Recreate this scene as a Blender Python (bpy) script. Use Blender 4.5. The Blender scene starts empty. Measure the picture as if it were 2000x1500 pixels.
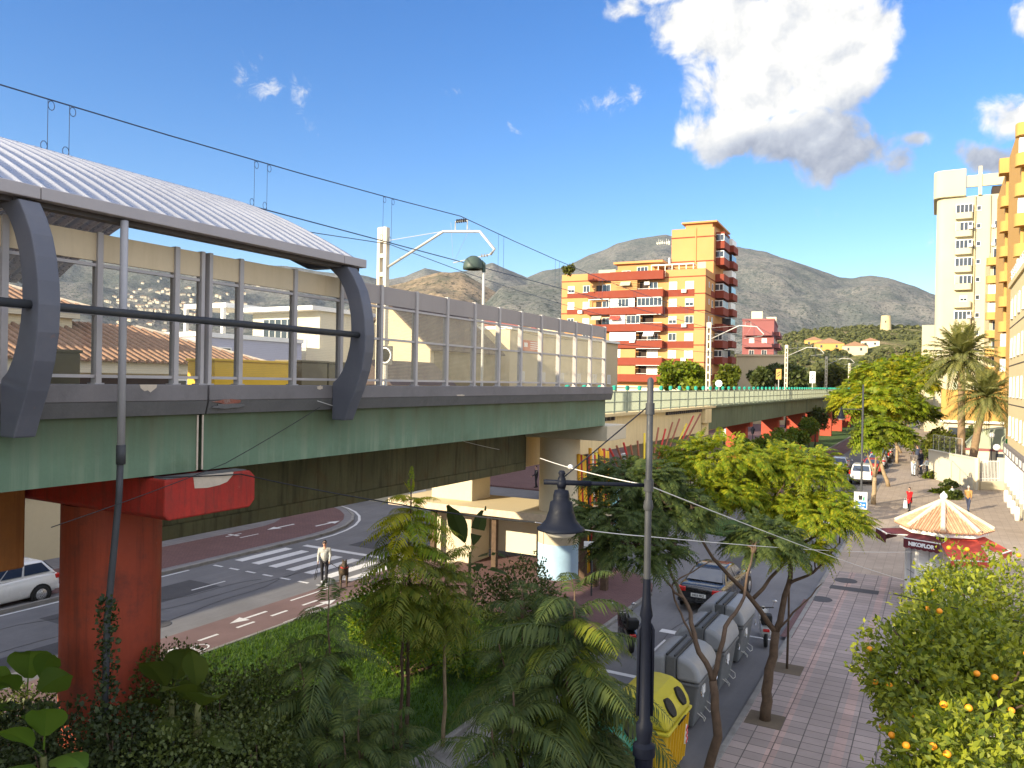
import bpy, math, random
import numpy as np
from mathutils import Vector, Matrix, noise as mnoise
R = math.radians
rnd = random.Random(11)
nrng = np.random.default_rng(5)
SC = bpy.context.scene
COL = SC.collection

# ---------------------------------------------------------------- camera
TH, ROLL, PIT = R(28.96), R(1.0), R(-0.21)
CAM = Vector((0, 0, 8.3))
_r = Vector((math.cos(TH), math.sin(TH), 0))
_f = Vector((-math.sin(TH), math.cos(TH), 0))
_u = Vector((0, 0, 1))
F = _f * math.cos(PIT) + _u * math.sin(PIT)
_u2 = _u * math.cos(PIT) - _f * math.sin(PIT)
CR = _r * math.cos(ROLL) + _u2 * math.sin(ROLL)
CU = _u2 * math.cos(ROLL) - _r * math.sin(ROLL)
cd = bpy.data.cameras.new('camera')
cd.sensor_width = 36; cd.lens = 27; cd.clip_start = .1; cd.clip_end = 20000
cam = bpy.data.objects.new('camera', cd); COL.objects.link(cam)
cam.matrix_world = Matrix(((CR.x, CU.x, -F.x, CAM.x), (CR.y, CU.y, -F.y, CAM.y), (CR.z, CU.z, -F.z, CAM.z), (0, 0, 0, 1)))
SC.camera = cam

# ---------------------------------------------------------------- sun, sky, exposure
SUN_EL = R(19.5)
SUN_AZ = math.atan2(-.40, -.916)            # measured from +Y towards +X: behind the camera, to the left
SUN_DIR = Vector((math.sin(SUN_AZ) * math.cos(SUN_EL), math.cos(SUN_AZ) * math.cos(SUN_EL), math.sin(SUN_EL)))
sl = bpy.data.lights.new('sun', 'SUN'); sl.energy = 5.0; sl.angle = R(.5); sl.color = (1, .86, .62)
so = bpy.data.objects.new('sun', sl); COL.objects.link(so)
so.rotation_euler = (-SUN_DIR).to_track_quat('-Z', 'Y').to_euler()
SC.view_settings.view_transform = 'Standard'; SC.view_settings.look = 'None'
SC.view_settings.exposure = 1.15; SC.view_settings.gamma = 1
SC.cycles.max_bounces = 8; SC.cycles.transparent_max_bounces = 16; SC.cycles.diffuse_bounces = 4
SC.cycles.caustics_reflective = False; SC.cycles.caustics_refractive = False
SC.cycles.use_denoising = True

def ray(px, py):
    return F * 1500 + CR * (px - 1000) - CU * (py - 750)
def on_x(px, py, X): d = ray(px, py); return CAM + d * ((X - CAM.x) / d.x)
def on_y(px, py, Y): d = ray(px, py); return CAM + d * ((Y - CAM.y) / d.y)
def on_z(px, py, Z=0): d = ray(px, py); return CAM + d * ((Z - CAM.z) / d.z)
def on_d(px, py, D): return CAM + ray(px, py) * (D / 1500)

W = bpy.data.worlds.new('World'); SC.world = W; W.use_nodes = True
def build_sky():
    nt = W.node_tree; nt.nodes.clear(); N = nt.nodes.new; L = nt.links.new
    def math_(op, a, b=None, c=None, clamp=False):
        n = N('ShaderNodeMath'); n.operation = op; n.use_clamp = clamp
        for i, x in enumerate((a, b, c)):
            if x is None: continue
            if isinstance(x, (int, float)): n.inputs[i].default_value = x
            else: L(x, n.inputs[i])
        return n.outputs[0]
    sky = N('ShaderNodeTexSky'); sky.sky_type = 'NISHITA'; sky.sun_disc = False
    sky.sun_elevation = SUN_EL; sky.sun_rotation = SUN_AZ % (2 * math.pi)
    sky.altitude = 0; sky.air_density = 1.15; sky.dust_density = 0.0; sky.ozone_density = 4.0
    hs = N('ShaderNodeHueSaturation'); hs.inputs['Saturation'].default_value = 1.28; hs.inputs['Value'].default_value = SKY_STR
    L(sky.outputs[0], hs.inputs['Color']); hs.inputs['Hue'].default_value = .512
    tc = N('ShaderNodeTexCoord'); sx = N('ShaderNodeSeparateXYZ'); L(tc.outputs['Generated'], sx.inputs[0])
    az = math_('ARCTAN2', sx.outputs[0], sx.outputs[1]); el = math_('ARCSINE', sx.outputs[2])
    cb = N('ShaderNodeCombineXYZ'); L(az, cb.inputs[0]); L(el, cb.inputs[1]); P = cb.outputs[0]
    def noise(vec, scale, detail, rough=.55, color=False, dist=0):
        n = N('ShaderNodeTexNoise'); n.inputs['Scale'].default_value = scale; n.inputs['Detail'].default_value = detail
        n.inputs['Roughness'].default_value = rough; n.inputs['Distortion'].default_value = dist; L(vec, n.inputs['Vector'])
        return n.outputs['Color' if color else 'Fac']
    def vm(op, a, b):
        n = N('ShaderNodeVectorMath'); n.operation = op
        for i, x in enumerate((a, b)):
            if isinstance(x, (tuple, list)): n.inputs[i].default_value = x
            else: L(x, n.inputs[i])
        return n.outputs[0]
    wv = vm('SUBTRACT', noise(P, 9, 3, .5, True), (.5, .5, .5)); sc = N('ShaderNodeVectorMath'); sc.operation = 'SCALE'
    L(wv, sc.inputs[0]); sc.inputs['Scale'].default_value = .07; PW = vm('ADD', P, sc.outputs[0])
    def ae(px, py): d = ray(px, py).normalized(); return math.atan2(d.x, d.y), math.asin(d.z)
    def field(blobs):
        out = None
        for (px, py, rx, ry, w) in blobs:
            a, e = ae(px, py); a2, _ = ae(px + rx, py); _, e2 = ae(px, py - ry)
            q = vm('MULTIPLY', vm('SUBTRACT', PW, (a, e, 0)), (1 / abs(a2 - a), 1 / abs(e2 - e), 0))
            ln = N('ShaderNodeVectorMath'); ln.operation = 'LENGTH'; L(q, ln.inputs[0])
            v = math_('MULTIPLY_ADD', ln.outputs['Value'], -w, w)
            out = v if out is None else math_('MAXIMUM', out, v)
        return out
    white = [(1410, 40, 190, 120, 1.1), (1570, 40, 200, 150, 1.15), (1480, 150, 170, 120, 1.1), (1620, 130, 130, 130, 1.1),
             (1430, 250, 130, 75, 1), (1560, 260, 190, 85, .95), (1640, 300, 150, 65, .75), (1700, 60, 90, 80, .9), (1390, -120, 300, 150, 1.2), (1330, 60, 90, 70, .8),
             (1215, 10, 70, 40, .5), (1980, 220, 90, 70, .75), (1990, 60, 40, 60, .55),
             (1930, 305, 110, 48, .62), (1790, 292, 45, 30, .5), (1750, 330, 60, 50, .45)]
    thin = [(483, 135, 36, 52, .42), (520, 185, 80, 30, .42), (585, 190, 42, 46, .42), (600, 240, 40, 40, .26), (1200, 205, 90, 34, .42), (1235, 210, 24, 60, .4), (1012, 240, 36, 18, .3),
            (1595, 420, 36, 34, .3), (1820, 455, 30, 30, .26), (1905, 150, 24, 18, .26), (880, 160, 30, 14, .2), (1955, 380, 60, 40, .35)]
    n1 = noise(P, 22, 9, .62, dist=.3)
    fw = field(white)
    dens = math_('MULTIPLY_ADD', n1, 1.15, math_('ADD', fw, -.68))
    mr = N('ShaderNodeMapRange'); mr.interpolation_type = 'SMOOTHSTEP'; L(dens, mr.inputs[0]); mr.inputs[1].default_value = 0; mr.inputs[2].default_value = .34
    aw = mr.outputs[0]
    n2 = noise(P, 42, 9, .7, dist=.6)
    dt = math_('MULTIPLY_ADD', n2, 1.5, math_('ADD', field(thin), -.92))
    mr2 = N('ShaderNodeMapRange'); mr2.interpolation_type = 'SMOOTHSTEP'; L(dt, mr2.inputs[0]); mr2.inputs[1].default_value = 0; mr2.inputs[2].default_value = .5; mr2.inputs[4].default_value = .75
    alpha = math_('MAXIMUM', aw, mr2.outputs[0])
    # self-shading: denser towards the sunward side means less light
    sh = vm('ADD', P, (-.012, .016, 0)); n3 = noise(sh, 22, 9, .62, dist=.3)
    lit = math_('MULTIPLY_ADD', math_('SUBTRACT', n1, n3), 1.15, .80)
    gray = field([(1620, 305, 260, 95, 1.25), (1490, 285, 180, 60, .9), (1720, 330, 130, 90, 1.2), (1700, 215, 110, 95, .9), (1930, 315, 150, 70, 1.2)])
    gm = N('ShaderNodeMapRange'); gm.interpolation_type = 'SMOOTHSTEP'; L(math_('MULTIPLY_ADD', n1, .7, math_('ADD', gray, -.3)), gm.inputs[0]); gm.inputs[1].default_value = 0; gm.inputs[2].default_value = .75
    lit2 = math_('SUBTRACT', lit, math_('MULTIPLY', gm.outputs[0], .62), clamp=True)
    ramp = N('ShaderNodeValToRGB'); L(lit2, ramp.inputs[0]); e = ramp.color_ramp.elements
    k = CLOUD_STR
    e[0].position = 0; e[0].color = (.32 * k, .36 * k, .46 * k, 1); e[1].position = .85; e[1].color = (1.0 * k, .98 * k, .93 * k, 1)
    m = e.new(.4); m.color = (.56 * k, .60 * k, .68 * k, 1)
    mx = N('ShaderNodeMix'); mx.data_type = 'RGBA'; L(alpha, mx.inputs[0]); L(hs.outputs[0], mx.inputs[6]); L(ramp.outputs[0], mx.inputs[7])
    # added bright cloud over and behind the viewer, unseen: put in to fill the shade
    dv = N('ShaderNodeVectorMath'); dv.operation = 'DOT_PRODUCT'; L(tc.outputs['Generated'], dv.inputs[0]); dv.inputs[1].default_value = tuple(F)
    away = N('ShaderNodeMapRange'); away.interpolation_type = 'SMOOTHSTEP'; L(dv.outputs['Value'], away.inputs[0]); away.inputs[1].default_value = .70; away.inputs[2].default_value = .35; away.inputs[3].default_value = 0; away.inputs[4].default_value = 1
    n4 = noise(tc.outputs['Generated'], 2.6, 7, .58)
    bk = N('ShaderNodeMapRange'); bk.interpolation_type = 'SMOOTHSTEP'; L(n4, bk.inputs[0]); bk.inputs[1].default_value = .40; bk.inputs[2].default_value = .56
    up = N('ShaderNodeMapRange'); L(el, up.inputs[0]); up.inputs[1].default_value = .02; up.inputs[2].default_value = .2
    bank = math_('MULTIPLY', math_('MULTIPLY', bk.outputs[0], away.outputs[0]), up.outputs[0])
    my = N('ShaderNodeMix'); my.data_type = 'RGBA'; L(bank, my.inputs[0]); L(mx.outputs[2], my.inputs[6]); my.inputs[7].default_value = (FILL_CLOUD * .98, FILL_CLOUD * .99, FILL_CLOUD * 1.04, 1); mx = my
    bg = N('ShaderNodeBackground'); L(mx.outputs[2], bg.inputs[0]); bg.inputs[1].default_value = 1
    o = N('ShaderNodeOutputWorld'); L(bg.outputs[0], o.inputs[0])
SKY_STR, CLOUD_STR, FILL_CLOUD = .100, .50, 1.0
build_sky()

# ---------------------------------------------------------------- helpers
def tag(o, label=None, cat=None, group=None, kind=None):
    if label: o['label'] = label
    if cat: o['category'] = cat
    if group: o['group'] = group
    if kind: o['kind'] = kind
    return o
def thing(name, label, cat, loc=(0, 0, 0), rz=0, group=None):
    o = bpy.data.objects.new(name, None); COL.objects.link(o); o.empty_display_size = .3
    o.location = loc; o.rotation_euler = (0, 0, rz)
    return tag(o, label, cat, group)
def kids(o): return [c for c in bpy.data.objects if c.parent is o]
def dup(o, parent=None):
    c = o.copy(); COL.objects.link(c); c.parent = parent
    for ch in kids(o): dup(ch, c)
    return c

class MB:
    def __init__(s): s.v = []; s.f = []; s.m = []
    def add(s, vs, fs, m=0):
        n = len(s.v); s.v += [tuple(v) for v in vs]; s.f += [tuple(i + n for i in f) for f in fs]; s.m += [m] * len(fs); return s
    def box(s, a, b, m=0, top=1.0):
        (x0, y0, z0), (x1, y1, z1) = a, b
        cx, cy = (x0 + x1) / 2, (y0 + y1) / 2
        t = lambda x, c: c + (x - c) * top
        vs = [(x0, y0, z0), (x1, y0, z0), (x1, y1, z0), (x0, y1, z0), (t(x0, cx), t(y0, cy), z1), (t(x1, cx), t(y0, cy), z1), (t(x1, cx), t(y1, cy), z1), (t(x0, cx), t(y1, cy), z1)]
        return s.add(vs, [(3, 2, 1, 0), (4, 5, 6, 7), (0, 1, 5, 4), (1, 2, 6, 5), (2, 3, 7, 6), (3, 0, 4, 7)], m)
    def bar(s, p, q, w, h, m=0, up=(0, 0, 1)):
        p, q = Vector(p), Vector(q); d = (q - p).normalized(); up = Vector(up)
        if abs(d.dot(up)) > .98: up = Vector((1, 0, 0))
        a = d.cross(up).normalized() * (w / 2); b = a.cross(d).normalized() * (h / 2)
        vs = [e + x * a + y * b for e in (p, q) for x, y in ((-1, -1), (1, -1), (1, 1), (-1, 1))]
        return s.add(vs, [(0, 1, 2, 3), (7, 6, 5, 4), (0, 4, 5, 1), (1, 5, 6, 2), (2, 6, 7, 3), (3, 7, 4, 0)], m)
    def tube(s, pts, r, seg=8, m=0, cap=True, sx=1, sy=1):
        pts = [Vector(p) for p in pts]; k = len(pts)
        rs = r if isinstance(r, (list, tuple)) else [r] * k
        ref = Vector((0, 0, 1)); d0 = (pts[1] - pts[0]).normalized()
        if abs(d0.dot(ref)) > .9: ref = Vector((1, 0, 0))
        vs = []; fs = []
        for i, p in enumerate(pts):
            d = (pts[min(i + 1, k - 1)] - pts[max(i - 1, 0)]).normalized()
            a = d.cross(ref)
            if a.length < 1e-4: a = d.cross(Vector((0, 1, 0)))
            a.normalize(); b = d.cross(a).normalized(); ref = a.cross(d) if True else ref
            for j in range(seg):
                t = 2 * math.pi * j / seg; vs.append(p + (a * math.cos(t) * sx + b * math.sin(t) * sy) * rs[i])
        for i in range(k - 1):
            for j in range(seg):
                j2 = (j + 1) % seg; fs.append((i * seg + j, i * seg + j2, (i + 1) * seg + j2, (i + 1) * seg + j))
        if cap: fs.append(tuple(range(seg - 1, -1, -1))); fs.append(tuple((k - 1) * seg + j for j in range(seg)))
        return s.add(vs, fs, m)
    def cap(s, p, q, r1, r2, seg=10):           # tapered capsule
        p, q = Vector(p), Vector(q); d = (q - p).normalized()
        pts = []; rs = []
        for a in (-80, -45, 0): pts.append(p + d * r1 * math.sin(R(a))); rs.append(r1 * math.cos(R(a)))
        for a in (0, 45, 80): pts.append(q + d * r2 * math.sin(R(a))); rs.append(r2 * math.cos(R(a)))
        return s.tube(pts, rs, seg)
    def lathe(s, prof, loc=(0, 0, 0), seg=20, m=0, ax='z'):
        vs = []; fs = []; k = len(prof)
        for (r, z) in prof:
            for j in range(seg):
                t = 2 * math.pi * j / seg; c, w = r * math.cos(t), r * math.sin(t)
                p = (c, w, z) if ax == 'z' else ((z, c, w) if ax == 'x' else (c, z, w))
                vs.append((p[0] + loc[0], p[1] + loc[1], p[2] + loc[2]))
        for i in range(k - 1):
            for j in range(seg):
                j2 = (j + 1) % seg; fs.append((i * seg + j, i * seg + j2, (i + 1) * seg + j2, (i + 1) * seg + j))
        fs.append(tuple(range(seg - 1, -1, -1))); fs.append(tuple((k - 1) * seg + j for j in range(seg)))
        return s.add(vs, fs, m)
    def prism(s, poly, ax, a, b, m=0):          # poly in the two other axes (cyclic order xyz)
        def P(u, v, w): return (w, u, v) if ax == 'x' else ((u, w, v) if ax == 'y' else (u, v, w))
        n = len(poly); vs = [P(u, v, a) for u, v in poly] + [P(u, v, b) for u, v in poly]
        fs = [tuple(range(n - 1, -1, -1)), tuple(range(n, 2 * n))] + [(i, (i + 1) % n, n + (i + 1) % n, n + i) for i in range(n)]
        return s.add(vs, fs, m)
    def ell(s, c, r, seg=12, rings=8, m=0):
        vs = []; fs = []
        for i in range(rings + 1):
            t = math.pi * (i + .02) / (rings + .04)
            for j in range(seg):
                p = 2 * math.pi * j / seg
                vs.append((c[0] + r[0] * math.sin(t) * math.cos(p), c[1] + r[1] * math.sin(t) * math.sin(p), c[2] + r[2] * math.cos(t)))
        for i in range(rings):
            for j in range(seg):
                j2 = (j + 1) % seg; fs.append((i * seg + j, (i + 1) * seg + j, (i + 1) * seg + j2, i * seg + j2))
        fs.append(tuple(range(seg))); fs.append(tuple(rings * seg + j for j in range(seg - 1, -1, -1)))
        return s.add(vs, fs, m)
    def quad(s, a, b, c, d, m=0): return s.add([a, b, c, d], [(0, 1, 2, 3)], m)
    def build(s, name, mats, parent=None, world=False, smooth=False, bevel=0, auto=None, remesh=0):
        if not isinstance(mats, (list, tuple)): mats = [mats]
        v = np.array(s.v, dtype=np.float64); org = Vector((0, 0, 0))
        if parent is None:
            lo, hi = v.min(0), v.max(0); org = Vector(((lo[0] + hi[0]) / 2, (lo[1] + hi[1]) / 2, lo[2])); v = v - np.array(org)
        elif world: v = v - np.array(parent.location)
        me = bpy.data.meshes.new(name); me.from_pydata(v.tolist(), [], s.f)
        for mt in mats: me.materials.append(mt)
        if len(mats) > 1: me.polygons.foreach_set('material_index', s.m)
        if smooth: me.polygons.foreach_set('use_smooth', [True] * len(s.f))
        me.update()
        o = bpy.data.objects.new(name, me); COL.objects.link(o); o.location = org
        if parent is not None: o.parent = parent; o.location = (0, 0, 0)
        if bevel:
            b = o.modifiers.new('bevel', 'BEVEL'); b.width = bevel; b.segments = 2; b.limit_method = 'ANGLE'; b.angle_limit = R(40)
        if auto:
            me.polygons.foreach_set('use_smooth', [True] * len(s.f)); me.set_sharp_from_angle(angle=R(auto))
        if remesh:
            r = o.modifiers.new('remesh', 'REMESH'); r.mode = 'VOXEL'; r.voxel_size = remesh; r.use_smooth_shade = True
            k = o.modifiers.new('smooth', 'SMOOTH'); k.iterations = 3; k.factor = .5
        return o

def np_mesh(name, V, Fq, mats, parent=None, midx=None, origin=None, smooth=False):
    """fast mesh from numpy: V (n,3), Fq (m,4) quads"""
    V = np.asarray(V, np.float32); Fq = np.asarray(Fq, np.int32)
    org = np.zeros(3, np.float32)
    if origin is not None: org = np.array(origin, np.float32)
    me = bpy.data.meshes.new(name); me.vertices.add(len(V)); me.vertices.foreach_set('co', (V - org).ravel())
    k = Fq.shape[1]
    me.loops.add(Fq.size); me.loops.foreach_set('vertex_index', Fq.ravel())
    me.polygons.add(len(Fq)); me.polygons.foreach_set('loop_start', np.arange(0, Fq.size, k, dtype=np.int32)); me.polygons.foreach_set('loop_total', np.full(len(Fq), k, np.int32))
    for m in (mats if isinstance(mats, (list, tuple)) else [mats]): me.materials.append(m)
    if midx is not None: me.polygons.foreach_set('material_index', np.asarray(midx, np.int32))
    if smooth: me.polygons.foreach_set('use_smooth', np.ones(len(Fq), bool))
    me.update(calc_edges=True); me.validate()
    o = bpy.data.objects.new(name, me); COL.objects.link(o)
    if parent is not None: o.parent = parent
    else: o.location = org.tolist()
    return o

def text_mesh(name, s, size, m, parent, loc, rot, depth=.006, bold=.0):
    cu = bpy.data.curves.new(name, 'FONT'); cu.body = s; cu.size = size; cu.align_x = 'CENTER'; cu.align_y = 'CENTER'; cu.extrude = depth; cu.offset = bold
    t = bpy.data.objects.new(name + '_tmp', cu); COL.objects.link(t)
    dg = bpy.context.evaluated_depsgraph_get()
    me = bpy.data.meshes.new_from_object(t.evaluated_get(dg)); bpy.data.objects.remove(t); me.materials.clear(); me.materials.append(m); me.name = name
    o = bpy.data.objects.new(name, me); COL.objects.link(o); o.parent = parent; o.location = loc; o.rotation_euler = rot
    return o
# ---------------------------------------------------------------- materials
def _nt(name):
    m = bpy.data.materials.new(name); m.use_nodes = True; nt = m.node_tree; nt.nodes.clear(); return m, nt, nt.nodes.new, nt.links.new
def mat(name, col, rough=.75, var=.15, scale=1.5, bump=0, bscale=30, metal=0, spec=.35, streak=0, scol=(.05, .045, .03), sscale=(3, 3, .25), zg=None, coat=0, dirt=0, dcol=(.06, .05, .04), dscale=1.2, spots=0, spcol=(.5, .45, .35)):
    m, nt, N, L = _nt(name)
    out = N('ShaderNodeOutputMaterial'); b = N('ShaderNodeBsdfPrincipled'); L(b.outputs[0], out.inputs[0])
    b.inputs['Roughness'].default_value = rough; b.inputs['Metallic'].default_value = metal; b.inputs['Specular IOR Level'].default_value = spec
    if coat: b.inputs['Coat Weight'].default_value = coat; b.inputs['Coat Roughness'].default_value = .08
    tc = N('ShaderNodeTexCoord'); co = tc.outputs['Object']
    def noise(sc, det=5, rg=.6, vec=None):
        n = N('ShaderNodeTexNoise'); n.inputs['Scale'].default_value = sc; n.inputs['Detail'].default_value = det; n.inputs['Roughness'].default_value = rg; L(vec or co, n.inputs['Vector']); return n.outputs['Fac']
    def mix(fac, a, c):
        x = N('ShaderNodeMix'); x.data_type = 'RGBA'
        L(fac, x.inputs[0])
        for i, q in ((6, a), (7, c)):
            if isinstance(q, tuple): x.inputs[i].default_value = (*q[:3], 1)
            else: L(q, x.inputs[i])
        return x.outputs[2]
    def rng(f, a, c, lo=0, hi=1):
        r = N('ShaderNodeMapRange'); L(f, r.inputs[0]); r.inputs[1].default_value = a; r.inputs[2].default_value = c; r.inputs[3].default_value = lo; r.inputs[4].default_value = hi; return r.outputs[0]
    cur = mix(rng(noise(scale), .3, .7), tuple(c * (1 - var) for c in col), tuple(min(.95, c * (1 + var)) for c in col))
    if var: cur = mix(rng(noise(scale * 14, 3), .35, .75, 0, .4), cur, tuple(c * (1 - var * 1.2) for c in col))
    if streak:
        mp = N('ShaderNodeMapping'); mp.inputs['Scale'].default_value = sscale; L(co, mp.inputs[0])
        cur = mix(rng(noise(2.2, 6, .65, mp.outputs[0]), .48, .72, 0, streak), cur, scol)
    if zg:      # grime run down from the top edge: (z clean, z dirty, amount, colour)
        sz = N('ShaderNodeSeparateXYZ'); L(co, sz.inputs[0]); mp = N('ShaderNodeMapping'); mp.inputs['Scale'].default_value = sscale; L(co, mp.inputs[0])
        ad = N('ShaderNodeMath'); ad.operation = 'MULTIPLY_ADD'; L(noise(1.1, 6, .7, mp.outputs[0]), ad.inputs[0]); ad.inputs[1].default_value = 1.3; L(sz.outputs[2], ad.inputs[2])
        cur = mix(rng(ad.outputs[0], zg[0] + .65, zg[1] + .65, 0, zg[2]), cur, zg[3])
    if dirt: cur = mix(rng(noise(dscale, 7, .7), .5, .72, 0, dirt), cur, dcol)
    if spots: cur = mix(rng(noise(dscale * 2.3, 8, .75), .66, .7, 0, spots), cur, spcol)
    L(cur, b.inputs['Base Color'])
    if bump:
        bp = N('ShaderNodeBump'); bp.inputs['Strength'].default_value = bump; bp.inputs['Distance'].default_value = .02; L(noise(bscale, 4), bp.inputs['Height']); L(bp.outputs[0], b.inputs['Normal'])
    rr = rng(noise(scale * 4, 4), .3, .7, max(.02, rough - .1), min(1, rough + .1)); L(rr, b.inputs['Roughness'])
    return m
def leafmat(name, c1, c2, trans=.4, gloss=.08, tr=(1.25, 1.2, .5)):
    m, nt, N, L = _nt(name); out = N('ShaderNodeOutputMaterial')
    g = N('ShaderNodeNewGeometry'); rp = N('ShaderNodeMix'); rp.data_type = 'RGBA'; L(g.outputs['Random Per Island'], rp.inputs[0])
    rp.inputs[6].default_value = (*c1, 1); rp.inputs[7].default_value = (*c2, 1)
    d = N('ShaderNodeBsdfPrincipled'); d.inputs['Roughness'].default_value = .5; d.inputs['Specular IOR Level'].default_value = gloss * 4; L(rp.outputs[2], d.inputs['Base Color'])
    t = N('ShaderNodeBsdfTranslucent'); mu = N('ShaderNodeMix'); mu.data_type = 'RGBA'; mu.blend_type = 'MULTIPLY'; mu.inputs[0].default_value = 1
    L(rp.outputs[2], mu.inputs[6]); mu.inputs[7].default_value = (*[x * 1.0 for x in tr], 1); L(mu.outputs[2], t.inputs[0])
    x = N('ShaderNodeMixShader'); x.inputs[0].default_value = trans; L(d.outputs[0], x.inputs[1]); L(t.outputs[0], x.inputs[2]); L(x.outputs[0], out.inputs[0])
    return m
def glassmat(name, tint=(.9, .92, .95), haze=.12, hazecol=(.6, .55, .45), lines=True):
    m, nt, N, L = _nt(name); out = N('ShaderNodeOutputMaterial')
    t = N('ShaderNodeBsdfTransparent'); t.inputs[0].default_value = (*tint, 1)
    d = N('ShaderNodeBsdfDiffuse'); d.inputs[0].default_value = (*hazecol, 1); tl = N('ShaderNodeBsdfTranslucent'); tl.inputs[0].default_value = (*hazecol, 1)
    dd = N('ShaderNodeMixShader'); dd.inputs[0].default_value = .5; L(d.outputs[0], dd.inputs[1]); L(tl.outputs[0], dd.inputs[2])
    g = N('ShaderNodeBsdfGlossy'); g.inputs['Roughness'].default_value = .05
    x = N('ShaderNodeMixShader'); L(t.outputs[0], x.inputs[1]); L(dd.outputs[0], x.inputs[2])
    tc = N('ShaderNodeTexCoord')
    if lines:
        w = N('ShaderNodeTexWave'); w.bands_direction = 'Z'; w.inputs['Scale'].default_value = 9; w.inputs['Distortion'].default_value = .4; L(tc.outputs['Object'], w.inputs[0])
        n = N('ShaderNodeTexNoise'); n.inputs['Scale'].default_value = 2.5; n.inputs['Detail'].default_value = 5; L(tc.outputs['Object'], n.inputs['Vector'])
        a = N('ShaderNodeMath'); a.operation = 'MULTIPLY'; L(w.outputs['Fac'], a.inputs[0]); L(n.outputs['Fac'], a.inputs[1])
        r = N('ShaderNodeMapRange'); L(a.outputs[0], r.inputs[0]); r.inputs[1].default_value = 0; r.inputs[2].default_value = .6; r.inputs[3].default_value = haze * .6; r.inputs[4].default_value = haze * 1.9; L(r.outputs[0], x.inputs[0])
    else: x.inputs[0].default_value = haze
    fr = N('ShaderNodeFresnel'); fr.inputs[0].default_value = 1.25
    y = N('ShaderNodeMixShader'); L(fr.outputs[0], y.inputs[0]); L(x.outputs[0], y.inputs[1]); L(g.outputs[0], y.inputs[2]); L(y.outputs[0], out.inputs[0])
    return m
def brickmat(name, c1, c2, mortar, w, h, rough=.8, offset=0, stripe=None, msize=.012, rot=0, dirt=.5):
    """tiles in object XY metres; stripe = (period, width, offset, colour) along X"""
    m, nt, N, L = _nt(name); out = N('ShaderNodeOutputMaterial'); b = N('ShaderNodeBsdfPrincipled'); L(b.outputs[0], out.inputs[0]); b.inputs['Roughness'].default_value = rough
    b.inputs['Specular IOR Level'].default_value = .3
    g = N('ShaderNodeNewGeometry'); mp = N('ShaderNodeMapping'); L(g.outputs['Position'], mp.inputs[0]); mp.inputs['Rotation'].default_value = (0, 0, rot)
    br = N('ShaderNodeTexBrick'); L(mp.outputs[0], br.inputs[0]); br.offset = offset; br.inputs['Scale'].default_value = 1
    br.inputs['Brick Width'].default_value = w; br.inputs['Row Height'].default_value = h; br.inputs['Mortar Size'].default_value = msize; br.inputs['Mortar Smooth'].default_value = .2
    br.inputs['Color1'].default_value = (*c1, 1); br.inputs['Color2'].default_value = (*c2, 1); br.inputs['Mortar'].default_value = (*mortar, 1)
    cur = br.outputs['Color']
    def noise(sc, det=6):
        n = N('ShaderNodeTexNoise'); n.inputs['Scale'].default_value = sc; n.inputs['Detail'].default_value = det; n.inputs['Roughness'].default_value = .65; L(mp.outputs[0], n.inputs['Vector']); return n.outputs['Fac']
    def rng(f, a, c, lo=0, hi=1):
        r = N('ShaderNodeMapRange'); L(f, r.inputs[0]); r.inputs[1].default_value = a; r.inputs[2].default_value = c; r.inputs[3].default_value = lo; r.inputs[4].default_value = hi; return r.outputs[0]
    def mixm(fac, a, c, mode='MIX'):
        x = N('ShaderNodeMix'); x.data_type = 'RGBA'; x.blend_type = mode
        if isinstance(fac, float): x.inputs[0].default_value = fac
        else: L(fac, x.inputs[0])
        L(a, x.inputs[6])
        if isinstance(c, tuple): x.inputs[7].default_value = (*c, 1)
        else: L(c, x.inputs[7])
        return x.outputs[2]
    if stripe:
        per, sw, off, sc = stripe
        sx = N('ShaderNodeSeparateXYZ'); L(mp.outputs[0], sx.inputs[0])
        a = N('ShaderNodeMath'); a.operation = 'ADD'; L(sx.outputs[0], a.inputs[0]); a.inputs[1].default_value = off + per * 100
        q = N('ShaderNodeMath'); q.operation = 'MODULO'; L(a.outputs[0], q.inputs[0]); q.inputs[1].default_value = per
        lt = N('ShaderNodeMath'); lt.operation = 'LESS_THAN'; L(q.outputs[0], lt.inputs[0]); lt.inputs[1].default_value = sw
        cur = mixm(lt.outputs[0], cur, mixm(1.0, br.outputs['Color'], sc, 'MULTIPLY'))
    cur = mixm(rng(noise(.6), .4, .75, 0, dirt), cur, tuple(x * .5 for x in c1))
    cur = mixm(rng(noise(14), .45, .8, 0, .35), cur, tuple(x * .6 for x in c1))
    L(cur, b.inputs['Base Color'])
    bp = N('ShaderNodeBump'); bp.inputs['Strength'].default_value = .4; bp.inputs['Distance'].default_value = .01; L(br.outputs['Fac'], bp.inputs['Height']); bp.invert = True; L(bp.outputs[0], b.inputs['Normal'])
    return m
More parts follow.
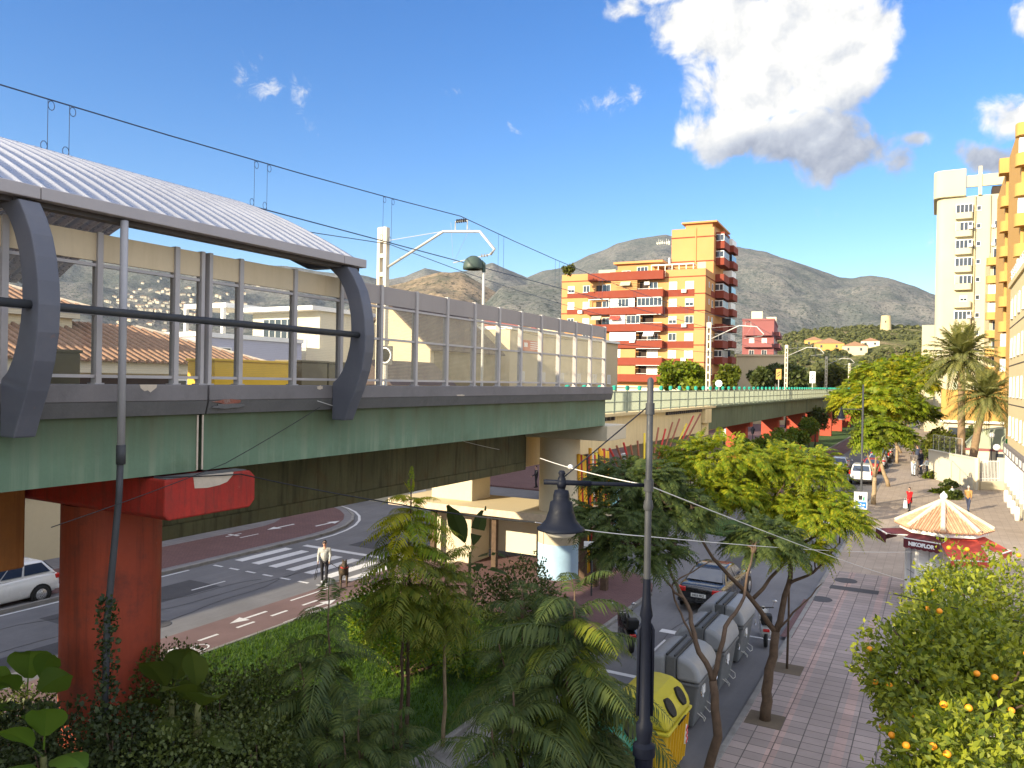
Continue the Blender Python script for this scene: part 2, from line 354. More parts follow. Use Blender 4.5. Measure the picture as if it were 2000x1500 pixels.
def terrainmat(name, cols, scale, scale2, rock=None):
    m, nt, N, L = _nt(name); out = N('ShaderNodeOutputMaterial'); b = N('ShaderNodeBsdfPrincipled'); L(b.outputs[0], out.inputs[0]); b.inputs['Roughness'].default_value = 1; b.inputs['Specular IOR Level'].default_value = 0
    g = N('ShaderNodeNewGeometry')
    def noise(sc, det=8, rg=.65):
        n = N('ShaderNodeTexNoise'); n.inputs['Scale'].default_value = sc; n.inputs['Detail'].default_value = det; n.inputs['Roughness'].default_value = rg; L(g.outputs['Position'], n.inputs['Vector']); return n.outputs['Fac']
    r1 = N('ShaderNodeValToRGB'); L(noise(scale), r1.inputs[0]); e = r1.color_ramp.elements
    e[0].position = .36; e[0].color = (*cols[0], 1); e[1].position = .66; e[1].color = (*cols[2], 1); q = e.new(.5); q.color = (*cols[1], 1)
    r2 = N('ShaderNodeMapRange'); L(noise(scale2, 6, .7), r2.inputs[0]); r2.inputs[1].default_value = .5; r2.inputs[2].default_value = .64; r2.inputs[3].default_value = 0; r2.inputs[4].default_value = .85
    x = N('ShaderNodeMix'); x.data_type = 'RGBA'; L(r2.outputs[0], x.inputs[0]); L(r1.outputs[0], x.inputs[6]); x.inputs[7].default_value = (*(rock or cols[0]), 1)
    r3 = N('ShaderNodeMapRange'); L(noise(scale2 * 3.2, 4, .8), r3.inputs[0]); r3.inputs[1].default_value = .52; r3.inputs[2].default_value = .60; r3.inputs[3].default_value = 0; r3.inputs[4].default_value = .9
    y = N('ShaderNodeMix'); y.data_type = 'RGBA'; L(r3.outputs[0], y.inputs[0]); L(x.outputs[2], y.inputs[6]); y.inputs[7].default_value = (*[c * .38 for c in (rock or cols[0])], 1)
    r4 = N('ShaderNodeMapRange'); L(noise(scale2 * 2.1, 6, .8), r4.inputs[0]); r4.inputs[1].default_value = .58; r4.inputs[2].default_value = .66; r4.inputs[3].default_value = 0; r4.inputs[4].default_value = .6
    z = N('ShaderNodeMix'); z.data_type = 'RGBA'; L(r4.outputs[0], z.inputs[0]); L(y.outputs[2], z.inputs[6]); z.inputs[7].default_value = (*[min(.5, c * 1.45) for c in cols[2]], 1)
    L(z.outputs[2], b.inputs['Base Color'])
    bp = N('ShaderNodeBump'); bp.inputs['Strength'].default_value = .9; bp.inputs['Distance'].default_value = .35 / scale2; L(noise(scale2 * .6, 9, .62), bp.inputs['Height']); L(bp.outputs[0], b.inputs['Normal'])
    return m
M = {}
M['asphalt'] = mat('asphalt', (.15, .15, .162), .85, .16, .5, .3, 60, dirt=.5, dcol=(.09, .09, .098), dscale=.35, streak=.45, scol=(.20, .20, .21), sscale=(1.2, .12, 1), spots=.5, spcol=(.06, .06, .065))
M['asphalt_dark'] = mat('asphalt_dark', (.07, .07, .078), .85, .15, .5, .3, 60)
M['kerb'] = mat('kerb', (.24, .23, .22), .85, .2, 2, .2, dirt=.6)
M['slab'] = brickmat('pavement_tiles', (.39, .315, .29), (.265, .22, .205), (.07, .06, .055), .52, .36, .7, 0, (1.3, .24, .62, (1.28, 1.10, 1.05)), .013)
M['slab_far'] = brickmat('pavement_smooth', (.38, .31, .25), (.33, .27, .22), (.22, .18, .15), .4, .4, .8, 0, None, .008)
M['redpave'] = brickmat('red_pavers', (.165, .09, .09), (.14, .078, .08), (.08, .05, .05), .22, .11, .85, .5, None, .008)
M['greypave'] = brickmat('grey_pavers', (.22, .21, .22), (.19, .185, .2), (.12, .11, .11), .4, .4, .85, 0)
M['cycle'] = mat('cycle_lane', (.16, .105, .105), .9, .14, .8, .2, dirt=.4, dcol=(.09, .06, .06))
M['paint'] = mat('road_paint', (.62, .62, .63), .7, .12, 2, dirt=.45, dcol=(.25, .25, .26), dscale=4)
M['grass_ground'] = mat('grass_ground', (.045, .10, .018), .95, .35, 2.2, .6, 60, dirt=.5, dcol=(.05, .04, .02))
M['earth'] = mat('earth', (.13, .10, .07), .95, .25, 1, .4)
M['ground'] = mat('ground', (.15, .13, .10), .95, .2, .02)
M['girder'] = mat('girder_green', (.125, .195, .125), .75, .12, .7, .15, 20, streak=.55, scol=(.27, .32, .22), sscale=(1.7, 1.7, .06), spots=.35, spcol=(.055, .05, .03), zg=(6.85, 7.75, .9, (.062, .068, .03)), dirt=.45, dcol=(.07, .09, .04), dscale=.8)
M['girder_dark'] = mat('girder_olive', (.125, .118, .06), .8, .25, .8, .2, 20, streak=.8, scol=(.03, .026, .014), sscale=(2, 2, .18), dirt=.5, dcol=(.12, .06, .02))
M['girder_rust'] = mat('girder_rust', (.40, .15, .04), .8, .25, .8, .2, 20, streak=.8, scol=(.2, .065, .02), sscale=(3, 3, .1))
M['far_girder'] = mat('far_girder', (.13, .16, .095), .8, .2, .4, .15, 20, streak=.7, scol=(.06, .06, .035), sscale=(1.2, 1.2, .16))
M['concrete'] = mat('grey_concrete', (.185, .17, .17), .85, .12, .9, .25, 40, dirt=.55, dcol=(.10, .095, .09), dscale=1.1, spots=.5, spcol=(.3, .25, .22))
M['concrete_lip'] = mat('concrete_lip', (.13, .125, .122), .9, .2, 1.2, .3, 40, dirt=.6, dcol=(.06, .06, .055), spots=.6, spcol=(.24, .2, .17))
M['plaster'] = mat('exposed_plaster', (.55, .46, .36), .9, .15, 4, .3)
M['brickwear'] = mat('exposed_brick', (.25, .09, .06), .9, .4, 9, .5, 30, dirt=.8, dcol=(.3, .28, .25), dscale=6)
M['cream'] = mat('cream_concrete', (.72, .57, .31), .8, .08, .6, .1, streak=.3, scol=(.36, .27, .14), sscale=(2, 2, .2))
M['cream_pier'] = mat('cream_pier', (.58, .50, .36), .8, .08, .7, .1, dirt=.25, dcol=(.36, .3, .2))
M['blue_paint'] = mat('blue_paint', (.35, .52, .68), .8, .1, 2)
M['red_pier'] = mat('red_pier', (.33, .055, .024), .7, .16, .6, .1, streak=.75, scol=(.12, .028, .016), sscale=(3, 3, .16), dirt=.85, dcol=(.12, .035, .024), dscale=1.3, spots=.5, spcol=(.34, .12, .08))
M['red_cap'] = mat('red_crosshead', (.38, .028, .018), .7, .22, 1.2, .3, 24, streak=.8, scol=(.14, .022, .016), sscale=(4, 4, .35), spots=.6, spcol=(.42, .26, .2), dirt=.8, dcol=(.16, .03, .02), dscale=2)
M['red_far'] = mat('red_far', (.40, .06, .03), .7, .1, 1)
M['steel_dark'] = mat('rib_paint', (.105, .11, .135), .55, .1, 1.2, .05, 50, spec=.4, spots=.35, spcol=(.25, .13, .08), dirt=.3, dcol=(.16, .15, .15))
M['steel_grey'] = mat('grey_paint', (.36, .35, .36), .5, .07, 2, spec=.4)
M['fascia'] = mat('fascia', (.37, .34, .34), .5, .06, 1.5)
M['gutter'] = mat('gutter', (.07, .06, .06), .6, .1)
M['roof_metal'] = mat('roof_metal', (.46, .46, .48), .3, .1, 1.5, metal=.5, spec=.5, dirt=.4, dcol=(.3, .3, .33), dscale=3)
M['post'] = mat('barrier_post', (.42, .39, .38), .5, .07, 2)
M['band_cream'] = mat('band_cream', (.62, .50, .33), .7, .06, .8, streak=.25, scol=(.45, .35, .2))
M['band_grey'] = mat('band_grey', (.33, .29, .27), .65, .06, .8, streak=.2, scol=(.22, .19, .17))
M['glass'] = glassmat('barrier_glass', (.95, .95, .95), .07, (.70, .64, .52))
M['glass_hazy'] = glassmat('hazy_barrier_glass', (.95, .95, .92), .24, (.85, .76, .54))
M['clear_glass'] = glassmat('clear_glass', (.85, .9, .92), .05, (.6, .65, .7), False)
M['mast'] = mat('mast_concrete', (.62, .55, .42), .75, .08, 2, dirt=.3, dcol=(.4, .33, .25))
M['galv'] = mat('galvanised', (.5, .49, .46), .45, .06, 4, metal=.3)
M['wire'] = mat('wire', (.035, .055, .10), .5, 0)
M['wire_black'] = mat('cable_black', (.02, .02, .022), .6, 0)
M['wire_white'] = mat('cable_white', (.6, .58, .55), .6, 0)
M['iron'] = mat('black_iron', (.007, .009, .017), .55, .15, 5, spec=.14)
M['lamp_grey'] = mat('lamp_grey', (.045, .048, .053), .55, .15, 4, spec=.3, dirt=.4, dcol=(.085, .08, .075))
M['lamp_glass'] = mat('lamp_glass', (.55, .52, .45), .12, .02, 4, spec=.6)
M['globe'] = mat('white_globe', (.82, .80, .74), .25, .02, 4)
M['dome_green'] = mat('dome_green', (.05, .075, .06), .5, .1, 6)
M['teal'] = mat('teal_paint', (.02, .30, .22), .5, .1, 6)
M['fence'] = mat('fence_green', (.34, .38, .28), .6, .08, .6)
M['orange_wall'] = mat('orange_render', (.50, .26, .10), .85, .05, .3, .05, 10, dirt=.12, dcol=(.4, .18, .055), dscale=.4)
M['red_wall'] = mat('red_render', (.215, .043, .022), .85, .06, .3, .05, 10, dirt=.15, dcol=(.3, .06, .03), dscale=.5)
M['pink_wall'] = mat('pink_render', (.26, .092, .088), .85, .06, .3)
M['white_wall'] = mat('white_render', (.62, .56, .42), .85, .05, .25, dirt=.15, dcol=(.6, .54, .4), dscale=.3)
M['yellow_wall'] = mat('yellow_render', (.60, .49, .28), .85, .05, .25, dirt=.12, dcol=(.66, .5, .26), dscale=.3)
M['amber_wall'] = mat('amber_render', (.50, .29, .085), .85, .05, .3)
M['tower_cream'] = mat('tower_cream', (.50, .45, .31), .85, .05, .25, dirt=.2, dcol=(.5, .44, .28), dscale=.3)
M['kiosk_tile'] = mat('kiosk_tile', (.50, .29, .17), .85, .3, 6, .1)
M['cream_wall'] = mat('cream_render', (.56, .47, .30), .85, .06, .3, dirt=.25, dcol=(.48, .4, .26), dscale=.4)
M['shaded_white_wall'] = mat('shaded_white_render', (.42, .42, .50), .85, .05, .5)  # white wall with its bluish shade put into the colour
M['white'] = mat('white_paint', (.78, .77, .73), .5, .04, 2)
M['pane'] = mat('window_pane', (.045, .055, .07), .08, .3, .7, spec=.7)
M['pane_pale'] = mat('pale_blind', (.62, .60, .54), .5, .05, 1)
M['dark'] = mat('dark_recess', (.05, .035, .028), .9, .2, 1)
M['tile'] = mat('roof_tile', (.27, .155, .095), .85, .3, 5, .2, 20, dirt=.4, dcol=(.2, .13, .09), dscale=3)
M['tile_cream'] = mat('tile_cream', (.62, .50, .36), .85, .15, 5)
M['slate'] = mat('dark_roof', (.075, .055, .05), .9, .15, .6)
M['yellow_box'] = mat('yellow_paint', (.80, .48, .04), .6, .06, 2)
M['olive_box'] = mat('olive_paint', (.20, .165, .095), .7, .12, 1.5)
M['poster'] = mat('red_poster', (.5, .05, .04), .6, .1, 3)
M['bin_grey'] = mat('bin_grey', (.14, .145, .15), .55, .12, 2.5, .05, spec=.35, dirt=.35, dcol=(.09, .09, .09))
M['bin_lid'] = mat('bin_lid', (.30, .31, .33), .5, .08, 2.5, spec=.35, dirt=.35, dcol=(.2, .19, .18))
M['bin_yellow'] = mat('bin_yellow', (.68, .42, .025), .5, .08, 2.5, spec=.35, dirt=.25, dcol=(.4, .25, .03))
M['bin_lime'] = mat('bin_lime', (.56, .47, .035), .5, .08, 2.5, spec=.35, dirt=.25, dcol=(.28, .3, .05))
M['bin_teal'] = mat('bin_teal', (.015, .19, .12), .45, .1, 2.5, spec=.35)
M['black'] = mat('black_rubber', (.015, .015, .016), .7, .1, 5)
M['chrome'] = mat('chrome', (.6, .6, .62), .2, .02, 5, metal=.9)
M['car_black'] = mat('car_black', (.012, .012, .013), .22, .1, 1, spec=.6, coat=.6)
M['car_white'] = mat('car_white', (.72, .72, .72), .25, .03, 1, spec=.5, coat=.5)
M['car_silver'] = mat('car_silver', (.48, .49, .50), .3, .05, 1, metal=.35, coat=.5)
M['car_red'] = mat('car_red', (.30, .02, .02), .3, .05, 1, coat=.5)
M['car_glass'] = mat('car_glass', (.02, .035, .07), .06, .1, 1, spec=.8, coat=.3)
M['tail_light'] = mat('tail_light', (.55, .02, .015), .2, .1, 5, spec=.6)
M['plate'] = mat('number_plate', (.75, .75, .72), .5, .03, 5)
M['rim'] = mat('alloy_rim', (.42, .42, .44), .3, .1, 5, metal=.7)
M['sign_blue'] = mat('sign_blue', (.02, .16, .55), .4, .05, 5)
M['sign_white'] = mat('sign_white', (.8, .8, .8), .4, .03, 5)
M['sign_red'] = mat('sign_red', (.6, .03, .03), .4, .05, 5)
M['sign_green'] = mat('sign_green', (.03, .35, .15), .4, .05, 5)
M['ink'] = mat('sign_ink', (.03, .03, .03), .5, 0)
M['awning_dark'] = mat('awning_red_shaded', (.115, .022, .028), .85, .1, 3)  # red awning cloth again, with the shade put into its colour
M['awning_red'] = mat('awning_red', (.50, .07, .045), .85, .08, 3)
M['kiosk'] = mat('kiosk_panel', (.75, .75, .74), .55, .04, 2)
M['bark'] = mat('bark', (.10, .065, .042), .95, .3, 7, .6, 25)
M['bark_pale'] = mat('bark_pale', (.34, .25, .15), .95, .25, 7, .5, 25)
M['palm_bark'] = mat('palm_bark', (.24, .16, .09), .95, .3, 9, .8, 14)
M['stem'] = mat('green_stem', (.12, .12, .04), .8, .2, 5)
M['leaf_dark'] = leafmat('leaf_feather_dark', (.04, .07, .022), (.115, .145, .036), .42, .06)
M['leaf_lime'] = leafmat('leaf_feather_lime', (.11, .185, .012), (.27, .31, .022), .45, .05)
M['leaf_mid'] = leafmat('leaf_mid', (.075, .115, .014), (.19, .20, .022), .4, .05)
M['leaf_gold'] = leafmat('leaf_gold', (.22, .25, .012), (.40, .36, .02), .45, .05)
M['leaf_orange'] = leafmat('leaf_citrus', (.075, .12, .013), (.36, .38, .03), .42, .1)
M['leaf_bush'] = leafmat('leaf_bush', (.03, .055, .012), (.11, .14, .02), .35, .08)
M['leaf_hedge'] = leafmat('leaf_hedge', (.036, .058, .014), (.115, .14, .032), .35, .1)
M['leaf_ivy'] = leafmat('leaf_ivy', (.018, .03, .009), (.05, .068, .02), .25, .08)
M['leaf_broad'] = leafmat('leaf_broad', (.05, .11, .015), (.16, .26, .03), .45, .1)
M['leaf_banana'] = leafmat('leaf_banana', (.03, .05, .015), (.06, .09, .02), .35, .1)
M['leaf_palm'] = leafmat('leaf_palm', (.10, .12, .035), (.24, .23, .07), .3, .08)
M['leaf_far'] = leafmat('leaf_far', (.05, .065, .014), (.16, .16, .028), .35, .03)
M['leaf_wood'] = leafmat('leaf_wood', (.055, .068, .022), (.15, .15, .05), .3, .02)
M['blade'] = leafmat('grass_blade', (.03, .08, .010), (.10, .17, .018), .4, .05)
M['fruit'] = mat('orange_fruit', (.85, .30, .01), .5, .1, 20, spec=.4)
M['skin'] = mat('skin', (.50, .30, .21), .6, .05, 5)
M['hair'] = mat('dark_hair', (.03, .02, .015), .6, .2, 20)
M['hair_grey'] = mat('grey_hair', (.45, .42, .38), .6, .2, 20)
M['cloth_dark'] = mat('dark_cloth', (.025, .025, .032), .9, .2, 8)
M['cloth_navy'] = mat('navy_cloth', (.04, .05, .09), .9, .2, 8)
M['cloth_red'] = mat('red_cloth', (.55, .012, .015), .85, .15, 6)
M['cloth_tan'] = mat('tan_cloth', (.36, .20, .07), .9, .15, 6)
M['cloth_pale'] = mat('pale_cloth', (.55, .62, .68), .9, .15, 6)
M['cloth_beige'] = mat('beige_cloth', (.55, .45, .33), .9, .15, 6)
M['shirt'] = mat('camouflage_shirt', (.44, .44, .42), .9, .2, 6, dirt=1, dcol=(.09, .10, .08), dscale=5.5, spots=.9, spcol=(.28, .27, .2))
M['dogfur'] = mat('dog_fur', (.05, .038, .026), .9, .4, 9, .4, 50, dirt=.8, dcol=(.17, .10, .05), dscale=4)
M['mountain'] = terrainmat('mountain', ((.085, .095, .085), (.135, .135, .122), (.20, .182, .158)), .0035, .035, (.055, .068, .06))
M['brown_hill'] = terrainmat('brown_hill', ((.13, .11, .08), (.24, .18, .115), (.30, .22, .14)), .006, .02, (.08, .085, .055))
M['green_hill'] = terrainmat('green_hill', ((.075, .085, .03), (.14, .14, .055), (.28, .21, .12)), .02, .06, (.065, .075, .028))
M['stone'] = mat('tower_stone', (.55, .43, .24), .95, .15, .6)
# ---------------------------------------------------------------- ground, roads, pavements
def sheet(name, x0, x1, y0, y1, z, m):
    b = MB(); b.quad((x0, y0, z), (x1, y0, z), (x1, y1, z), (x0, y1, z)); return tag(b.build(name, M[m]), kind='structure')
sheet('ground', -9000, 9000, -3000, 9000, 0, 'ground')
sheet('road', -140, -3.9, -60, 420, .006, 'asphalt')
def slab(name, poly, m, z=.12, z0=-.05):
    b = MB(); b.prism(poly, 'z', z0, z); return tag(b.build(name, M[m]), kind='structure')
def arc(cx, cy, r, a0, a1, n=8): return [(cx + r * math.cos(R(a0 + (a1 - a0) * i / n)), cy + r * math.sin(R(a0 + (a1 - a0) * i / n))) for i in range(n + 1)]
slab('pavement', [(-4, -40), (16, -40), (16, 37), (-4, 37)], 'slab')
slab('pavement', [(-4, 37.0), (16, 37.0), (16, 420), (-4, 420)], 'slab_far', .119)
b = MB(); b.box((-4.16, -40, -.05), (-4.002, 420, .135)); tag(b.build('kerb', M['kerb'], bevel=.02), kind='structure')
# far left pavement with its rounded corner, cycle track band on it
slab('pavement', [(-60, -40), (-28, -40)] + arc(-37, 29.5, 9, 0, 90) + [(-60, 38.5)], 'greypave')
band = [(-28.5, -40)] + arc(-37, 29.5, 8.5, 0, 90) + [(-60, 38.0), (-60, 34.4)] + arc(-37, 29.5, 4.9, 90, 0) + [(-32.1, -40)]
slab('cycle_track', band, 'redpave', .126, .1)
b = MB()
for (p0, p1) in zip([(-28, -40)] + arc(-37, 29.5, 9, 0, 90), arc(-37, 29.5, 9, 0, 90) + [(-60, 38.5)]): b.bar((*p0, .06), (*p1, .06), .16, .16)
tag(b.build('kerb', M['kerb']), kind='structure')
slab('pavement', [(-140, 52), (-21.5, 52), (-21.5, 420), (-140, 420)], 'redpave')
# near median garden
slab('median_garden', [(-18.8, -40), (-9.75, -40), (-9.75, 23.6), (-18.8, 23.6)], 'grass_ground', .10)
slab('paved_island', [(-18.8, 23.6), (-9.75, 23.6)] + arc(-12.75, 29, 3, 0, 90) + arc(-15.8, 29, 3, 90, 180), 'redpave', .12)
b = MB(); b.box((-9.75, -40, -.05), (-9.6, 29, .13)); b.box((-18.95, -40, -.05), (-18.8, 29, .12)); tag(b.build('kerb', M['kerb'], bevel=.02), kind='structure')
b = MB(); b.quad((-9.6, -40, .010), (-8.9, -40, .010), (-8.9, 25, .010), (-9.6, 25, .010)); tag(b.build('gutter_strip', M['kerb']), kind='structure')
sheet('cycle_lane', -21.2, -18.95, -40, 31, .010, 'cycle')
# median beyond the cross street
slab('median_lawn', [(-19, 53), (-12.5, 53), (-12.5, 420), (-19, 420)], 'grass_ground', .10)
b = MB(); b.box((-12.5, 52.5, -.05), (-12.35, 420, .14)); tag(b.build('kerb', M['kerb']), kind='structure')
sheet('cycle_lane', -12.3, -9.9, 53, 420, .010, 'redpave')
slab('planted_island', [(-9.9 + p[0], 45 + p[1]) for p in arc(0, 0, 2.6, 0, 345, 20)], 'grass_ground', .12)

def marks(name, polys, z=.014):
    b = MB()
    for p in polys: b.add([(x, y, z) for x, y in p], [tuple(range(len(p)))])
    return tag(b.build(name, M['paint']), kind='structure')
rc = lambda x0, x1, y0, y1: [(x0, y0), (x1, y0), (x1, y1), (x0, y1)]
marks('crosswalk_marking', [rc(-27.6 + 1.05 * i, -27.1 + 1.05 * i, 24.3, 27.4) for i in range(7)])
marks('stop_line_marking', [rc(-27.2, -21.2, 28.1, 28.45)])
marks('dash_marking', [rc(-27.6 + 1.0 * i, -27.05 + 1.0 * i, 23.1, 23.24) for i in range(7)] + [rc(-25.1, -25.0, y, y + 1.6) for y in range(-10, 24, 5)])
marks('edge_line_marking', [rc(-27.8, -27.68, -30, 22)] + [[a, b_, c, d] for a, b_, c, d in zip(arc(-37, 29.5, 9.3, 0, 90, 10)[:-1], arc(-37, 29.5, 9.45, 0, 90, 10)[:-1], arc(-37, 29.5, 9.45, 0, 90, 10)[1:], arc(-37, 29.5, 9.3, 0, 90, 10)[1:])])
def arrow(x, y, s, d):   # along +-Y
    return [rc(x - .07 * s, x + .07 * s, min(y, y + d * 1.1 * s), max(y, y + d * 1.1 * s)), [(x - .28 * s, y + d * 1.1 * s), (x + .28 * s, y + d * 1.1 * s), (x, y + d * 1.8 * s)][::d]]
cm = [rc(-20.12, -20.0, y, y + .75) for y in (14.8, 16.3, 17.8, 19.3, 20.8)]
cm += arrow(-20.6, 19.6, .9, -1) + arrow(-19.55, 20.4, .9, 1) + [rc(-19.2, -19.08, 19, 22.0), rc(-20.9, -20.8, 21, 23)]
# bicycle pictogram: two wheels and a frame
def ring(cx, cy, r, n=12): return [[(cx + r * math.cos(2 * math.pi * i / n), cy + r * math.sin(2 * math.pi * i / n)), (cx + r * math.cos(2 * math.pi * (i + 1) / n), cy + r * math.sin(2 * math.pi * (i + 1) / n)), (cx + .8 * r * math.cos(2 * math.pi * (i + 1) / n), cy + .8 * r * math.sin(2 * math.pi * (i + 1) / n)), (cx + .8 * r * math.cos(2 * math.pi * i / n), cy + .8 * r * math.sin(2 * math.pi * i / n))] for i in range(n)]
cm += ring(-19.55, 15.1, .28) + ring(-19.55, 15.95, .28) + [rc(-19.62, -19.55, 15.1, 15.95), rc(-19.3, -19.25, 15.2, 15.9), rc(-19.55, -19.27, 15.5, 15.57)]
marks('cycle_marking', cm, .016)
marks('cycle_track_marking', arrow(-31.2, 31.6, 1.1, -1) + arrow(-29.8, 31.8, 1.1, 1) + [rc(-31.9, -31.2, 27.6, 27.8), rc(-31.6, -31.5, 27.2, 28.2), rc(-30.8, -30.7, 27.4, 28.6)], .131)
marks('parking_marking', [rc(-8.0, -6.2, 24.9, 25.25), rc(-7.6, -6.9, 22.6, 24.2), rc(-9.2, -6.2, 20.6, 20.8), rc(-6.2, -4.4, 26.0, 26.12), rc(-6.2, -6.08, 20.9, 26)])
marks('lane_marking', [rc(-7.3, -7.2, y, y + 2) for y in range(56, 200, 5)] + [rc(-9.6 + .9 * i, -9.1 + .9 * i, 49.4, 52.4) for i in range(6)])
g0, g1 = on_z(1508, 1240, .12), on_z(1570, 1170, .12)
sheet('red_patch', -3.98, g1.x, g0.y, g1.y, .124, 'redpave')
for i, (x0, x1, y0, y1, m) in enumerate(((-26.4, -24.6, 15, 21, 'asphalt_dark'), (-23.6, -22.2, 8, 14.5, 'asphalt_dark'), (-25.5, -22.8, 29.5, 32.5, 'asphalt_dark'), (-8.6, -7.2, 33, 38, 'asphalt_dark'), (-19, -16, 36, 39, 'asphalt_dark'))): sheet('asphalt_patch', x0, x1, y0, y1, .009, m)
cr = random.Random(2); b = MB()
for (x, y, n, dx, dy) in ((-24.2, 2, 34, .0, .7), (-22.6, 16, 20, -.1, .55), (-27, 10, 26, .12, .5), (-7.6, 24, 20, .02, .6), (-12, 36, 24, -.5, .2)):
    for k in range(n):
        x2, y2 = x + dx + cr.uniform(-.14, .14), y + dy + cr.uniform(-.1, .1); b.bar((x, y, .0115), (x2, y2, .0115), .03, .003); x, y = x2, y2
tag(b.build('asphalt_cracks', M['ink']), kind='structure')
# tree pits, manholes, drain cover on the paving
def disc(name, label, x, y, r, z, cat, m='asphalt_dark'):
    b = MB(); b.lathe([(r, 0), (r, .008), (r * .93, .014), (.01, .014)], (x, y, z), 20); return tag(b.build(name, M[m]), label, cat)
disc('manhole_cover', 'dark round manhole cover in the tiles left of the kiosk', *on_z(1603, 1170, .12).xy, .42, .12, 'manhole')
disc('manhole_cover', 'dark oval cover nearest the white kiosk wall', *on_z(1652, 1134, .12).xy, .45, .12, 'manhole')
disc('manhole_cover', 'dark round manhole in the asphalt beside the cycle lane', *on_z(310, 1220, .0).xy, .4, .006, 'manhole')
p = on_z(1668, 1152, .12); b = MB(); b.box((p.x - .9, p.y - .28, .12), (p.x + .9, p.y + .28, .135)); tag(b.build('drain_cover', M['asphalt_dark'], bevel=.005), 'long dark rectangular drain cover in the grey paving', 'drain cover')
for i, (x, y) in enumerate(((-3.55, 19.5), tuple(on_z(1537, 1306, .12).xy), (-3.8, 14.6))):
    b = MB(); b.box((x - .42, y - .42, .10), (x + .42, y + .42, .126)); tag(b.build('tree_pit', M['earth']), kind='structure')
# blades of grass in the median
def blades(name, x0, x1, y0, y1, n, h):
    P = np.c_[nrng.uniform(x0, x1, n), nrng.uniform(y0, y1, n), np.full(n, .1)]
    a = nrng.uniform(0, 6.28, n); w = .012; H = nrng.uniform(.5, 1.1, n) * h
    dx = np.c_[np.cos(a), np.sin(a), np.zeros(n)] * w; ln = np.c_[np.cos(a * 3), np.sin(a * 3), np.zeros(n)] * (H * .5)[:, None]
    T = P + ln + np.c_[np.zeros(n), np.zeros(n), H]
    V = np.stack([P - dx, P + dx, T + dx * .2, T - dx * .2], 1).reshape(-1, 3); Fq = np.arange(4 * n).reshape(n, 4)
    return tag(np_mesh(name, V, Fq, M['blade'], origin=(x0, y0, .1)), kind='stuff')
blades('grass', -18.7, -9.8, 7, 23.5, 42000, .13)

# ---------------------------------------------------------------- hills
def ridge(name, prof, D, Df, m, step, rough, gul, zf=0, back=1.35, p=1.25, nr=56, x0=-500, x1=2600):
    xs = np.arange(x0, x1, step); px = [q[0] for q in prof]; py = [q[1] for q in prof]
    rows = []
    for x in xs:
        y = float(np.interp(x, px, py)); d = ray(x, y); h = math.hypot(d.x, d.y); ux, uy = d.x / h, d.y / h
        zr = CAM.z + d.z / h * D
        col = []
        for j in range(nr + 12):
            if j <= nr: t = j / nr; dist = Df + (D - Df) * t; z = zf + (zr - zf) * t ** p; e = math.sin(math.pi * min(1, t)) ** .7
            else: t = (j - nr) / 12; dist = D * (1 + (back - 1) * t); z = zr + (zf - zr) * t; e = .3 * t
            X, Y = ux * dist, uy * dist
            g = 1 - abs(mnoise.noise(Vector((X * gul, Y * gul, 3.1)))) * 2
            n = mnoise.fractal(Vector((X * gul * 2.7, Y * gul * 2.7, 1.7)), 1, 2.1, 5)
            f2 = mnoise.fractal(Vector((X * gul * 9, Y * gul * 9, 7.7)), .9, 2.1, 4)
            z += e * (rough * (g * .6 + n * .5)) + rough * .035 * f2
            col.append((X, Y, z))
        rows.append(col)
    A = np.array(rows); n, k = A.shape[:2]; I = np.arange(n * k).reshape(n, k)
    Fq = np.stack([I[:-1, :-1], I[1:, :-1], I[1:, 1:], I[:-1, 1:]], -1).reshape(-1, 4)
    o = np_mesh(name, A.reshape(-1, 3), Fq, M[m], smooth=True); tag(o, kind='structure'); return A
MTN = ridge('mountain', [(-600, 440), (0, 476), (130, 484), (300, 500), (450, 512), (560, 520), (645, 533), (720, 541), (745, 548), (790, 541), (830, 524), (870, 533), (915, 528), (962, 513), (1000, 530), (1030, 543), (1062, 530), (1105, 522), (1150, 498), (1180, 488), (1205, 476), (1235, 468), (1262, 464), (1300, 459), (1330, 466), (1400, 470), (1450, 484), (1500, 493), (1560, 514), (1640, 541), (1665, 543), (1700, 539), (1735, 542), (1790, 562), (1830, 580), (1900, 602), (2050, 640), (2600, 690)],
            4200, 1500, 'mountain', 5, 95, .0015, 0, nr=80)
HILL2 = ridge('brown_hill', [(-600, 760), (640, 640), (700, 588), (750, 560), (790, 552), (820, 542), (860, 531), (905, 533), (925, 545), (960, 566), (1010, 590), (1100, 640), (1250, 720), (2700, 770)], 2300, 1200, 'brown_hill', 7, 32, .004, 0, x0=600, x1=1300)
HILL3 = ridge('near_foothill', [(-600, 760), (700, 690), (900, 640), (980, 560), (1040, 555), (1100, 552), (1200, 580), (1290, 640), (1400, 720), (2700, 770)], 1900, 1000, 'mountain', 7, 30, .004, 0, x0=640, x1=1450)
GH = ridge('green_hill', [(-600, 770), (1250, 755), (1400, 720), (1480, 682), (1530, 655), (1570, 647), (1610, 643), (1650, 641), (1700, 639), (1760, 640), (1820, 643), (1900, 660), (2100, 690), (2700, 740)], 900, 330, 'green_hill', 10, 7, .011, 0, x0=1200, x1=2500, p=1.05)
def terrain_point(A, px, py):
    """first terrain vertex near the line of sight of pixel"""
    d = ray(px, py).normalized(); V = A.reshape(-1, 3) - np.array(CAM); D = np.array(d)
    t = V @ D; r = np.linalg.norm(V - np.outer(t, D), axis=1) / t
    ok = np.where((r < np.percentile(r, .05) + 1e-3) & (t > 0))[0]
    return Vector(A.reshape(-1, 3)[ok[np.argmin(t[ok])]])
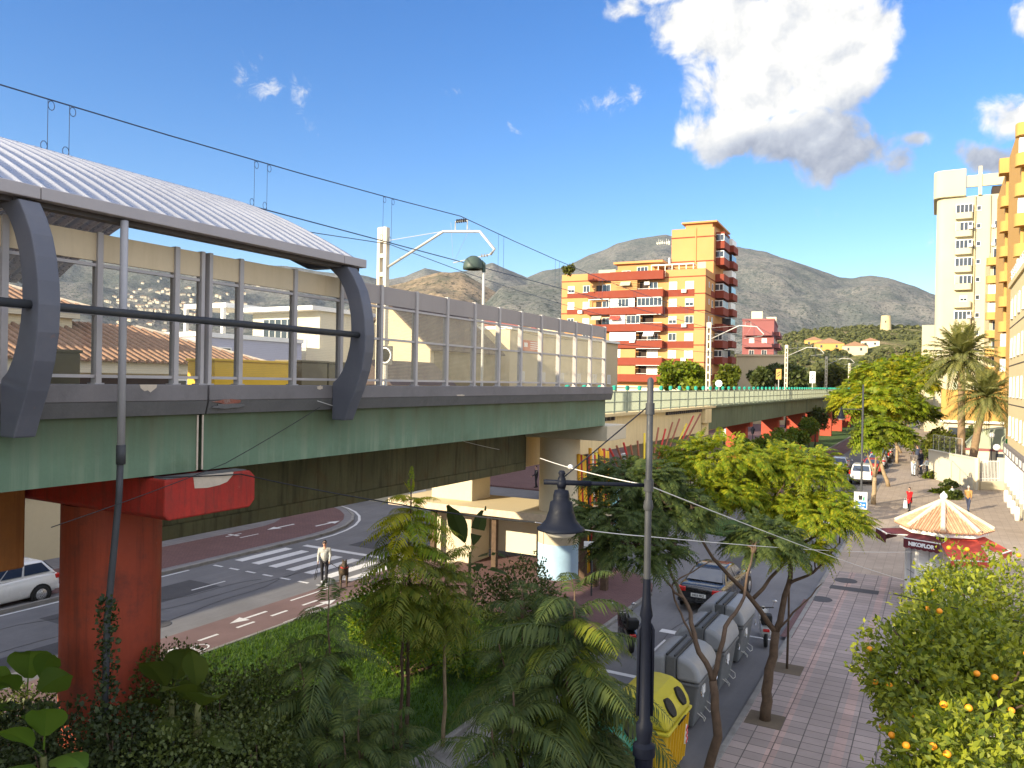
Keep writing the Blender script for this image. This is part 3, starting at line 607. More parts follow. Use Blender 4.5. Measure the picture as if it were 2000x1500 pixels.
# white houses scattered over the lower mountain, seen through the barrier glass
hz = random.Random(4)
def far_house(name, label, cat, p, w, d, h, rz, m, roof='tile', group=None):
    t = thing(name, label, cat, p, rz, group)
    b = MB(); b.box((-w / 2, -d / 2, -6), (w / 2, d / 2, h)); b.build('wall', M[m], t)
    b = MB(); b.prism([(-w / 2 - .3, h), (w / 2 + .3, h), (0, h + w * .2)], 'y', -d / 2 - .3, d / 2 + .3); b.build('roof', M[roof], t)
    b = MB()
    for q in (-.25, .25): b.box((q * w - .7, -d / 2 - .06, h * .35), (q * w + .7, -d / 2 - .01, h * .75))
    b.build('windows', M['pane'], t)
    return t
for i in range(190):
    px = hz.gauss(320, 90); py = hz.gauss(590, 20)
    if not (205 < px < 520): continue
    p = terrain_point(MTN, px, py)
    far_house('hillside_house', 'white house on the lower mountain slope seen through the glass barrier', 'house', p, hz.uniform(7, 15), hz.uniform(7, 10), hz.uniform(3.5, 6), TH + hz.uniform(-.5, .5), 'white_wall', group='white houses on the lower mountain slope')
for (px, py, w, h, m, lb) in ((1617, 672, 20, 4.5, 'amber_wall', 'long salmon house on the green hillside'), (1668, 676, 16, 5, 'cream_wall', 'low pale house right of the long salmon house on the hill'), (1695, 666, 12, 4, 'white_wall', 'small white house highest on the green hillside'), (1585, 668, 13, 5, 'amber_wall', 'low tan house left of the long salmon house on the hill')):
    far_house('hill_house', lb, 'house', terrain_point(GH, px, py + 6), w, 10, h, TH * .2, m)
# round watch tower on the hill top
p = terrain_point(GH, 1731, 641); t = thing('watch_tower', 'round stone watch tower standing on the green hilltop', 'tower', p)
b = MB(); b.lathe([(5.2, -5), (4.9, 2), (4.3, 13.4), (4.35, 13.6)], (0, 0, 0), 20); b.build('wall', M['stone'], t)
b = MB(); b.box((-.5, -4.9, 6.5), (.5, -4.3, 8.4)); b.build('doorway', M['dark'], t)
# aerials and buildings on the summit
p = terrain_point(MTN, 1292, 465); t = thing('summit_station', 'cluster of white masts and huts on the mountain summit', 'antenna station', p)
b = MB()
for i in range(6): b.box((-30 + i * 12, -5, -10), (-23 + i * 12, 5, 4 + (i % 3) * 2))
b.build('huts', M['white_wall'], t)
b = MB()
for i in range(7): b.tube([(-32 + i * 10, 0, 0), (-32 + i * 10, 0, 11 + (i * 7 % 4) * 4)], .55, 5)
b.build('masts', M['galv'], t)
# scrub wood over the green hill: one mass of small crowns made of leaf clumps
def wood():
    A = GH; n, k = A.shape[:2]; Vs = []; r = np.random.default_rng(3)
    cnt = 5200
    ii = r.integers(0, n - 1, cnt); jj = r.integers(0, 58, cnt); base = A[ii, jj] + r.uniform(-6, 6, (cnt, 3)) * np.array([1, 1, 0])
    clump = np.array([mnoise.noise(Vector((x * .02, y * .02, 0))) for x, y, _ in base]); keep = clump > -.25; base = base[keep]
    q = 34; c = len(base); rad = r.uniform(1.6, 4.4, c)
    d = r.normal(size=(c, q, 3)); d /= np.linalg.norm(d, axis=2, keepdims=True); d[..., 2] = np.abs(d[..., 2]) * .9
    P = base[:, None] + d * (rad * .8)[:, None, None] * r.uniform(.6, 1.05, (c, q, 1)) + np.array([0, 0, .6])
    a = np.cross(d, r.normal(size=(c, q, 3))); a /= np.linalg.norm(a, axis=2, keepdims=True); b_ = np.cross(d, a); s = (rad * .36)[:, None, None] * r.uniform(.6, 1.2, (c, q, 1))
    V = np.stack([P - a * s, P - b_ * s * .8, P + a * s, P + b_ * s * .8], 2).reshape(-1, 3)
    tag(np_mesh('scrub_wood', V, np.arange(len(V)).reshape(-1, 4), M['leaf_wood']), kind='stuff')
wood()
# ---------------------------------------------------------------- elevated station platform and railway viaduct
FX = -11.4
t = thing('elevated_platform', 'grey and green raised station platform crossing the picture from the left', 'railway platform', (-14, 4, 0))
for (y0, y1) in ((-26, 9.38), (9.42, 29.0)):
    b = MB(); b.prism([(FX, 7.86), (FX, 8.14), (FX - .36, 8.14), (FX - .36, 7.86)][::-1], 'y', y0, y1); b.build('edge_beam', M['concrete'], t, True, bevel=.015)
    b = MB(); b.prism([(FX - .07, 7.62), (FX - .003, 7.857), (FX - .5, 7.857), (FX - .5, 7.62)][::-1], 'y', y0, y1 + (.0 if y1 < 20 else -.003)); b.build('edge_lip', M['concrete_lip'], t, True)
for (y0, y1, lb) in ((-26, 9.28, None), (9.42, 28.55, None)):
    b = MB(); b.prism([(FX - .14, 6.6), (FX - .14, 7.617), (FX - 1.3, 7.617), (FX - 1.3, 6.6)][::-1], 'y', y0, y1)
    g = b.build('girder', M['girder'], t, True)
for y in (9.26, 9.40): 
    b = MB(); b.box((FX - .135, y - .03 if y > 9.3 else y, 6.62), (FX - .12, y + (.03 if y < 9.3 else .0), 7.6)); b.build('joint_edge', M['plaster'], t, True)
b = MB(); b.box((-20.05, -26, 7.3), (FX - 1.31, 28.55, 7.612)); b.build('deck', M['concrete'], t, True)
b = MB(); b.box((-16.2, -26, 4.62), (-15, 8.25, 7.29)); o = b.build('inner_girder', M['girder_rust'], t, True, bevel=.04); tag(o, 'rust orange inner girder under the deck')
b = MB(); b.box((-16.2, 10.35, 4.62), (-15, 28.45, 7.29)); b.box((-15.01, 10.35, 4.62), (-14.93, 28.3, 4.95)); 
o = b.build('inner_girder', M['girder_dark'], t, True, bevel=.03); tag(o, 'dark olive stained inner girder under the deck')
# wear: chips in the beam
def chip(px, py, w, h, m, X=FX + .004, seed=1):
    c = on_x(px, py, X); r = random.Random(seed); n = 14; pts = []
    for i in range(n):
        a = 2 * math.pi * i / n; k = r.uniform(.65, 1.05); pts.append((c.y + w * math.cos(a) * k, c.z + min(h, h * math.sin(a)) * k))
    b = MB(); b.prism(pts, 'x', X - .02, X); b.build('chip', M[m], t, True)
b = MB(); c = on_x(291, 757, FX + .004); b.prism([(c.y - .17, 8.139), (c.y - .15, 8.08), (c.y - .08, 8.03), (c.y - .02, 8.045), (c.y + .03, 8.01), (c.y + .1, 8.06), (c.y + .14, 8.09), (c.y + .15, 8.139)], 'x', FX - .02, FX + .004); b.build('chip', M['plaster'], t, True)
chip(446, 784, .38, .05, 'brickwear', seed=3); chip(448, 793, .42, .05, 'concrete_lip', FX + .003, seed=5); chip(625, 757, .10, .05, 'plaster', seed=8); chip(900, 772, .25, .03, 'plaster', seed=9)

# piers of the platform
def round_pier(name, label, x, y, r, ztop, m, cap=None):
    p = thing(name, label, 'bridge pier', (x, y, 0))
    b = MB(); b.lathe([(r * 1.0, 0), (r, ztop)], (0, 0, 0), 40); b.build('shaft', M[m], p, auto=40)
    return p
p = round_pier('bridge_pier', 'thick round red pier with a red crosshead and ivy at its foot', -13.95, 9.3, .88, 5.86, 'red_pier')
b = MB(); b.prism([(8.35, 5.95), (8.43, 5.87), (10.15, 5.87), (10.28, 6.0), (10.28, 6.44), (10.15, 6.56), (8.35, 6.56)], 'x', -19.5, -11.15); b.build('crosshead', M['red_cap'], p, True, bevel=.03)
b = MB(); z = 6.56; b.prism([(8.9, z + .002), (8.93, 6.36), (9.2, 6.34), (9.45, 6.36), (9.62, 6.40), (9.7, 6.47), (9.74, 6.5), (9.76, z + .002)], 'x', -11.2, -11.146); b.build('bare_patch', M['plaster'], p, True)
b = MB(); b.box((-11.5, 8.4, 6.561), (-11.2, 10.1, 6.575)); b.build('ledge_dirt', M['concrete_lip'], p, True)
p = round_pier('bridge_pier', 'round cream pier at the end of the platform behind the bell lamp', -13.9, 29.4, .85, 5.98, 'cream_pier')
b = MB(); b.box((-20, 28.35, 5.99), (-11.35, 30.45, 6.585)); b.build('crosshead', M['cream_pier'], p, True, bevel=.02)
b = MB(); b.lathe([(.856, .01), (.856, 1.55)], (0, 0, 0), 40); b.build('painted_base', M['blue_paint'], p, auto=40)
p = thing('bridge_pier', 'broad square cream pier with a sunlit wedge behind the banana leaves', 'bridge pier', (-19.2, 30, 0))
b = MB(); b.box((-20.3, 29.2, 0), (-18.1, 30.8, 4.6)); b.build('shaft', M['cream_pier'], p, True, bevel=.04)
b = MB(); b.box((-21.4, 28.95, 4.65), (-15.3, 31.1, 5.95)); b.box((-16.2, 28.7, 5.95), (-15.6, 29.2, 6.9)); b.build('crosshead', M['cream'], p, True, bevel=.03)

# cream span over the cross street and the green viaduct beyond
t = thing('railway_viaduct', 'long green railway viaduct running away beyond the cream span', 'viaduct', (-18, 60, 0))
VX = -14.6
b = MB(); b.prism([(VX, 4.88), (VX, 6.58), (-24, 6.58), (-24, 4.88)][::-1], 'y', 30.7, 54.2); o = b.build('cream_span', M['cream'], t, True, bevel=.02); tag(o, 'cream painted span over the cross street')
b = MB(); b.prism([(VX + .32, 6.6), (VX + .34, 6.74), (-24, 6.74), (-24, 6.6)][::-1], 'y', 30.6, 57); b.build('deck_lip', M['cream'], t, True)
b = MB()
for y in list(np.arange(30.9, 37.0, .55)) + list(np.arange(46.0, 54, .45)): b.box((VX + .003, y, 6.38), (VX + .16, y + .16, 6.597))
b.build('brackets', M['gutter'], t, True)
b = MB(); b.box((VX - .35, 54.25, 5.55), (VX + .3, 55.9, 6.56)); b.box((VX - 3, 54.5, 4.6), (VX + .02, 56.2, 5.5)); b.build('bearing_block', M['cream'], t, True, bevel=.03)
ys = [56.2] + [56.2 + 16.4 * k for k in range(1, 17)]
for a, c in zip(ys[:-1], ys[1:]):
    b = MB(); b.prism([(VX, 4.98), (VX, 6.58), (-17.8, 6.58), (-17.8, 4.98)][::-1], 'y', a + .05, c - .05)
    b.box((VX + .003, c - 1.0, 4.99), (VX + .03, c - .75, 6.57)); b.build('girder', M['far_girder'], t, True)
b = MB(); b.prism([(VX + .22, 6.6), (VX + .22, 6.74), (-19.5, 6.74), (-19.5, 6.6)][::-1], 'y', 57.003, 318); b.build('deck_lip', M['far_girder'], t, True)
for k, y in enumerate(ys[1:10]):
    p = thing('bridge_pier', ('nearest', 'second', 'third', 'fourth', 'fifth', 'sixth', 'seventh', 'eighth', 'ninth')[k] + ' red wall pier under the green viaduct beyond the cross street', 'bridge pier', (-17, y, 0), group='red piers under the far viaduct')
    b = MB(); b.box((-17.1, y - .5, 0), (-15.3, y + .5, 4.5)); b.build('shaft', M['red_far'], p, True, bevel=.03)
    b = MB(); b.box((-17.6, y - .6, 4.5), (-14.9, y + .6, 4.97)); b.build('crosshead', M['red_far'], p, True)
p = thing('bridge_pier', 'cream wall pier with a bright sunlit wedge at the far end of the cream span', 'bridge pier', (-17, 54.6, 0))
b = MB(); b.box((-20, 53.7, 0), (-14.9, 55.0, 4.86)); b.build('shaft', M['cream_pier'], p, True, bevel=.03)
# green railing with capped posts
t = thing('viaduct_railing', 'green grey metal railing with teal post caps along the viaduct', 'railing', (VX + .15, 60, 6.74))
RX = VX + .16
b = MB()
for y in np.arange(30.7, 150, .13): b.box((RX - .015, y, 6.86), (RX + .015, y + .062, 7.82))
b.build('balusters', M['fence'], t, True)
b = MB(); b.box((RX - .03, 30.6, 7.82), (RX + .03, 318, 7.88)); b.box((RX - .03, 30.6, 6.80), (RX + .03, 318, 6.858)); b.box((RX - .028, 30.6, 7.3), (RX + .028, 318, 7.34)); b.box((RX - .06, 150, 6.86), (RX - .03, 318, 7.80)); b.build('rails', M['fence'], t, True)
posts = np.arange(31.2, 165, 1.9)
for y in posts:
    b = MB(); b.box((RX - .05, y - .04, 6.75), (RX + .05, y + .04, 7.92)); o = b.build('post', M['fence'], t, True)
    b = MB(); b.lathe([(.05, 7.92), (.12, 7.95), (.12, 8.14), (.05, 8.18)], (RX, y, 0), 8); b.build('cap', M['teal'], o, False)
for o in kids(t):
    if o.name.startswith('post'):
        for c in kids(o): c.location = -t.location
b = MB(); b.prism([(170, 7.9), (230, 8.35), (318, 8.35), (318, 7.9)], 'x', RX - .05, RX + .05); b.build('screen', M['teal'], t, True)

# noise barrier on the platform edge
BX = FX - .17
t = thing('noise_barrier', 'glazed noise barrier with grey posts along the platform edge', 'noise barrier', (BX, 4, 8.14))
left = [8.8 - 1.4 * k for k in range(25)]; right = [10.2 + 1.4 * k for k in range(14)]
allp = sorted(left + [9.33, 9.50] + right)
for y in allp:
    w = .035 if y in (9.33, 9.50) else .045
    b = MB(); b.box((BX - .07, y - w, 8.142), (BX + .07, y + w, 10.52)); b.box((BX - .1, y - .08, 8.141), (BX + .09, y + .08, 8.16)); b.build('post', M['post'], t, True)
for a, c in zip(allp[:-1], allp[1:]):
    if c - a < .3: continue
    y0, y1 = a + .047, c - .047
    b = MB(); b.box((BX - .03, y0, 10.07), (BX + .03, y1, 10.50)); b.build('top_panel', M['band_cream' if c < 13.3 else 'band_grey'], t, True)
    b = MB(); b.quad((BX, y0, 8.26), (BX, y1, 8.26), (BX, y1, 10.0), (BX, y0, 10.0)); b.build('glass_pane', M['glass' if c < 15 else 'glass_hazy'], t, True)
    b = MB()
    for z, h in ((8.24, .05), (9.22, .05), (9.98, .05)):
        b = MB(); b.box((BX - .03, y0, z), (BX + .035, y1, z + h)); b.build('rail', M['post'], t, True)

# curved canopy
t = thing('platform_canopy', 'curved ribbed metal canopy roof on dark C shaped ribs', 'canopy', (-14, 4, 8))
prof = []
for i in range(25):
    x = -11.1 - 11.6 * i / 24; prof.append((x, 10.88 + 2.0 * (1 - (abs(x + 16.9) / 5.8) ** 1.6)))
ysn = [-26 + .5 * i for i in range(58)] + list(np.arange(3.0, 13.1, .0325))
V = []; 
for y in ysn:
    ph = (y / .325) % 1; dz = .055 * max(0, 1 - abs(ph - .5) / .16) ** .6 if y > 2.9 else 0
    for x, z in prof: V.append((x, y, z + dz))
n, k = len(ysn), len(prof); I = np.arange(n * k).reshape(n, k)
V = np.array(V); V2 = V - np.array([0, 0, .06]); Fq = np.stack([I[:-1, :-1], I[1:, :-1], I[1:, 1:], I[:-1, 1:]], -1).reshape(-1, 4)
o = np_mesh('roof', np.r_[V, V2] - np.array(t.location), np.r_[Fq, Fq[:, ::-1] + n * k], M['roof_metal'], t, smooth=True)
b = MB()
for a, c in ((-26, 1.0), (1.01, 6.2), (6.21, 12.5), (12.51, 13.22)): b.box((-11.2, a, 10.73), (-11.02, c, 10.91))
b.build('fascia', M['fascia'], t, True, bevel=.012)
b = MB(); b.box((-11.42, -26, 10.66), (-11.21, 13.2, 10.78)); b.build('gutter', M['gutter'], t, True)
outer = [(-11.02, 10.68), (-10.85, 10.45), (-10.7, 10.18), (-10.6, 9.88), (-10.53, 9.55), (-10.5, 9.22), (-10.52, 8.85), (-10.6, 8.46), (-10.75, 8.05), (-10.92, 7.7), (-11.05, 7.4)]
inner = [(-11.396, 7.4), (-11.396, 8.2), (-11.25, 8.3), (-11.13, 8.46), (-11.02, 8.7), (-10.94, 8.98), (-10.9, 9.28), (-10.92, 9.6), (-11.0, 9.95), (-11.12, 10.22), (-11.28, 10.46), (-11.55, 10.68)]
for y in (-22, -15, -8, -.8, 5.9, 12.6):
    b = MB(); b.prism(outer + inner, 'y', y, y + .3); b.build('rib', M['steel_dark'], t, True, bevel=.02)
    b = MB(); b.prism([(-12.2, 10.70), (-11.12, 10.685), (-12.7, 11.62), (-14.2, 12.22), (-15.6, 12.68), (-17, 12.83), (-17, 12.4), (-15.4, 12.2), (-13.8, 11.6), (-12.9, 11.0)][::-1], 'y', y + .03, y + .27); b.build('roof_arch', M['steel_dark'], t, True)
b = MB(); b.tube([(-10.7, -26, 9.22), (-10.7, 12.65, 9.22)], .062, 14); b.build('pipe_rail', M['lamp_grey'], t, True, smooth=True)
# drain pipe
t = thing('drain_pipe', 'thin vertical drain pipe dropping from the canopy past the girder', 'pipe', (-11.05, 7.5, 0))
b = MB(); b.tube([(-11.1, 7.52, 7.2), (-11.1, 7.52, 10.69)], .058, 12); b.build('upper_pipe', M['steel_grey'], t, True, smooth=True)
b = MB(); b.tube([(-11.1, 7.52, 7.2), (-11.1, 7.5, 6.4), (-11.12, 7.35, 4.5), (-11.12, 7.3, 0)], .05, 12); b.lathe([(.07, 6.9), (.07, 7.2)], (-11.1, 7.52, 0), 12); b.build('lower_pipe', M['lamp_grey'], t, True, smooth=True)
# lamp on the platform
p = on_x(943, 640, -14); t = thing('platform_lamp', 'dark dome lamp on a pale post above the noise barrier', 'lamp', (p.x, p.y, 7.61))
b = MB(); b.tube([(0, 0, 0), (0, 0, 4.75)], .05, 10); b.build('post', M['galv'], t)
b = MB(); b.tube([(0, 0, 4.5), (0, 0, 4.8), (-.1, -.03, 4.88)], .065, 10); b.build('bracket', M['dome_green'], t)
b = MB(); b.lathe([(.36, 4.60), (.37, 4.65), (.35, 4.8), (.27, 4.97), (.12, 5.07), (.01, 5.09)], (-.36, -.12, 0), 20); b.build('lamp_dome', M['dome_green'], t, smooth=True)
b = MB(); b.lathe([(.24, 4.60), (.28, 4.619)], (-.36, -.12, 0), 20); b.build('lamp_glass', M['lamp_glass'], t)
# objects on the opposite platform
def pbox(name, label, cat, pxa, pxb, ptop, X, m, zb=7.615, d=1.2):
    a = on_x(pxa, ptop, X); c = on_x(pxb, ptop, X); q = thing(name, label, cat, (X, (a.y + c.y) / 2, zb)); h = a.z - zb; w = (c.y - a.y) / 2
    b = MB(); b.box((-d, -w, 0), (0, w, h - .08)); b.build('body', M[m], q, bevel=.03)
    b = MB(); b.box((-d - .04, -w - .04, h - .08), (.04, w + .04, h)); b.build('lid', M[m], q, bevel=.02); return q
pbox('equipment_cabinet', 'bright yellow cabinet on the far platform behind the glass', 'cabinet', 419, 576, 700, -18.8, 'yellow_box')
pbox('equipment_cabinet', 'olive grey cabinet to the right of the yellow cabinet', 'cabinet', 590, 640, 703, -18.8, 'olive_box')
pbox('equipment_cabinet', 'olive grey cabinet just left of the canopy rib', 'cabinet', 643, 690, 706, -18.8, 'olive_box')
pbox('equipment_cabinet', 'drab olive cabinet at the left near the white balustrade', 'cabinet', 98, 158, 681, -18.7, 'olive_box')
# A sign
p = on_x(752, 694, -18.5); t = thing('railway_sign', 'square grey railway sign with a white circled letter A', 'sign', (p.x, p.y, 7.61))
h = p.z - 7.61; b = MB(); b.box((-.36, -.02, h - .36), (.36, .02, h + .36)); b.build('panel', M['lamp_grey'], t, bevel=.01)
b = MB(); b.lathe([(.31, -.03), (.31, -.022), (.26, -.022), (.26, -.03)], (0, 0, h), 28, ax='y'); b.build('ring', M['sign_white'], t)
text_mesh('letter', 'A', .5, M['sign_white'], t, (0, -.025, h), (R(90), 0, 0), .004, .01)
b = MB(); b.tube([(0, .05, 0), (0, .05, h)], .04, 8); b.build('post', M['galv'], t)

# catenary masts and wires
MYS = [25.4, 77.7, 123.5, 172, 220, 268, 316]
def mast(y, first, label):
    q = thing('catenary_mast', label, 'catenary mast', (-20.3, y, 6.7), 0, 'catenary masts along the viaduct')
    H = 7.9
    b = MB()
    for x in (-.17, .17): b.box((x - .07, -.11, 0), (x + .07, .11, H))
    for z in np.arange(.4, H, .78): b.box((-.1, -.1, z), (.1, .1, z + .18))
    b.box((-.17, -.105, H - .6), (.17, .105, H + .02)); b.build('lattice_post', M['mast'], q)
    pts = [on_y(px, py, 25.4) - Vector((-20.3, 25.4, 6.7)) for px, py in ((757, 522), (866, 452), (937, 452), (966, 487), (958, 497))]
    pts = [Vector((p.x, 0, p.z)) for p in pts]
    b = MB(); b.tube(pts, .055, 8); b.build('arm', M['galv'], q, smooth=True)
    b = MB(); b.tube([Vector((.2, 0, 7.35)), pts[1]], .014, 5); b.build('stay', M['galv'], q)
    c = (pts[1] + pts[2]) / 2
    b = MB(); b.tube([c + Vector((-.28, 0, .05)), c + Vector((-.28, 0, .4)), c + Vector((.28, 0, .4)), c + Vector((.28, 0, .05))], .03, 6); b.build('bracket', M['galv'], q)
    b = MB(); 
    for i in range(5): b.lathe([(.03, -.03), (.09, 0), (.03, .03)], (c.x - .2 + i * .1, 0, c.z + .42), 8, ax='x')
    b.build('insulator', M['gutter'], q)
    e = pts[-1]; b = MB(); b.tube([e, (e.x - 1.7, 0, e.z - .22)], .02, 6)
    for i in range(3): b.lathe([(.02, -.03), (.07, 0), (.02, .03)], (e.x - .15 - i * .12, 0, e.z - .02), 8, ax='x')
    b.tube([(c.x - .5, 0, c.z + .4), (e.x - 1.7, 0, e.z - .25), (c.x + .4, 0, c.z + .1)], .008, 4); b.build('steady_arm', M['galv'], q)
    return q
ml = ['pale lattice catenary mast with a bent arm just behind the noise barrier', 'pale lattice catenary mast in front of the orange apartment block', 'third catenary mast left of the green hill', 'fourth catenary mast down the line', 'fifth catenary mast down the line', 'sixth catenary mast down the line', 'farthest catenary mast down the line']
m0 = mast(25.4, True, ml[0])
for y, lb in zip(MYS[1:], ml[1:]):
    c = dup(m0); c.location = (-20.3, y, 6.7); c['label'] = lb
WXX = -16.5
def wire(name, label, pts, r, m, cat='cable', extra=None):
    t = thing(name, label, cat, pts[0]); b = MB(); b.tube(pts, r, 5, cap=False); b.build('strand', M[m], t, True)
    for e in extra or []: e.build('dropper', M[m], t, True)
    return t
ms = [-27] + MYS; pts = []; exs = []
for a, c in zip(ms[:-1], ms[1:]):
    for i in range(12):
        u = i / 12; pts.append((WXX, a + (c - a) * u, 14.75 - 3.2 * u * (1 - u)))
    for yb in [20.6 - 5.6 * k for k in range(6)] if a < 20 else [a + 5.6 * k + 3 for k in range(7)]:
        for dy in (0, .46):
            y = yb + dy; uu = (y - a) / (c - a); zt = 14.75 - 3.2 * uu * (1 - uu)
            ex = MB(); exs.append(ex); ex.tube([(WXX, y, 12.97), (WXX, y, zt)], .008, 4)
            if a < 20:
                for z, s in ((zt - .11, 1), (13.08, -1)): ex.tube([(WXX, y + s * .07 + .07 * math.cos(j), z + .1 * math.sin(j)) for j in np.linspace(0, 6.28, 10)], .009, 4)
wire('messenger_wire', 'upper overhead railway wire with looped droppers', pts, .017, 'wire', 'overhead wire', exs)
wire('contact_wire', 'lower overhead railway wire under the droppers', [(WXX, y, 12.97) for y in np.arange(-27, 316, 6)], .018, 'wire', 'overhead wire')
wire('feeder_wire', 'thin third overhead wire left of the contact wire', [(-20.0, a + (c - a) * u, 13.9 - 4 * u * (1 - u)) for a, c in zip(ms[:-1], ms[1:]) for u in np.linspace(0, .92, 10)], .016, 'wire', 'overhead wire')
wire('feeder_wire', 'dark wire running low behind the mast to the barrier', [(-20.3, 25.4, 11.6), (-20.1, 40, 10.9), (-19.8, 77.7, 11.5)], .02, 'wire_black', 'overhead wire')

# signal boards beside the far track
def board(name, label, px, py, Y, w, h, m, txt=None):
    p = on_y(px, py, Y); q = thing(name, label, 'signal board', (p.x, p.y, 6.7)); hh = p.z - 6.7
    b = MB(); b.tube([(0, .05, 0), (0, .05, hh)], .07, 8); b.build('post', M['galv'], q)
    b = MB(); b.box((-w / 2, -.04, hh - h / 2), (w / 2, .04, hh + h / 2)); b.build('panel', M[m], q, bevel=.03)
    b = MB()
    for k in range(2): b.bar((-w * .3, -.05, hh - h * .2 + k * h * .25), (w * .3, -.05, hh + k * h * .25), .03, .12); 
    b.build('stripe', M['ink'], q); return q
board('signal_board', 'amber upright board beside the track left of the third mast', 1521, 731, 115, .75, 1.5, 'amber_wall')
board('signal_board', 'white upright board with dark stripes beside the track', 1587, 737, 120, .8, 1.7, 'sign_white')
p = on_y(1404, 749, 74); q = thing('round_signal', 'white round signal disc on the viaduct by the second mast', 'signal', (p.x, p.y, 6.7)); hh = p.z - 6.7
b = MB(); b.lathe([(.01, -.05), (.33, -.05), (.33, .03), (.01, .03)], (0, 0, hh), 12, ax='y'); b.build('disc', M['sign_white'], q)
b = MB(); b.tube([(0, .06, 0), (0, .06, hh)], .04, 6); b.build('post', M['galv'], q)

# painted pole sculpture in front of the cream span
t = thing('pole_sculpture', 'fan of leaning painted poles under the cream railway span', 'sculpture', (-13.2, 36, 0))
cols = [('po', (.85, .42, .02)), ('pr', (.50, .04, .03)), ('py', (.85, .62, .05)), ('pk', (.03, .02, .02)), ('pb', (.30, .10, .05)), ('pw', (.75, .7, .6))]
for k, c in cols: M[k] = mat('pole_' + k, c, .6, .1, 4)
r = random.Random(5)
for i in range(30):
    u = i / 29
    if u < .55: seq = 'po pr py po pk pr po pw pr py pk po'.split()
    else: seq = 'pr pb pb py pr pb'.split()
    bx = 1142 + (1240 - 1142) * u if u < .55 else 1190 + 95 * u; tx = 1130 + (u / .55) * 60 if u < .55 else 1190 + (u - .55) / .45 * 178
    ty = 885 - 10 * u if u < .55 else 885 - ((u - .55) / .45) ** .8 * 72
    a = on_x(bx, 985 - 20 * u, -13.0 - .02 * i); c = on_x(tx, ty + r.uniform(-8, 8), -13.0 - .02 * i); a.z = max(a.z, .0); mid = (a + c) / 2 + Vector((0, -.25 * (1 - u), 0))
    a.z = 0
    b = MB(); b.tube([a, mid, c], .08 if u < .55 else .055, 8); b.build('pole', M[seq[i % len(seq)]], t, True, smooth=True)
t = thing('mural_panel', 'pale cyan mural board behind the painted poles', 'mural', (-13.9, 38, 0)); M['cyan'] = mat('mural_cyan', (.28, .62, .68), .7, .1, 3, dirt=.8, dcol=(.75, .8, .8), dscale=1.4, spots=.9, spcol=(.1, .3, .4))
a = on_x(1168, 965, -13.9); c = on_x(1212, 885, -13.9); b = MB(); b.box((-14.0, a.y, 0), (-13.9, c.y, 3.6), top=.97); b.build('board', M['cyan'], t, True)
# ---------------------------------------------------------------- buildings
_wc = {}
def win_meshes(w, h, style):
    k = (round(w, 2), round(h, 2), style)
    if k in _wc: return _wc[k]
    f = MB(); fw = .07
    if style != 'bare':
        f.box((-w / 2, -.07, 0), (-w / 2 + fw, .0, h)); f.box((w / 2 - fw, -.07, 0), (w / 2, .0, h)); f.box((-w / 2 + fw, -.07, h - fw), (w / 2 - fw, .0, h)); f.box((-w / 2 + fw, -.07, 0), (w / 2 - fw, .0, fw))
        n = max(1, round(w / .75))
        for i in range(1, n): f.box((-w / 2 + w * i / n - .03, -.06, fw), (-w / 2 + w * i / n + .03, .0, h - fw))
        f.box((-w / 2 - .06, -.12, -.07), (w / 2 + .06, .0, -.005))
    else:
        f.box((-w / 2 - .05, -.1, -.06), (w / 2 + .05, 0, -.003))
    p = MB(); g = 1
    p.box((-w / 2 + .05, -.035, .05), (w / 2 - .05, -.004, h - .05))
    r = random.Random(hash(k) % 99991 if False else int(w * 131 + h * 977))
    a = f.build('window', M['white']); c = p.build('pane', M['pane']); s = MB(); s.box((-w / 2 + .06, -.045, h * .45), (w / 2 - .06, -.036, h - .07)); d = s.build('blind', M['pane_pale'])
    res = []
    for o in (a, c, d): me = o.data; off = o.location.copy(); me.transform(Matrix.Translation(off)); bpy.data.objects.remove(o); res.append(me)
    _wc[k] = res; return res
def window(par, w, h, loc, rz=0, style='frame', blind=0, name='window'):
    a, c, d = win_meshes(w, h, style)
    o = bpy.data.objects.new(name, a); COL.objects.link(o); o.parent = par; o.location = loc; o.rotation_euler = (0, 0, rz)
    q = bpy.data.objects.new('pane', c if blind < 2 else c); COL.objects.link(q); q.parent = o
    if blind:
        s = bpy.data.objects.new('blind', d); COL.objects.link(s); s.parent = o
        if blind == 2: s.scale = (1, 1.15, 1.85); s.location.z = -h * .80 + .02
    return o
def part(par, name, m, boxes, bevel=0):
    b = MB()
    for a, c in boxes: b.box(a, c)
    return b.build(name, M[m], par, bevel=bevel)

# orange and brick red apartment block
t = thing('apartment_block', 'orange apartment block with brick red balconies and a taller tower at its right', 'apartment block', (-61.66, 130.0, 0), R(3)); t.scale = (1.035, 1, 1)
L = 25.7
part(t, 'wall', 'orange_wall', [((0, 0, 0), (L, 18, 27.05)), ((0, -.002, 27.051), (5.2, .25, 28.3)), ((18.95, -.002, 27.051), (L, .25, 28.3)), ((L - .25, .252, 27.051), (L + .002, 6.4, 28.3)), ((0, .252, 27.051), (.25, 18, 28.3))])
o = part(t, 'tower', 'orange_wall', [((18.3, 6.5, 27.06), (L + .004, 22, 36.6)), ((L - 3.2, 6.35, 27.06), (L - 3.02, 6.497, 36.9))])
b = MB()
for z in (27.0, 24.0, 21.05, 18.1, 15.1, 12.1, 9.1): b.box((-.04, -.04, z - .09), (L + .05, -.003, z + .09)); b.box((L + .006, -.04, z - .09), (L + .05, 18, z + .09))
for z in (30.6, 35.0): b.box((18.25, 6.44, z - .1), (L + .05, 6.497, z + .1)); b.box((L + .006, 6.44, z - .1), (L + .05, 22, z + .1))
b.build('band', M['red_wall'], t)
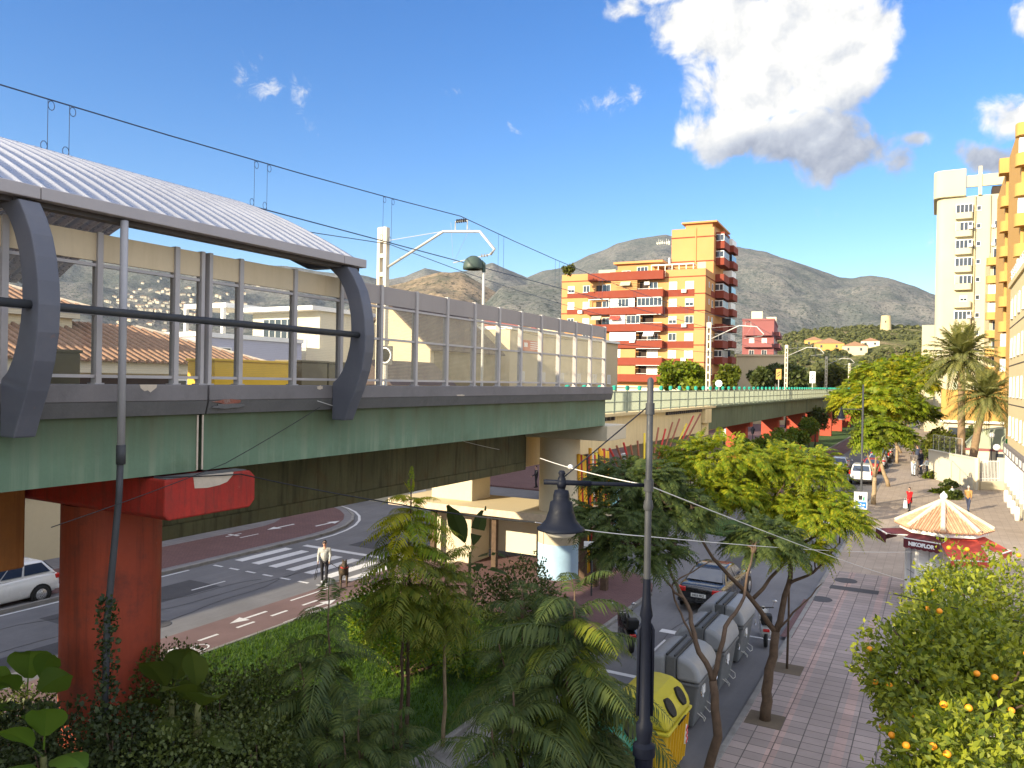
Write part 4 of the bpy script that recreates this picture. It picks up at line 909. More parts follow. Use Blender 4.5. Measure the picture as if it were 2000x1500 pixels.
part(t, 'tower_cap', 'orange_wall', [((20.4, 8, 36.62), (L - .6, 20, 37.7)), ((19.8, 7.4, 37.7), (L + .3, 20.6, 38.0))])
part(t, 'penthouse', 'orange_wall', [((9.2, 4, 27.06), (16.8, 10, 30.3)), ((8.6, 3.3, 30.31), (17.6, 11, 30.7)), ((6.4, 4.6, 27.06), (9.1, 9, 29.4))])
part(t, 'green_screen', 'fence', [((6.2, 2.2, 27.3), (9.4, 2.3, 29.2)), ((24.2, .6, 28.31), (25.6, .7, 29.5))])
part(t, 'terrace_glazing', 'white', [((15.6, 3, 29.6), (23, 5.5, 29.8))] + [((15.6 + i * 1.22, 3, 27.06), (15.7 + i * 1.22, 3.1, 29.6)) for i in range(7)] + [((15.6, 3.0, 28.3), (23, 3.08, 28.4))])
window(t, 2.0, 2.0, (13.8, 3.99, 27.7)); window(t, 1.6, .7, (10.8, 3.99, 28.4))
part(t, 'chimney', 'white', [((17.9, 6, 28), (18.15, 6.25, 31.4))])
tops = [28.15, 24.85, 21.85, 18.85, 15.85, 12.85, 9.9]
r = random.Random(8)
for k, z in enumerate(tops):
    hgt = 1.5 if k == 0 else 1.32
    # two projecting balcony stacks on the front
    fb = MB(); fb.prism([(9.5, -1.35), (18.9, -1.35), (18.9, -.01), (9.5, -.01)], 'z', z - hgt, z) if k in (0,) else None
    if k: fb.box((9.5, -1.35, z - hgt), (18.9, -1.2, z)); fb.box((18.75, -1.199, z - hgt), (18.9, -.01, z)); fb.box((9.5, -1.199, z - hgt), (18.74, -.01, z - hgt + .18))
    fb.build('balcony', M['red_wall'], t)
    b = MB(); b.box((5.3, -.95, z - hgt + .12), (9.42, -.82, z)); b.box((5.3, -.819, z - hgt + .12), (9.42, -.01, z - hgt + .3)); b.box((9.3, -.819, z - hgt + .3), (9.42, -.01, z)); b.build('balcony', M['red_wall'], t)
    if k:
        part(t, 'apron', 'red_wall', [((18.95, -.06, z - 1.25), (23.9, -.003, z - .1))])
        if k < 4: part(t, 'apron', 'red_wall', [((1.1, -.06, z - .95), (5.28, -.003, z - .1))])
        for x, w in ((20.3, 1.35), (23.1, 1.4)): window(t, w, 1.3, (x, -.005, z + .02), blind=(2, 2, 0, 2, 1)[int(k * 3 + x) % 5])
        window(t, 1.25, 1.25, (1.85, -.005, z + .02), blind=k % 3); window(t, 1.25, 1.25, (4.75, -.005, z + .02), blind=2 if k in (2, 3) else 0)
        # loggia openings
        if k == 1:
            part(t, 'slatted_screen', 'orange_wall', [((9.7, -1.33, z + .02 + i * .29), (14.4, -1.22, z + .24 + i * .29)) for i in range(6)])
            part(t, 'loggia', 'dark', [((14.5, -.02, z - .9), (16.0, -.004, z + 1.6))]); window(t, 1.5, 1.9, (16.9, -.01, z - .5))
        if k in (2, 3):
            part(t, 'glazed_balcony', 'white', [((9.6, -1.3, z + .01), (12.4, -1.2, z + 1.55))] if k == 3 else [((9.6, -1.3, z + .01), (11.0, -1.2, z + 1.55)), ((13.0, -1.3, z + .01), (14.0, -1.2, z + 1.55))])
            if k == 2: window(t, 4.3, 1.55, (16.6, -1.22, z + .02)); window(t, 1.9, 1.5, (12.0, -1.2, z + .02))
            else: window(t, 2.4, 1.5, (13.8, -1.2, z + .02)); part(t, 'loggia', 'dark', [((15.1, -.02, z - .9), (17, -.004, z + 1.6))])
        if k in (4, 5, 6):
            part(t, 'shutter', 'white' if k < 6 else 'orange_wall', [((9.6, -1.3, z + .01), (14.3 if k == 4 else 11.6, -1.2, z + 1.5))])
            if k != 4: part(t, 'infill', 'orange_wall', [((11.62, -1.3, z + .01), (14.3, -1.2, z + 1.5))])
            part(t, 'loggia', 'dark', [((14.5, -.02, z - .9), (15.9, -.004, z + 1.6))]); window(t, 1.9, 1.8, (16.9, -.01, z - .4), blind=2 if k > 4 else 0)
        # side railing line and slab edge seen above the loggias
        part(t, 'handrail', 'white', [((14.5, -1.3, z + .12), (18.8, -1.24, z + .18))])
        if k > 1: part(t, 'awning_box', 'white', [((14.4, -1.36, z + 1.56), (18.6, -1.2, z + 1.64))])
        if k in (1, 2, 3): part(t, 'loggia', 'dark', [((6.6, -.02, z - .8), (7.6, -.004, z + 1.2))]); window(t, 1.5, 1.9, (8.5, -.01, z - .6))
        if k == 2: part(t, 'glazed_balcony', 'white', [((5.5, -.9, z + 1.5), (9.3, -.8, z + 1.65)), ((5.5, -.9, z), (5.6, -.8, z + 1.5)), ((9.2, -.9, z), (9.3, -.8, z + 1.5)), ((5.6, -.9, z + .0), (9.2, -.8, z + .12))])
    if k in (1, 4): 
        q = part(t, 'air_conditioner', 'white', [((15.4, -.5, z + .9), (16.3, -.05, z + 1.5))] if k == 1 else [((13.3, -1.7, z - .35), (14.2, -1.36, z + .3))])
for (x, z, m) in ((10.6, 18.86, 'awning_red'), (12.4, 24.86, 'fence'), (7.2, 18.86, 'fence'), (16.6, 15.86, 'white'), (7.0, 12.86, 'white')):
    b = MB(); b.prism([(-1.38, z + 1.5), (-2.1, z + .75), (-2.08, z + .72), (-1.36, z + 1.45)], 'x', x - .9, x + .9); b.build('awning', M[m], t)
for (x, z) in ((3.3, 21.0), (3.4, 15.1), (21.9, 18.2), (21.8, 24.2), (21.9, 12.3)): part(t, 'air_conditioner', 'white', [((x, -.45, z), (x + .8, -.05, z + .55))])
# glazed bays down the shaded right side
for k, z in enumerate([35.6, 32.6, 29.6, 26.6, 23.6, 20.6, 17.6, 14.6, 11.6, 8.6]):
    y0, y1 = (8.2, 13.4)
    part(t, 'bay', 'red_wall', [((L + .01, y0, z - 2.6), (L + 1.5, y1, z - 1.25))] + ([((L + .01, y0, z + .0), (L + 1.5, y1, z + .35))] if k == 0 else []))
    if k not in (2, 5, 8):
        part(t, 'bay_glazing', 'pane', [((L + .05, y0 + .1, z - 1.24), (L + 1.38, y1 - .1, z - .01))])
        part(t, 'bay_frame', 'white', [((L + 1.36, y0 + .08 + i * 1.26, z - 1.245), (L + 1.44, y0 + .18 + i * 1.26, z - .005)) for i in range(5)] + [((L + .06, y0 + .03, z - .14), (L + 1.42, y0 + .09, z - .01)), ((L + .06, y0 + .03, z - 1.24), (L + 1.42, y0 + .09, z - 1.14)), ((L + .7, y0 + .03, z - 1.13), (L + .78, y0 + .09, z - .15)), ((L + 1.34, y0 + .03, z - 1.13), (L + 1.42, y0 + .09, z - .15))])
    part(t, 'rear_balcony', 'red_wall', [((L + .01, 15.2, z - 2.2), (L + 1.9, 20, z - .95))]); part(t, 'rear_glazing', 'pane' if k % 2 else 'white', [((L + .05, 15.3, z - .94), (L + 1.6, 19.8, z + .3))])
    if k > 2:
        window(t, .6, .9, (L + .006, 3.0, z - 1.2), R(90)); window(t, 1.0, 1.2, (L + .006, 5.8, z - 1.5), R(90)); part(t, 'apron', 'red_wall', [((L + .006, 4.8, z - 2.6), (L + .07, 8.1, z - 1.6))])
part(t, 'base_wall', 'white_wall', [((9, -8, 0), (25, -.5, 7.6)), ((11, -8.4, 7.61), (17, -.6, 7.9))])

def simple_block(name, label, loc, rz, w, d, h, m, cols, rows, z0, dz, ww=1.3, wh=1.3, extra=None, blinds=.4, seed=1, side=None):
    t = thing(name, label, 'apartment block', loc, rz); part(t, 'wall', m, [((0, 0, 0), (w, d, h))]); part(t, 'parapet', m, [((-.12, -.12, h), (w + .12, d + .12, h + .5))])
    r = random.Random(seed)
    for j in range(rows):
        for x in cols: window(t, ww, wh, (x, -.004, z0 + j * dz), blind=r.choice((0, 0, 1, 2)) if r.random() < blinds else 0)
        for y in (side or []): window(t, ww, wh, (w + .004, y, z0 + j * dz), R(90), blind=r.choice((0, 1, 2)))
    return t
# reddish pink block right of the orange one
p0 = on_d(1449, 700, 205); t = simple_block('apartment_block', 'reddish pink apartment block just right of the orange block', (p0.x, p0.y, 0), R(8), 8.0, 26, 25.5, 'pink_wall', [2.4, 5.6], 6, 4, 3.1, side=[3, 7, 11, 15, 19, 23], seed=3)
for k in range(6): part(t, 'balcony', 'pink_wall', [((.4, -1.2, 6.0 + k * 3.1), (7.6, -.01, 7.1 + k * 3.1))]); part(t, 'balcony', 'pink_wall', [((8.01, 2, 6 + k * 3.1), (9.4, 9, 7.1 + k * 3.1)), ((8.01, 13, 6 + k * 3.1), (9.4, 21, 7.1 + k * 3.1))])
part(t, 'stair_head', 'white_wall', [((2.2, .5, 25.5), (5, 6, 28))]); part(t, 'stair_head', 'white_wall', [((5.4, 14, 25.5), (8, 20, 27.6))])
p0 = on_d(1438, 740, 165); t = thing('boundary_building', 'low tan building at the foot of the pink block', 'building', (p0.x, p0.y, 0), R(8)); part(t, 'wall', 'cream_wall', [((0, 0, 0), (10, 12, 14.5))]); part(t, 'parapet', 'cream_wall', [((-.2, -.2, 14.5), (10.2, 12.2, 14.9))])

# cream tower with curved corner on the right
def cream_tower():
    Y = 172; a = on_y(1826, 600, Y); c = on_y(1957, 600, Y); t = thing('tower_block', 'tall pale cream tower block with a rounded top corner behind the palms', 'tower block', (a.x, Y, 0)); w = c.x - a.x + 6
    b = MB(); b.prism(arc(1.4, 1.4, 1.4, 180, 270, 6) + [(w, 0), (w, 18), (0, 18)], 'z', 0, 45.5); b.build('wall', M['tower_cream'], t)
    b = MB(); b.prism(arc(1.0, .9, 1.6, 180, 270, 6) + [(4.9, -.7), (4.9, 16), (-.6, 16)], 'z', 45.51, 50.8); b.build('stair_head', M['tower_cream'], t, bevel=.15)
    part(t, 'roof_screen', 'tower_cream', [((4.95, -.3, 47.2), (w, .2, 49.4)), ((6.9, -.5, 45.52), (7.5, .3, 51))]); part(t, 'roof_shade', 'dark', [((9.2, .3, 45.6), (w, 4, 47.1))])
    part(t, 'pilaster', 'yellow_wall', [((6.35, -.45, 3), (6.5, -.005, 45.4)), ((8.9, -.45, 3), (9.0, -.005, 45.4))])
    for k in range(13):
        z = 42.6 - 3.42 * k
        b = MB(); b.prism([(3.2, -.005), (3.2, -1.0), (5.6, -1.15)] + arc(5.6, -.65, .5, 270, 360, 4) + [(6.1, -.005)], 'z', z - 1.5, z - .35); b.build('balcony', M['tower_cream'], t)
        if k not in (5, 7, 10): part(t, 'bay_glazing', 'pane', [((3.3, -.85, z - .34), (6.0, -.01, z + 1.15))]); part(t, 'bay_frame', 'white', [((3.25 + i * .68, -.92, z - .345), (3.36 + i * .68, -.86, z + 1.15)) for i in range(5)] + [((3.25, -.92, z + 1.155), (6.05, -.01, z + 1.3))])
        else: window(t, 1.2, 1.1, (4.8, -.006, z - .2), blind=1)
        if k % 3 == 1: part(t, 'shutter', 'fence', [((3.3, -.95, z - .3), (4.0, -.93, z + 1.2))])
        window(t, .75, .9, (7.1, -.006, z))
        if k: window(t, 1.1, 1.5, (10.2, -.006, z - .2)); window(t, 1.1, 1.5, (11.8, -.006, z - .2), blind=k % 3)
        if k in (1, 2, 6): part(t, 'air_conditioner', 'white', [((5.3, -1.5, z - .2), (6.1, -1.16, z + .4))]); part(t, 'air_conditioner', 'white', [((9.2, -.5, z - .1), (9.8, -.05, z + .4))])
    part(t, 'annex', 'tower_cream', [((-2.2, 3, 0), (-.01, 14, 21)), ((-1.4, -6, 0), (w, -.6, 4))])
cream_tower()
# amber balconies stack in front of the tower's right side
def amber_bays(name, label, pxa, pxb, Y, ztop, n, dz, wallm, proj=1.5, seed=1, top=True, bm='amber_wall'):
    a = on_y(pxa, 600, Y); c = on_y(pxb, 600, Y); w = c.x - a.x; t = thing(name, label, 'apartment block', (a.x, Y, 0)); r = random.Random(seed)
    part(t, 'wall', wallm, [((0, 0, 0), (w, 16, ztop))])
    if top: part(t, 'roof_slab', bm, [((-.8, -1.8, ztop - .6), (w, 0 - .01, ztop + 1.2))]); part(t, 'brick_panel', 'pink_wall', [((.5, -.02, ztop - 3.4), (w - .05, -.005, ztop - .62))])
    for k in range(n):
        z = ztop - 3.6 - dz * k if top else ztop - 1.2 - dz * k
        if z < 2: break
        b = MB(); b.prism([(-.6, -.01)] + arc(.2, -proj + .7, .8, 180, 270, 5) + [(w, -proj - .1), (w, -.01)], 'z', z - 1.0, z + .25); b.build('balcony', M[bm], t)
        if r.random() < .5: part(t, 'shutter', 'white', [((-.3, -proj + .2, z + .26), (w - .1, -.02, z + dz - 1.25))])
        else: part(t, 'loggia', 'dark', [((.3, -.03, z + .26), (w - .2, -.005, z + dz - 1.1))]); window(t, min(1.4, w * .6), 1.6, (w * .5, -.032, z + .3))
    return t
amber_bays('apartment_block', 'amber apartment stack with rounded balconies directly right of the cream tower', 1933, 1958, 150, 31, 9, 3.0, 'yellow_wall', 1.4, 2, False)
amber_bays('apartment_block', 'tall amber building with dark balcony soffits and a brown roof panel', 1960, 2012, 112, 35.2, 10, 3.05, 'amber_wall', 1.7, 5, True)
amber_bays('apartment_block', 'tallest amber building cut off by the right picture edge', 1990, 2140, 92, 35.8, 11, 3.0, 'amber_wall', 1.2, 7, False)
# near right cream building with shop windows
def near_right():
    X0 = 5.15; t = thing('corner_building', 'pale cream building with shop windows at the right picture edge', 'building', (X0, 75, 0)); D = 26
    # local: wall faces -x, runs from y=0 towards the camera (negative y)
    part(t, 'wall', 'yellow_wall', [((0, -D, 3.9), (14, 0, 16.6))]); part(t, 'parapet', 'yellow_wall', [((-.15, -D, 16.6), (14, .15, 17.0))]); part(t, 'plinth', 'white_wall', [((-.25, -D, .1), (0 - .005, .1, .75)), ((.05, -D, .75), (14, 0, 3.89))])
    part(t, 'fascia', 'concrete', [((-.3, -D, 3.1), (-.01, .1, 3.88))])
    part(t, 'cornice', 'gutter', [((-.03, -D, z), (-.004, 0, z + .07)) for z in (7.1, 10.2, 13.3)])
    for i in range(8): part(t, 'shop_window', 'clear_glass', [((-.08, -1.2 - i * 2.6 - 2.0, .8), (-.05, -1.2 - i * 2.6, 3.05))]); part(t, 'shop_pillar', 'white', [((-.22, -1.2 - i * 2.6 + .02, .76), (-.01, -1.2 - i * 2.6 + .4, 3.08))])
    for i in range(8): part(t, 'fascia_sign', 'white', [((-.33, -1.0 - i * 2.6 - 1.6, 3.25), (-.305, -1.0 - i * 2.6 - .2, 3.7))])
    for j in range(4):
        for i in range(7): window(t, 1.1 if i % 2 == 0 else .55, 1.5, (-.004, -2.2 - i * 3.0, 4.7 + j * 3.1), R(-90), 'frame', blind=(i + j) % 3)
    part(t, 'roof_rail', 'white', [((-.05, -D, 17.9), (.0, 0, 17.97)), ((-.05, -D, 17.5), (.0, 0, 17.55))] + [((-.05, -i * 1.3, 17.0), (.0, -i * 1.3 + .05, 17.9)) for i in range(1, 20)])
    for i in range(5): 
        pass
near_right()
p = on_z(1822, 845, 0)
t = thing('low_building', 'low amber building with long ribbon windows behind the palm trunks', 'building', (0.5, 108, 0))
part(t, 'wall', 'amber_wall', [((0, 0, 4.2), (9, 10, 8.2))]); part(t, 'ground_floor', 'white_wall', [((.3, .4, 0), (9, 10, 4.19))]); part(t, 'window_band', 'pane', [((.8, .35, 2.4), (8.8, .395, 3.6))]); part(t, 'sill_band', 'white', [((-.1, -.12, 4.2), (9, -.005, 4.5)), ((.6, .3, 1.9), (8.8, .39, 2.35))])
part(t, 'green_wall', 'sign_green', [((3.6, -9.5, .1), (8.4, -9.2, 3.0))]); 
t = thing('garden_shed', 'cream garden building with a green pitched wall by the leaning palm', 'building', (2.4, 88, 0))
part(t, 'wall', 'white_wall', [((0, 0, 0), (3.4, 4, 2.3))]); part(t, 'roof_edge', 'pink_wall', [((-.1, -.1, 2.3), (3.5, 4.1, 2.5))]); b = MB(); b.prism([(-.1, 2.51), (3.5, 2.51), (3.5, 4.6), (1.4, 4.2)], 'y', .2, 4); b.build('roof', M['fence'], t)
part(t, 'glazing', 'pane', [((2.7, -.06, .4), (3.35, -.004, 2.1))])

# dark end station canopy and building far down the street
t = thing('far_canopy', 'small dark station roof at the far end of the viaduct', 'canopy', (-13.5, 205, 6.7)); b = MB(); b.prism([(-3, 1.2), (0, 3.6), (3.6, 1.4), (3.6, 1.1), (0, 3.2), (-3, .9)], 'y', 0, 30); b.build('roof', M['slate'], t); part(t, 'column', 'galv', [((-2.6, 1, 0), (-2.4, 1.2, 1.2)), ((3.1, 1, 0), (3.3, 1.2, 1.3))])
t = thing('street_end_building', 'dark fronted building closing the tree lined street', 'building', (-4.5, 240, 0)); part(t, 'wall', 'cream_wall', [((0, 0, 0), (12, 10, 15))]); part(t, 'dark_front', 'pane', [((.4, -.1, 4), (7, -.004, 13))]); part(t, 'parapet', 'white_wall', [((-.2, -.2, 15), (12.2, 10.2, 15.4))])

# ---- houses west of the viaduct, seen through the glass barrier and casting the street shade
def hip(name, label, x0, x1, y0, y1, ze, zr, m='cream_wall', cat='house', tile='tile', cornice=True):
    t = thing(name, label, cat, ((x0 + x1) / 2, (y0 + y1) / 2, 0)); W2, D2 = (x1 - x0) / 2, (y1 - y0) / 2
    part(t, 'wall', m, [((-W2, -D2, 0), (W2, D2, ze))])
    if cornice: part(t, 'cornice', 'white_wall', [((-W2 - .25, -D2 - .25, ze - .55), (W2 + .25, D2 + .25, ze - .02))])
    e = .55; k = min(W2, D2) * .98; b = MB(); ex, ey = W2 + e, D2 + e
    rx, ry = max(.01, ex - k - e), max(.01, ey - k - e)
    v = [(-ex, -ey, ze), (ex, -ey, ze), (ex, ey, ze), (-ex, ey, ze), (-rx, -ry, zr), (rx, -ry, zr), (rx, ry, zr), (-rx, ry, zr)]
    b.add(v, [(0, 1, 5, 4), (1, 2, 6, 5), (2, 3, 7, 6), (3, 0, 4, 7), (4, 5, 6, 7), (3, 2, 1, 0)]); b.build('roof', M[tile], t)
    # barrel tile ribs
    b = MB(); s = .42
    for x in np.arange(-ex + .2, ex, s):
        f = max(0, (abs(x) - rx) / (ex - rx)) if ex > rx else 0
        for sgn in (-1, 1): b.tube([(x, sgn * ey, ze + .03), (x, sgn * (ry + (ey - ry) * f), zr - (zr - ze) * f + .03)], .10, 6)
    for y in np.arange(-ey + .2, ey, s):
        f = max(0, (abs(y) - ry) / (ey - ry)) if ey > ry else 0
        for sgn in (-1, 1): b.tube([(sgn * ex, y, ze + .03), (sgn * (rx + (ex - rx) * f), y, zr - (zr - ze) * f + .03)], .10, 6)
    b.build('roof_ribs', M['tile'], t)
    b = MB()
    for a, c in ((0, 4), (1, 5), (2, 6), (3, 7)): b.tube([v[a], v[c]], .16, 7)
    b.build('hip_tiles', M['tile_cream'], t)
    return t
hip('tile_roof_house', 'house with a high brown tile hip roof at far left behind the rib', -52, -38, 2, 23, 11.6, 14.2)
t = hip('tile_roof_house', 'long house with a low brown tile roof seen through the middle panes', -44, -34, 13.8, 32, 8.9, 10.9)
part(t, 'veranda', 'dark', [((5.01, -6, 6.4), (5.06, 3, 8.2))]); 
for i in range(5): window(t, 1.5, 1.6, (5.01, 3.9 + i * 1.8 - .2, 6.5), R(90))
part(t, 'shop_front', 'white', [((5.02, -9, 3.0), (5.1, 9, 3.6))])
t = thing('balustrade_terrace', 'white terrace with a baluster rail behind the left rib', 'terrace', (-35, 9, 0)); part(t, 'wall', 'white_wall', [((-2, -8, 0), (1, 4.6, 9.3))]); part(t, 'rail', 'white', [((.6, -8, 10.35), (1.0, 4.6, 10.55)), ((.5, 3.7, 9.31), (1.05, 4.6, 10.9))])
b = MB()
for y in np.arange(-7.8, 3.6, .34): b.lathe([(.06, 9.31), (.12, 9.5), (.05, 9.75), (.1, 10.1), (.06, 10.35)], (.8, y, 0), 8)
b.build('balusters', M['white'], t)
t = thing('white_house', 'white house with its shade put into a lilac tone above the yellow cabinet', 'house', (-44, 37, 0)); part(t, 'wall', 'shaded_white_wall', [((-8, -4, 0), (3, 5, 10.8))]); part(t, 'roof_terrace', 'white', [((-8.1, -4.1, 10.8), (3.1, 5.1, 11.1))]); window(t, 1.0, 1.2, (3.01, -2, 9.0), R(90)); window(t, 1.0, 1.2, (3.01, 2, 7.8), R(90)); window(t, 1.0, 1.2, (-2, -4.01, 9.0))
t = thing('modern_house', 'white flat roofed modern house with a framed roof terrace', 'house', (-50, 50, 0)); part(t, 'wall', 'white_wall', [((-7, -6, 0), (7.5, 8, 10.6)), ((-.5, -4, 10.6), (7.0, 7, 13.6))])
part(t, 'terrace_frame', 'white', [((-6.8, -5.9, 10.61), (-6.5, -5.6, 14.0)), ((-2.2, -5.9, 10.61), (-1.9, -5.6, 14.0)), ((-6.8, -5.9, 14.0), (-1.6, -2, 14.4)), ((-1.2, -5.2, 13.61), (7.3, 7.3, 13.95))]); part(t, 'parapet', 'white', [((-7.05, -6.05, 10.6), (7.55, -5.95, 11.2))]); window(t, 3.4, 2.2, (2.5, -4.01, 10.9)); window(t, 2.0, 1.6, (7.51, 1, 8), R(90))
# gabled hall with dark roof
t = thing('gabled_hall', 'big cream gabled hall with a dark sloping roof behind the barrier', 'building', (-40, 51, 0))
b = MB(); b.prism([(-4.2, 0), (4.2, 0), (4.2, 10.8), (0, 14.4), (-4.2, 10.8)], 'y', 0, 11.5); b.build('wall', M['cream_wall'], t)
b = MB(); b.prism([(4.5, 10.62), (4.55, 10.75), (.05, 14.62), (0, 14.42)], 'y', -.2, 11.7); b.build('roof', M['slate'], t); b = MB(); b.prism([(-4.5, 10.62), (0, 14.42), (-.05, 14.62), (-4.55, 10.75)], 'y', -.2, 11.7); b.build('roof', M['slate'], t)
part(t, 'side_wall', 'olive_box', [((4.21, .5, 7.0), (4.26, 11.4, 10.6))])
b = MB()
for i in range(14): b.bar((4.5 - i * .32, -.15, 10.72 + i * .276), (4.5 - i * .32, 11.6, 10.72 + i * .276), .04, .05)
b.build('roof_battens', M['gutter'], t)
t = thing('long_building', 'long plain cream building behind the last barrier panes', 'building', (-40, 78, 0)); part(t, 'wall', 'cream_wall', [((-4, -13.5, 0), (4, 15, 13.3))]); part(t, 'eaves', 'white', [((-4.1, -13.6, 13.3), (4.25, 15.1, 13.6))]); part(t, 'lower_band', 'white_wall', [((4.01, -13.5, 0), (4.05, 15, 6))])
for i in range(6): window(t, 1.0, 1.1, (4.01, -11 + i * 4.6, 8.2), R(90), blind=2)
a = on_x(1018, 663, -35.9); c = on_x(1060, 688, -35.9); q = thing('wall_poster', 'red poster with pale lettering on the long cream building', 'poster', (-35.92, (a.y + c.y) / 2, c.z)); wq, hq = (c.y - a.y) / 2, a.z - c.z
part(q, 'panel', 'poster', [((0, -wq, 0), (.05, wq, hq))]); part(q, 'emblem', 'sign_white', [((.051, -wq * .75, hq * .35), (.06, -wq * .45, hq * .75))]); part(q, 'lettering', 'sign_white', [((.051, -wq * .2, hq * (.2 + .2 * i)), (.06, wq * (.8 - .15 * (i % 2)), hq * (.27 + .2 * i))) for i in range(4)])
# red framed block further back
p0 = on_d(945, 690, 95); t = thing('red_frame_building', 'red and cream building peeping over the dark hall roof', 'building', (p0.x, p0.y, 0), R(15)); part(t, 'wall', 'cream_wall', [((0, 0, 0), (9, 6, 15.6))]); part(t, 'red_frame', 'pink_wall', [((-.1, -.3, 15), (9.1, -.01, 15.7)), ((1.5, -.3, 8), (2.2, -.01, 14.99)), ((6, -.3, 8), (6.6, -.01, 14.99)), ((-.1, -.3, 11.6), (1.49, -.01, 12)), ((2.21, -.3, 11.6), (5.99, -.01, 12))])
for x in (3.4, 5, 7.8): window(t, 1.2, 1.4, (x, -.01, 12.6))
t = thing('tiled_shed', 'low shed with a brown pitched roof below the gabled hall', 'shed', (-33.5, 44, 0)); part(t, 'wall', 'white_wall', [((-2, -3, 0), (1.5, 4, 7.9))]); b = MB(); b.prism([(-2.4, 7.9), (2.0, 7.9), (-.2, 9.6)], 'y', -3.4, 4.4); b.build('roof', M['slate'], t)
# street houses further left and behind the camera keep the low sun off the road
for i, (x0, x1, y0, y1, ze, zr, lb) in enumerate(((-48, -34, -22, 1.0, 9.6, 12, 'house with a tiled roof left of the picture'), (-50, -35, -48, -25, 10.5, 13, 'second house with a tiled roof left of the picture'))):
    hip('tile_roof_house', lb, x0, x1, y0, y1, ze, zr)
t = thing('apartment_block', 'plain cream apartment block across the cross street on the left', 'apartment block', (-75, 66, 0)); part(t, 'wall', 'cream_wall', [((-10, -8, 0), (14, 14, 9.5))])
# added unseen tower left behind the camera, shades the middle orange tree
t = thing('shade_tower', 'added shading tower beside the platform behind the camera', 'shading tower', (-13.25, -17.3, 0)); part(t, 'wall', 'steel_grey', [((-.8, -.8, 0), (.8, .8, 17.0))]); part(t, 'roof', 'steel_dark', [((-.85, -.85, 17.0), (.85, .85, 17.15))])
# ---------------------------------------------------------------- vehicles
def loft(stations, prof_fn):
    """stations: list of params; prof_fn(p) -> list of (x,z) for the right half from bottom centre to top centre"""
    b = MB(); rings = []
    for s in stations:
        h = prof_fn(s); ring = [(x, s[0], z) for x, z in h] + [(-x, s[0], z) for x, z in h[::-1] if x > 1e-6]
        rings.append(ring)
    k = len(rings[0]); vs = [p for r_ in rings for p in r_]; fs = []
    for i in range(len(rings) - 1):
        for j in range(k): j2 = (j + 1) % k; fs.append((i * k + j, (i + 1) * k + j, (i + 1) * k + j2, i * k + j2))
    fs.append(tuple(range(k))); fs.append(tuple((len(rings) - 1) * k + j for j in range(k - 1, -1, -1)))
    return b.add(vs, fs)
CARS = {   # body stations (y, z bottom, z belt, half width), cabin (y at belt rear/front, y at roof rear/front, roof z, half roof width)
 'sedan': dict(L=4.75, st=[(-2.36, .42, .78, .70), (-2.30, .30, .95, .82), (-1.9, .24, 1.0, .88), (-1.0, .2, .98, .895), (0, .2, .96, .895), (1.0, .2, .95, .89), (1.75, .22, .88, .87), (2.2, .26, .76, .80), (2.36, .36, .62, .66)], cab=(-1.75, 1.05, -1.0, .25, 1.42, .58), wy=(-1.42, 1.38), wr=.325),
 'hatch': dict(L=4.0, st=[(-2.0, .45, .80, .70), (-1.95, .32, .98, .80), (-1.6, .22, 1.02, .86), (-.8, .2, 1.0, .87), (0, .2, .97, .87), (.8, .2, .95, .87), (1.45, .22, .90, .85), (1.85, .27, .76, .78), (1.98, .38, .62, .62)], cab=(-1.88, 1.1, -1.45, .15, 1.47, .57), wy=(-1.25, 1.22), wr=.32),
 'van': dict(L=4.3, st=[(-2.15, .48, .9, .74), (-2.1, .36, 1.06, .85), (-1.7, .26, 1.1, .9), (-.8, .25, 1.08, .91), (0, .25, 1.06, .91), (.9, .25, 1.04, .91), (1.6, .28, 1.0, .89), (2.0, .33, .86, .82), (2.14, .42, .7, .66)], cab=(-2.06, 1.2, -1.9, .3, 1.72, .66), wy=(-1.35, 1.32), wr=.34),
}
def wheel_mesh():
    t = MB(); t.lathe([(.20, -.1), (.29, -.105), (.32, -.07), (.325, 0), (.32, .07), (.29, .105), (.20, .1)], (0, 0, 0), 22, ax='x'); a = t.build('tyre', M['black'])
    h = MB(); h.lathe([(.01, .085), (.06, .09), (.07, .07), (.0101, .06)], (0, 0, 0), 12, ax='x'); h.lathe([(.195, .10), (.205, .09), (.19, .04), (.18, .06)], (0, 0, 0), 22, ax='x')
    for i in range(7):
        an = 2 * math.pi * i / 7; h.bar((.075, .05 * math.cos(an), .05 * math.sin(an)), (.085, .195 * math.cos(an), .195 * math.sin(an)), .045, .02)
    c = h.build('rim', M['rim']); d = MB(); d.lathe([(.01, .02), (.2, .03), (.2, -.03), (.01, -.03)], (0, 0, 0), 16, ax='x'); e = d.build('brake', M['black'])
    out = []
    for o in (a, c, e): me = o.data; me.transform(Matrix.Translation(o.location)); bpy.data.objects.remove(o); me.polygons.foreach_set('use_smooth', [True] * len(me.polygons)); out.append(me)
    return out
WH = wheel_mesh()
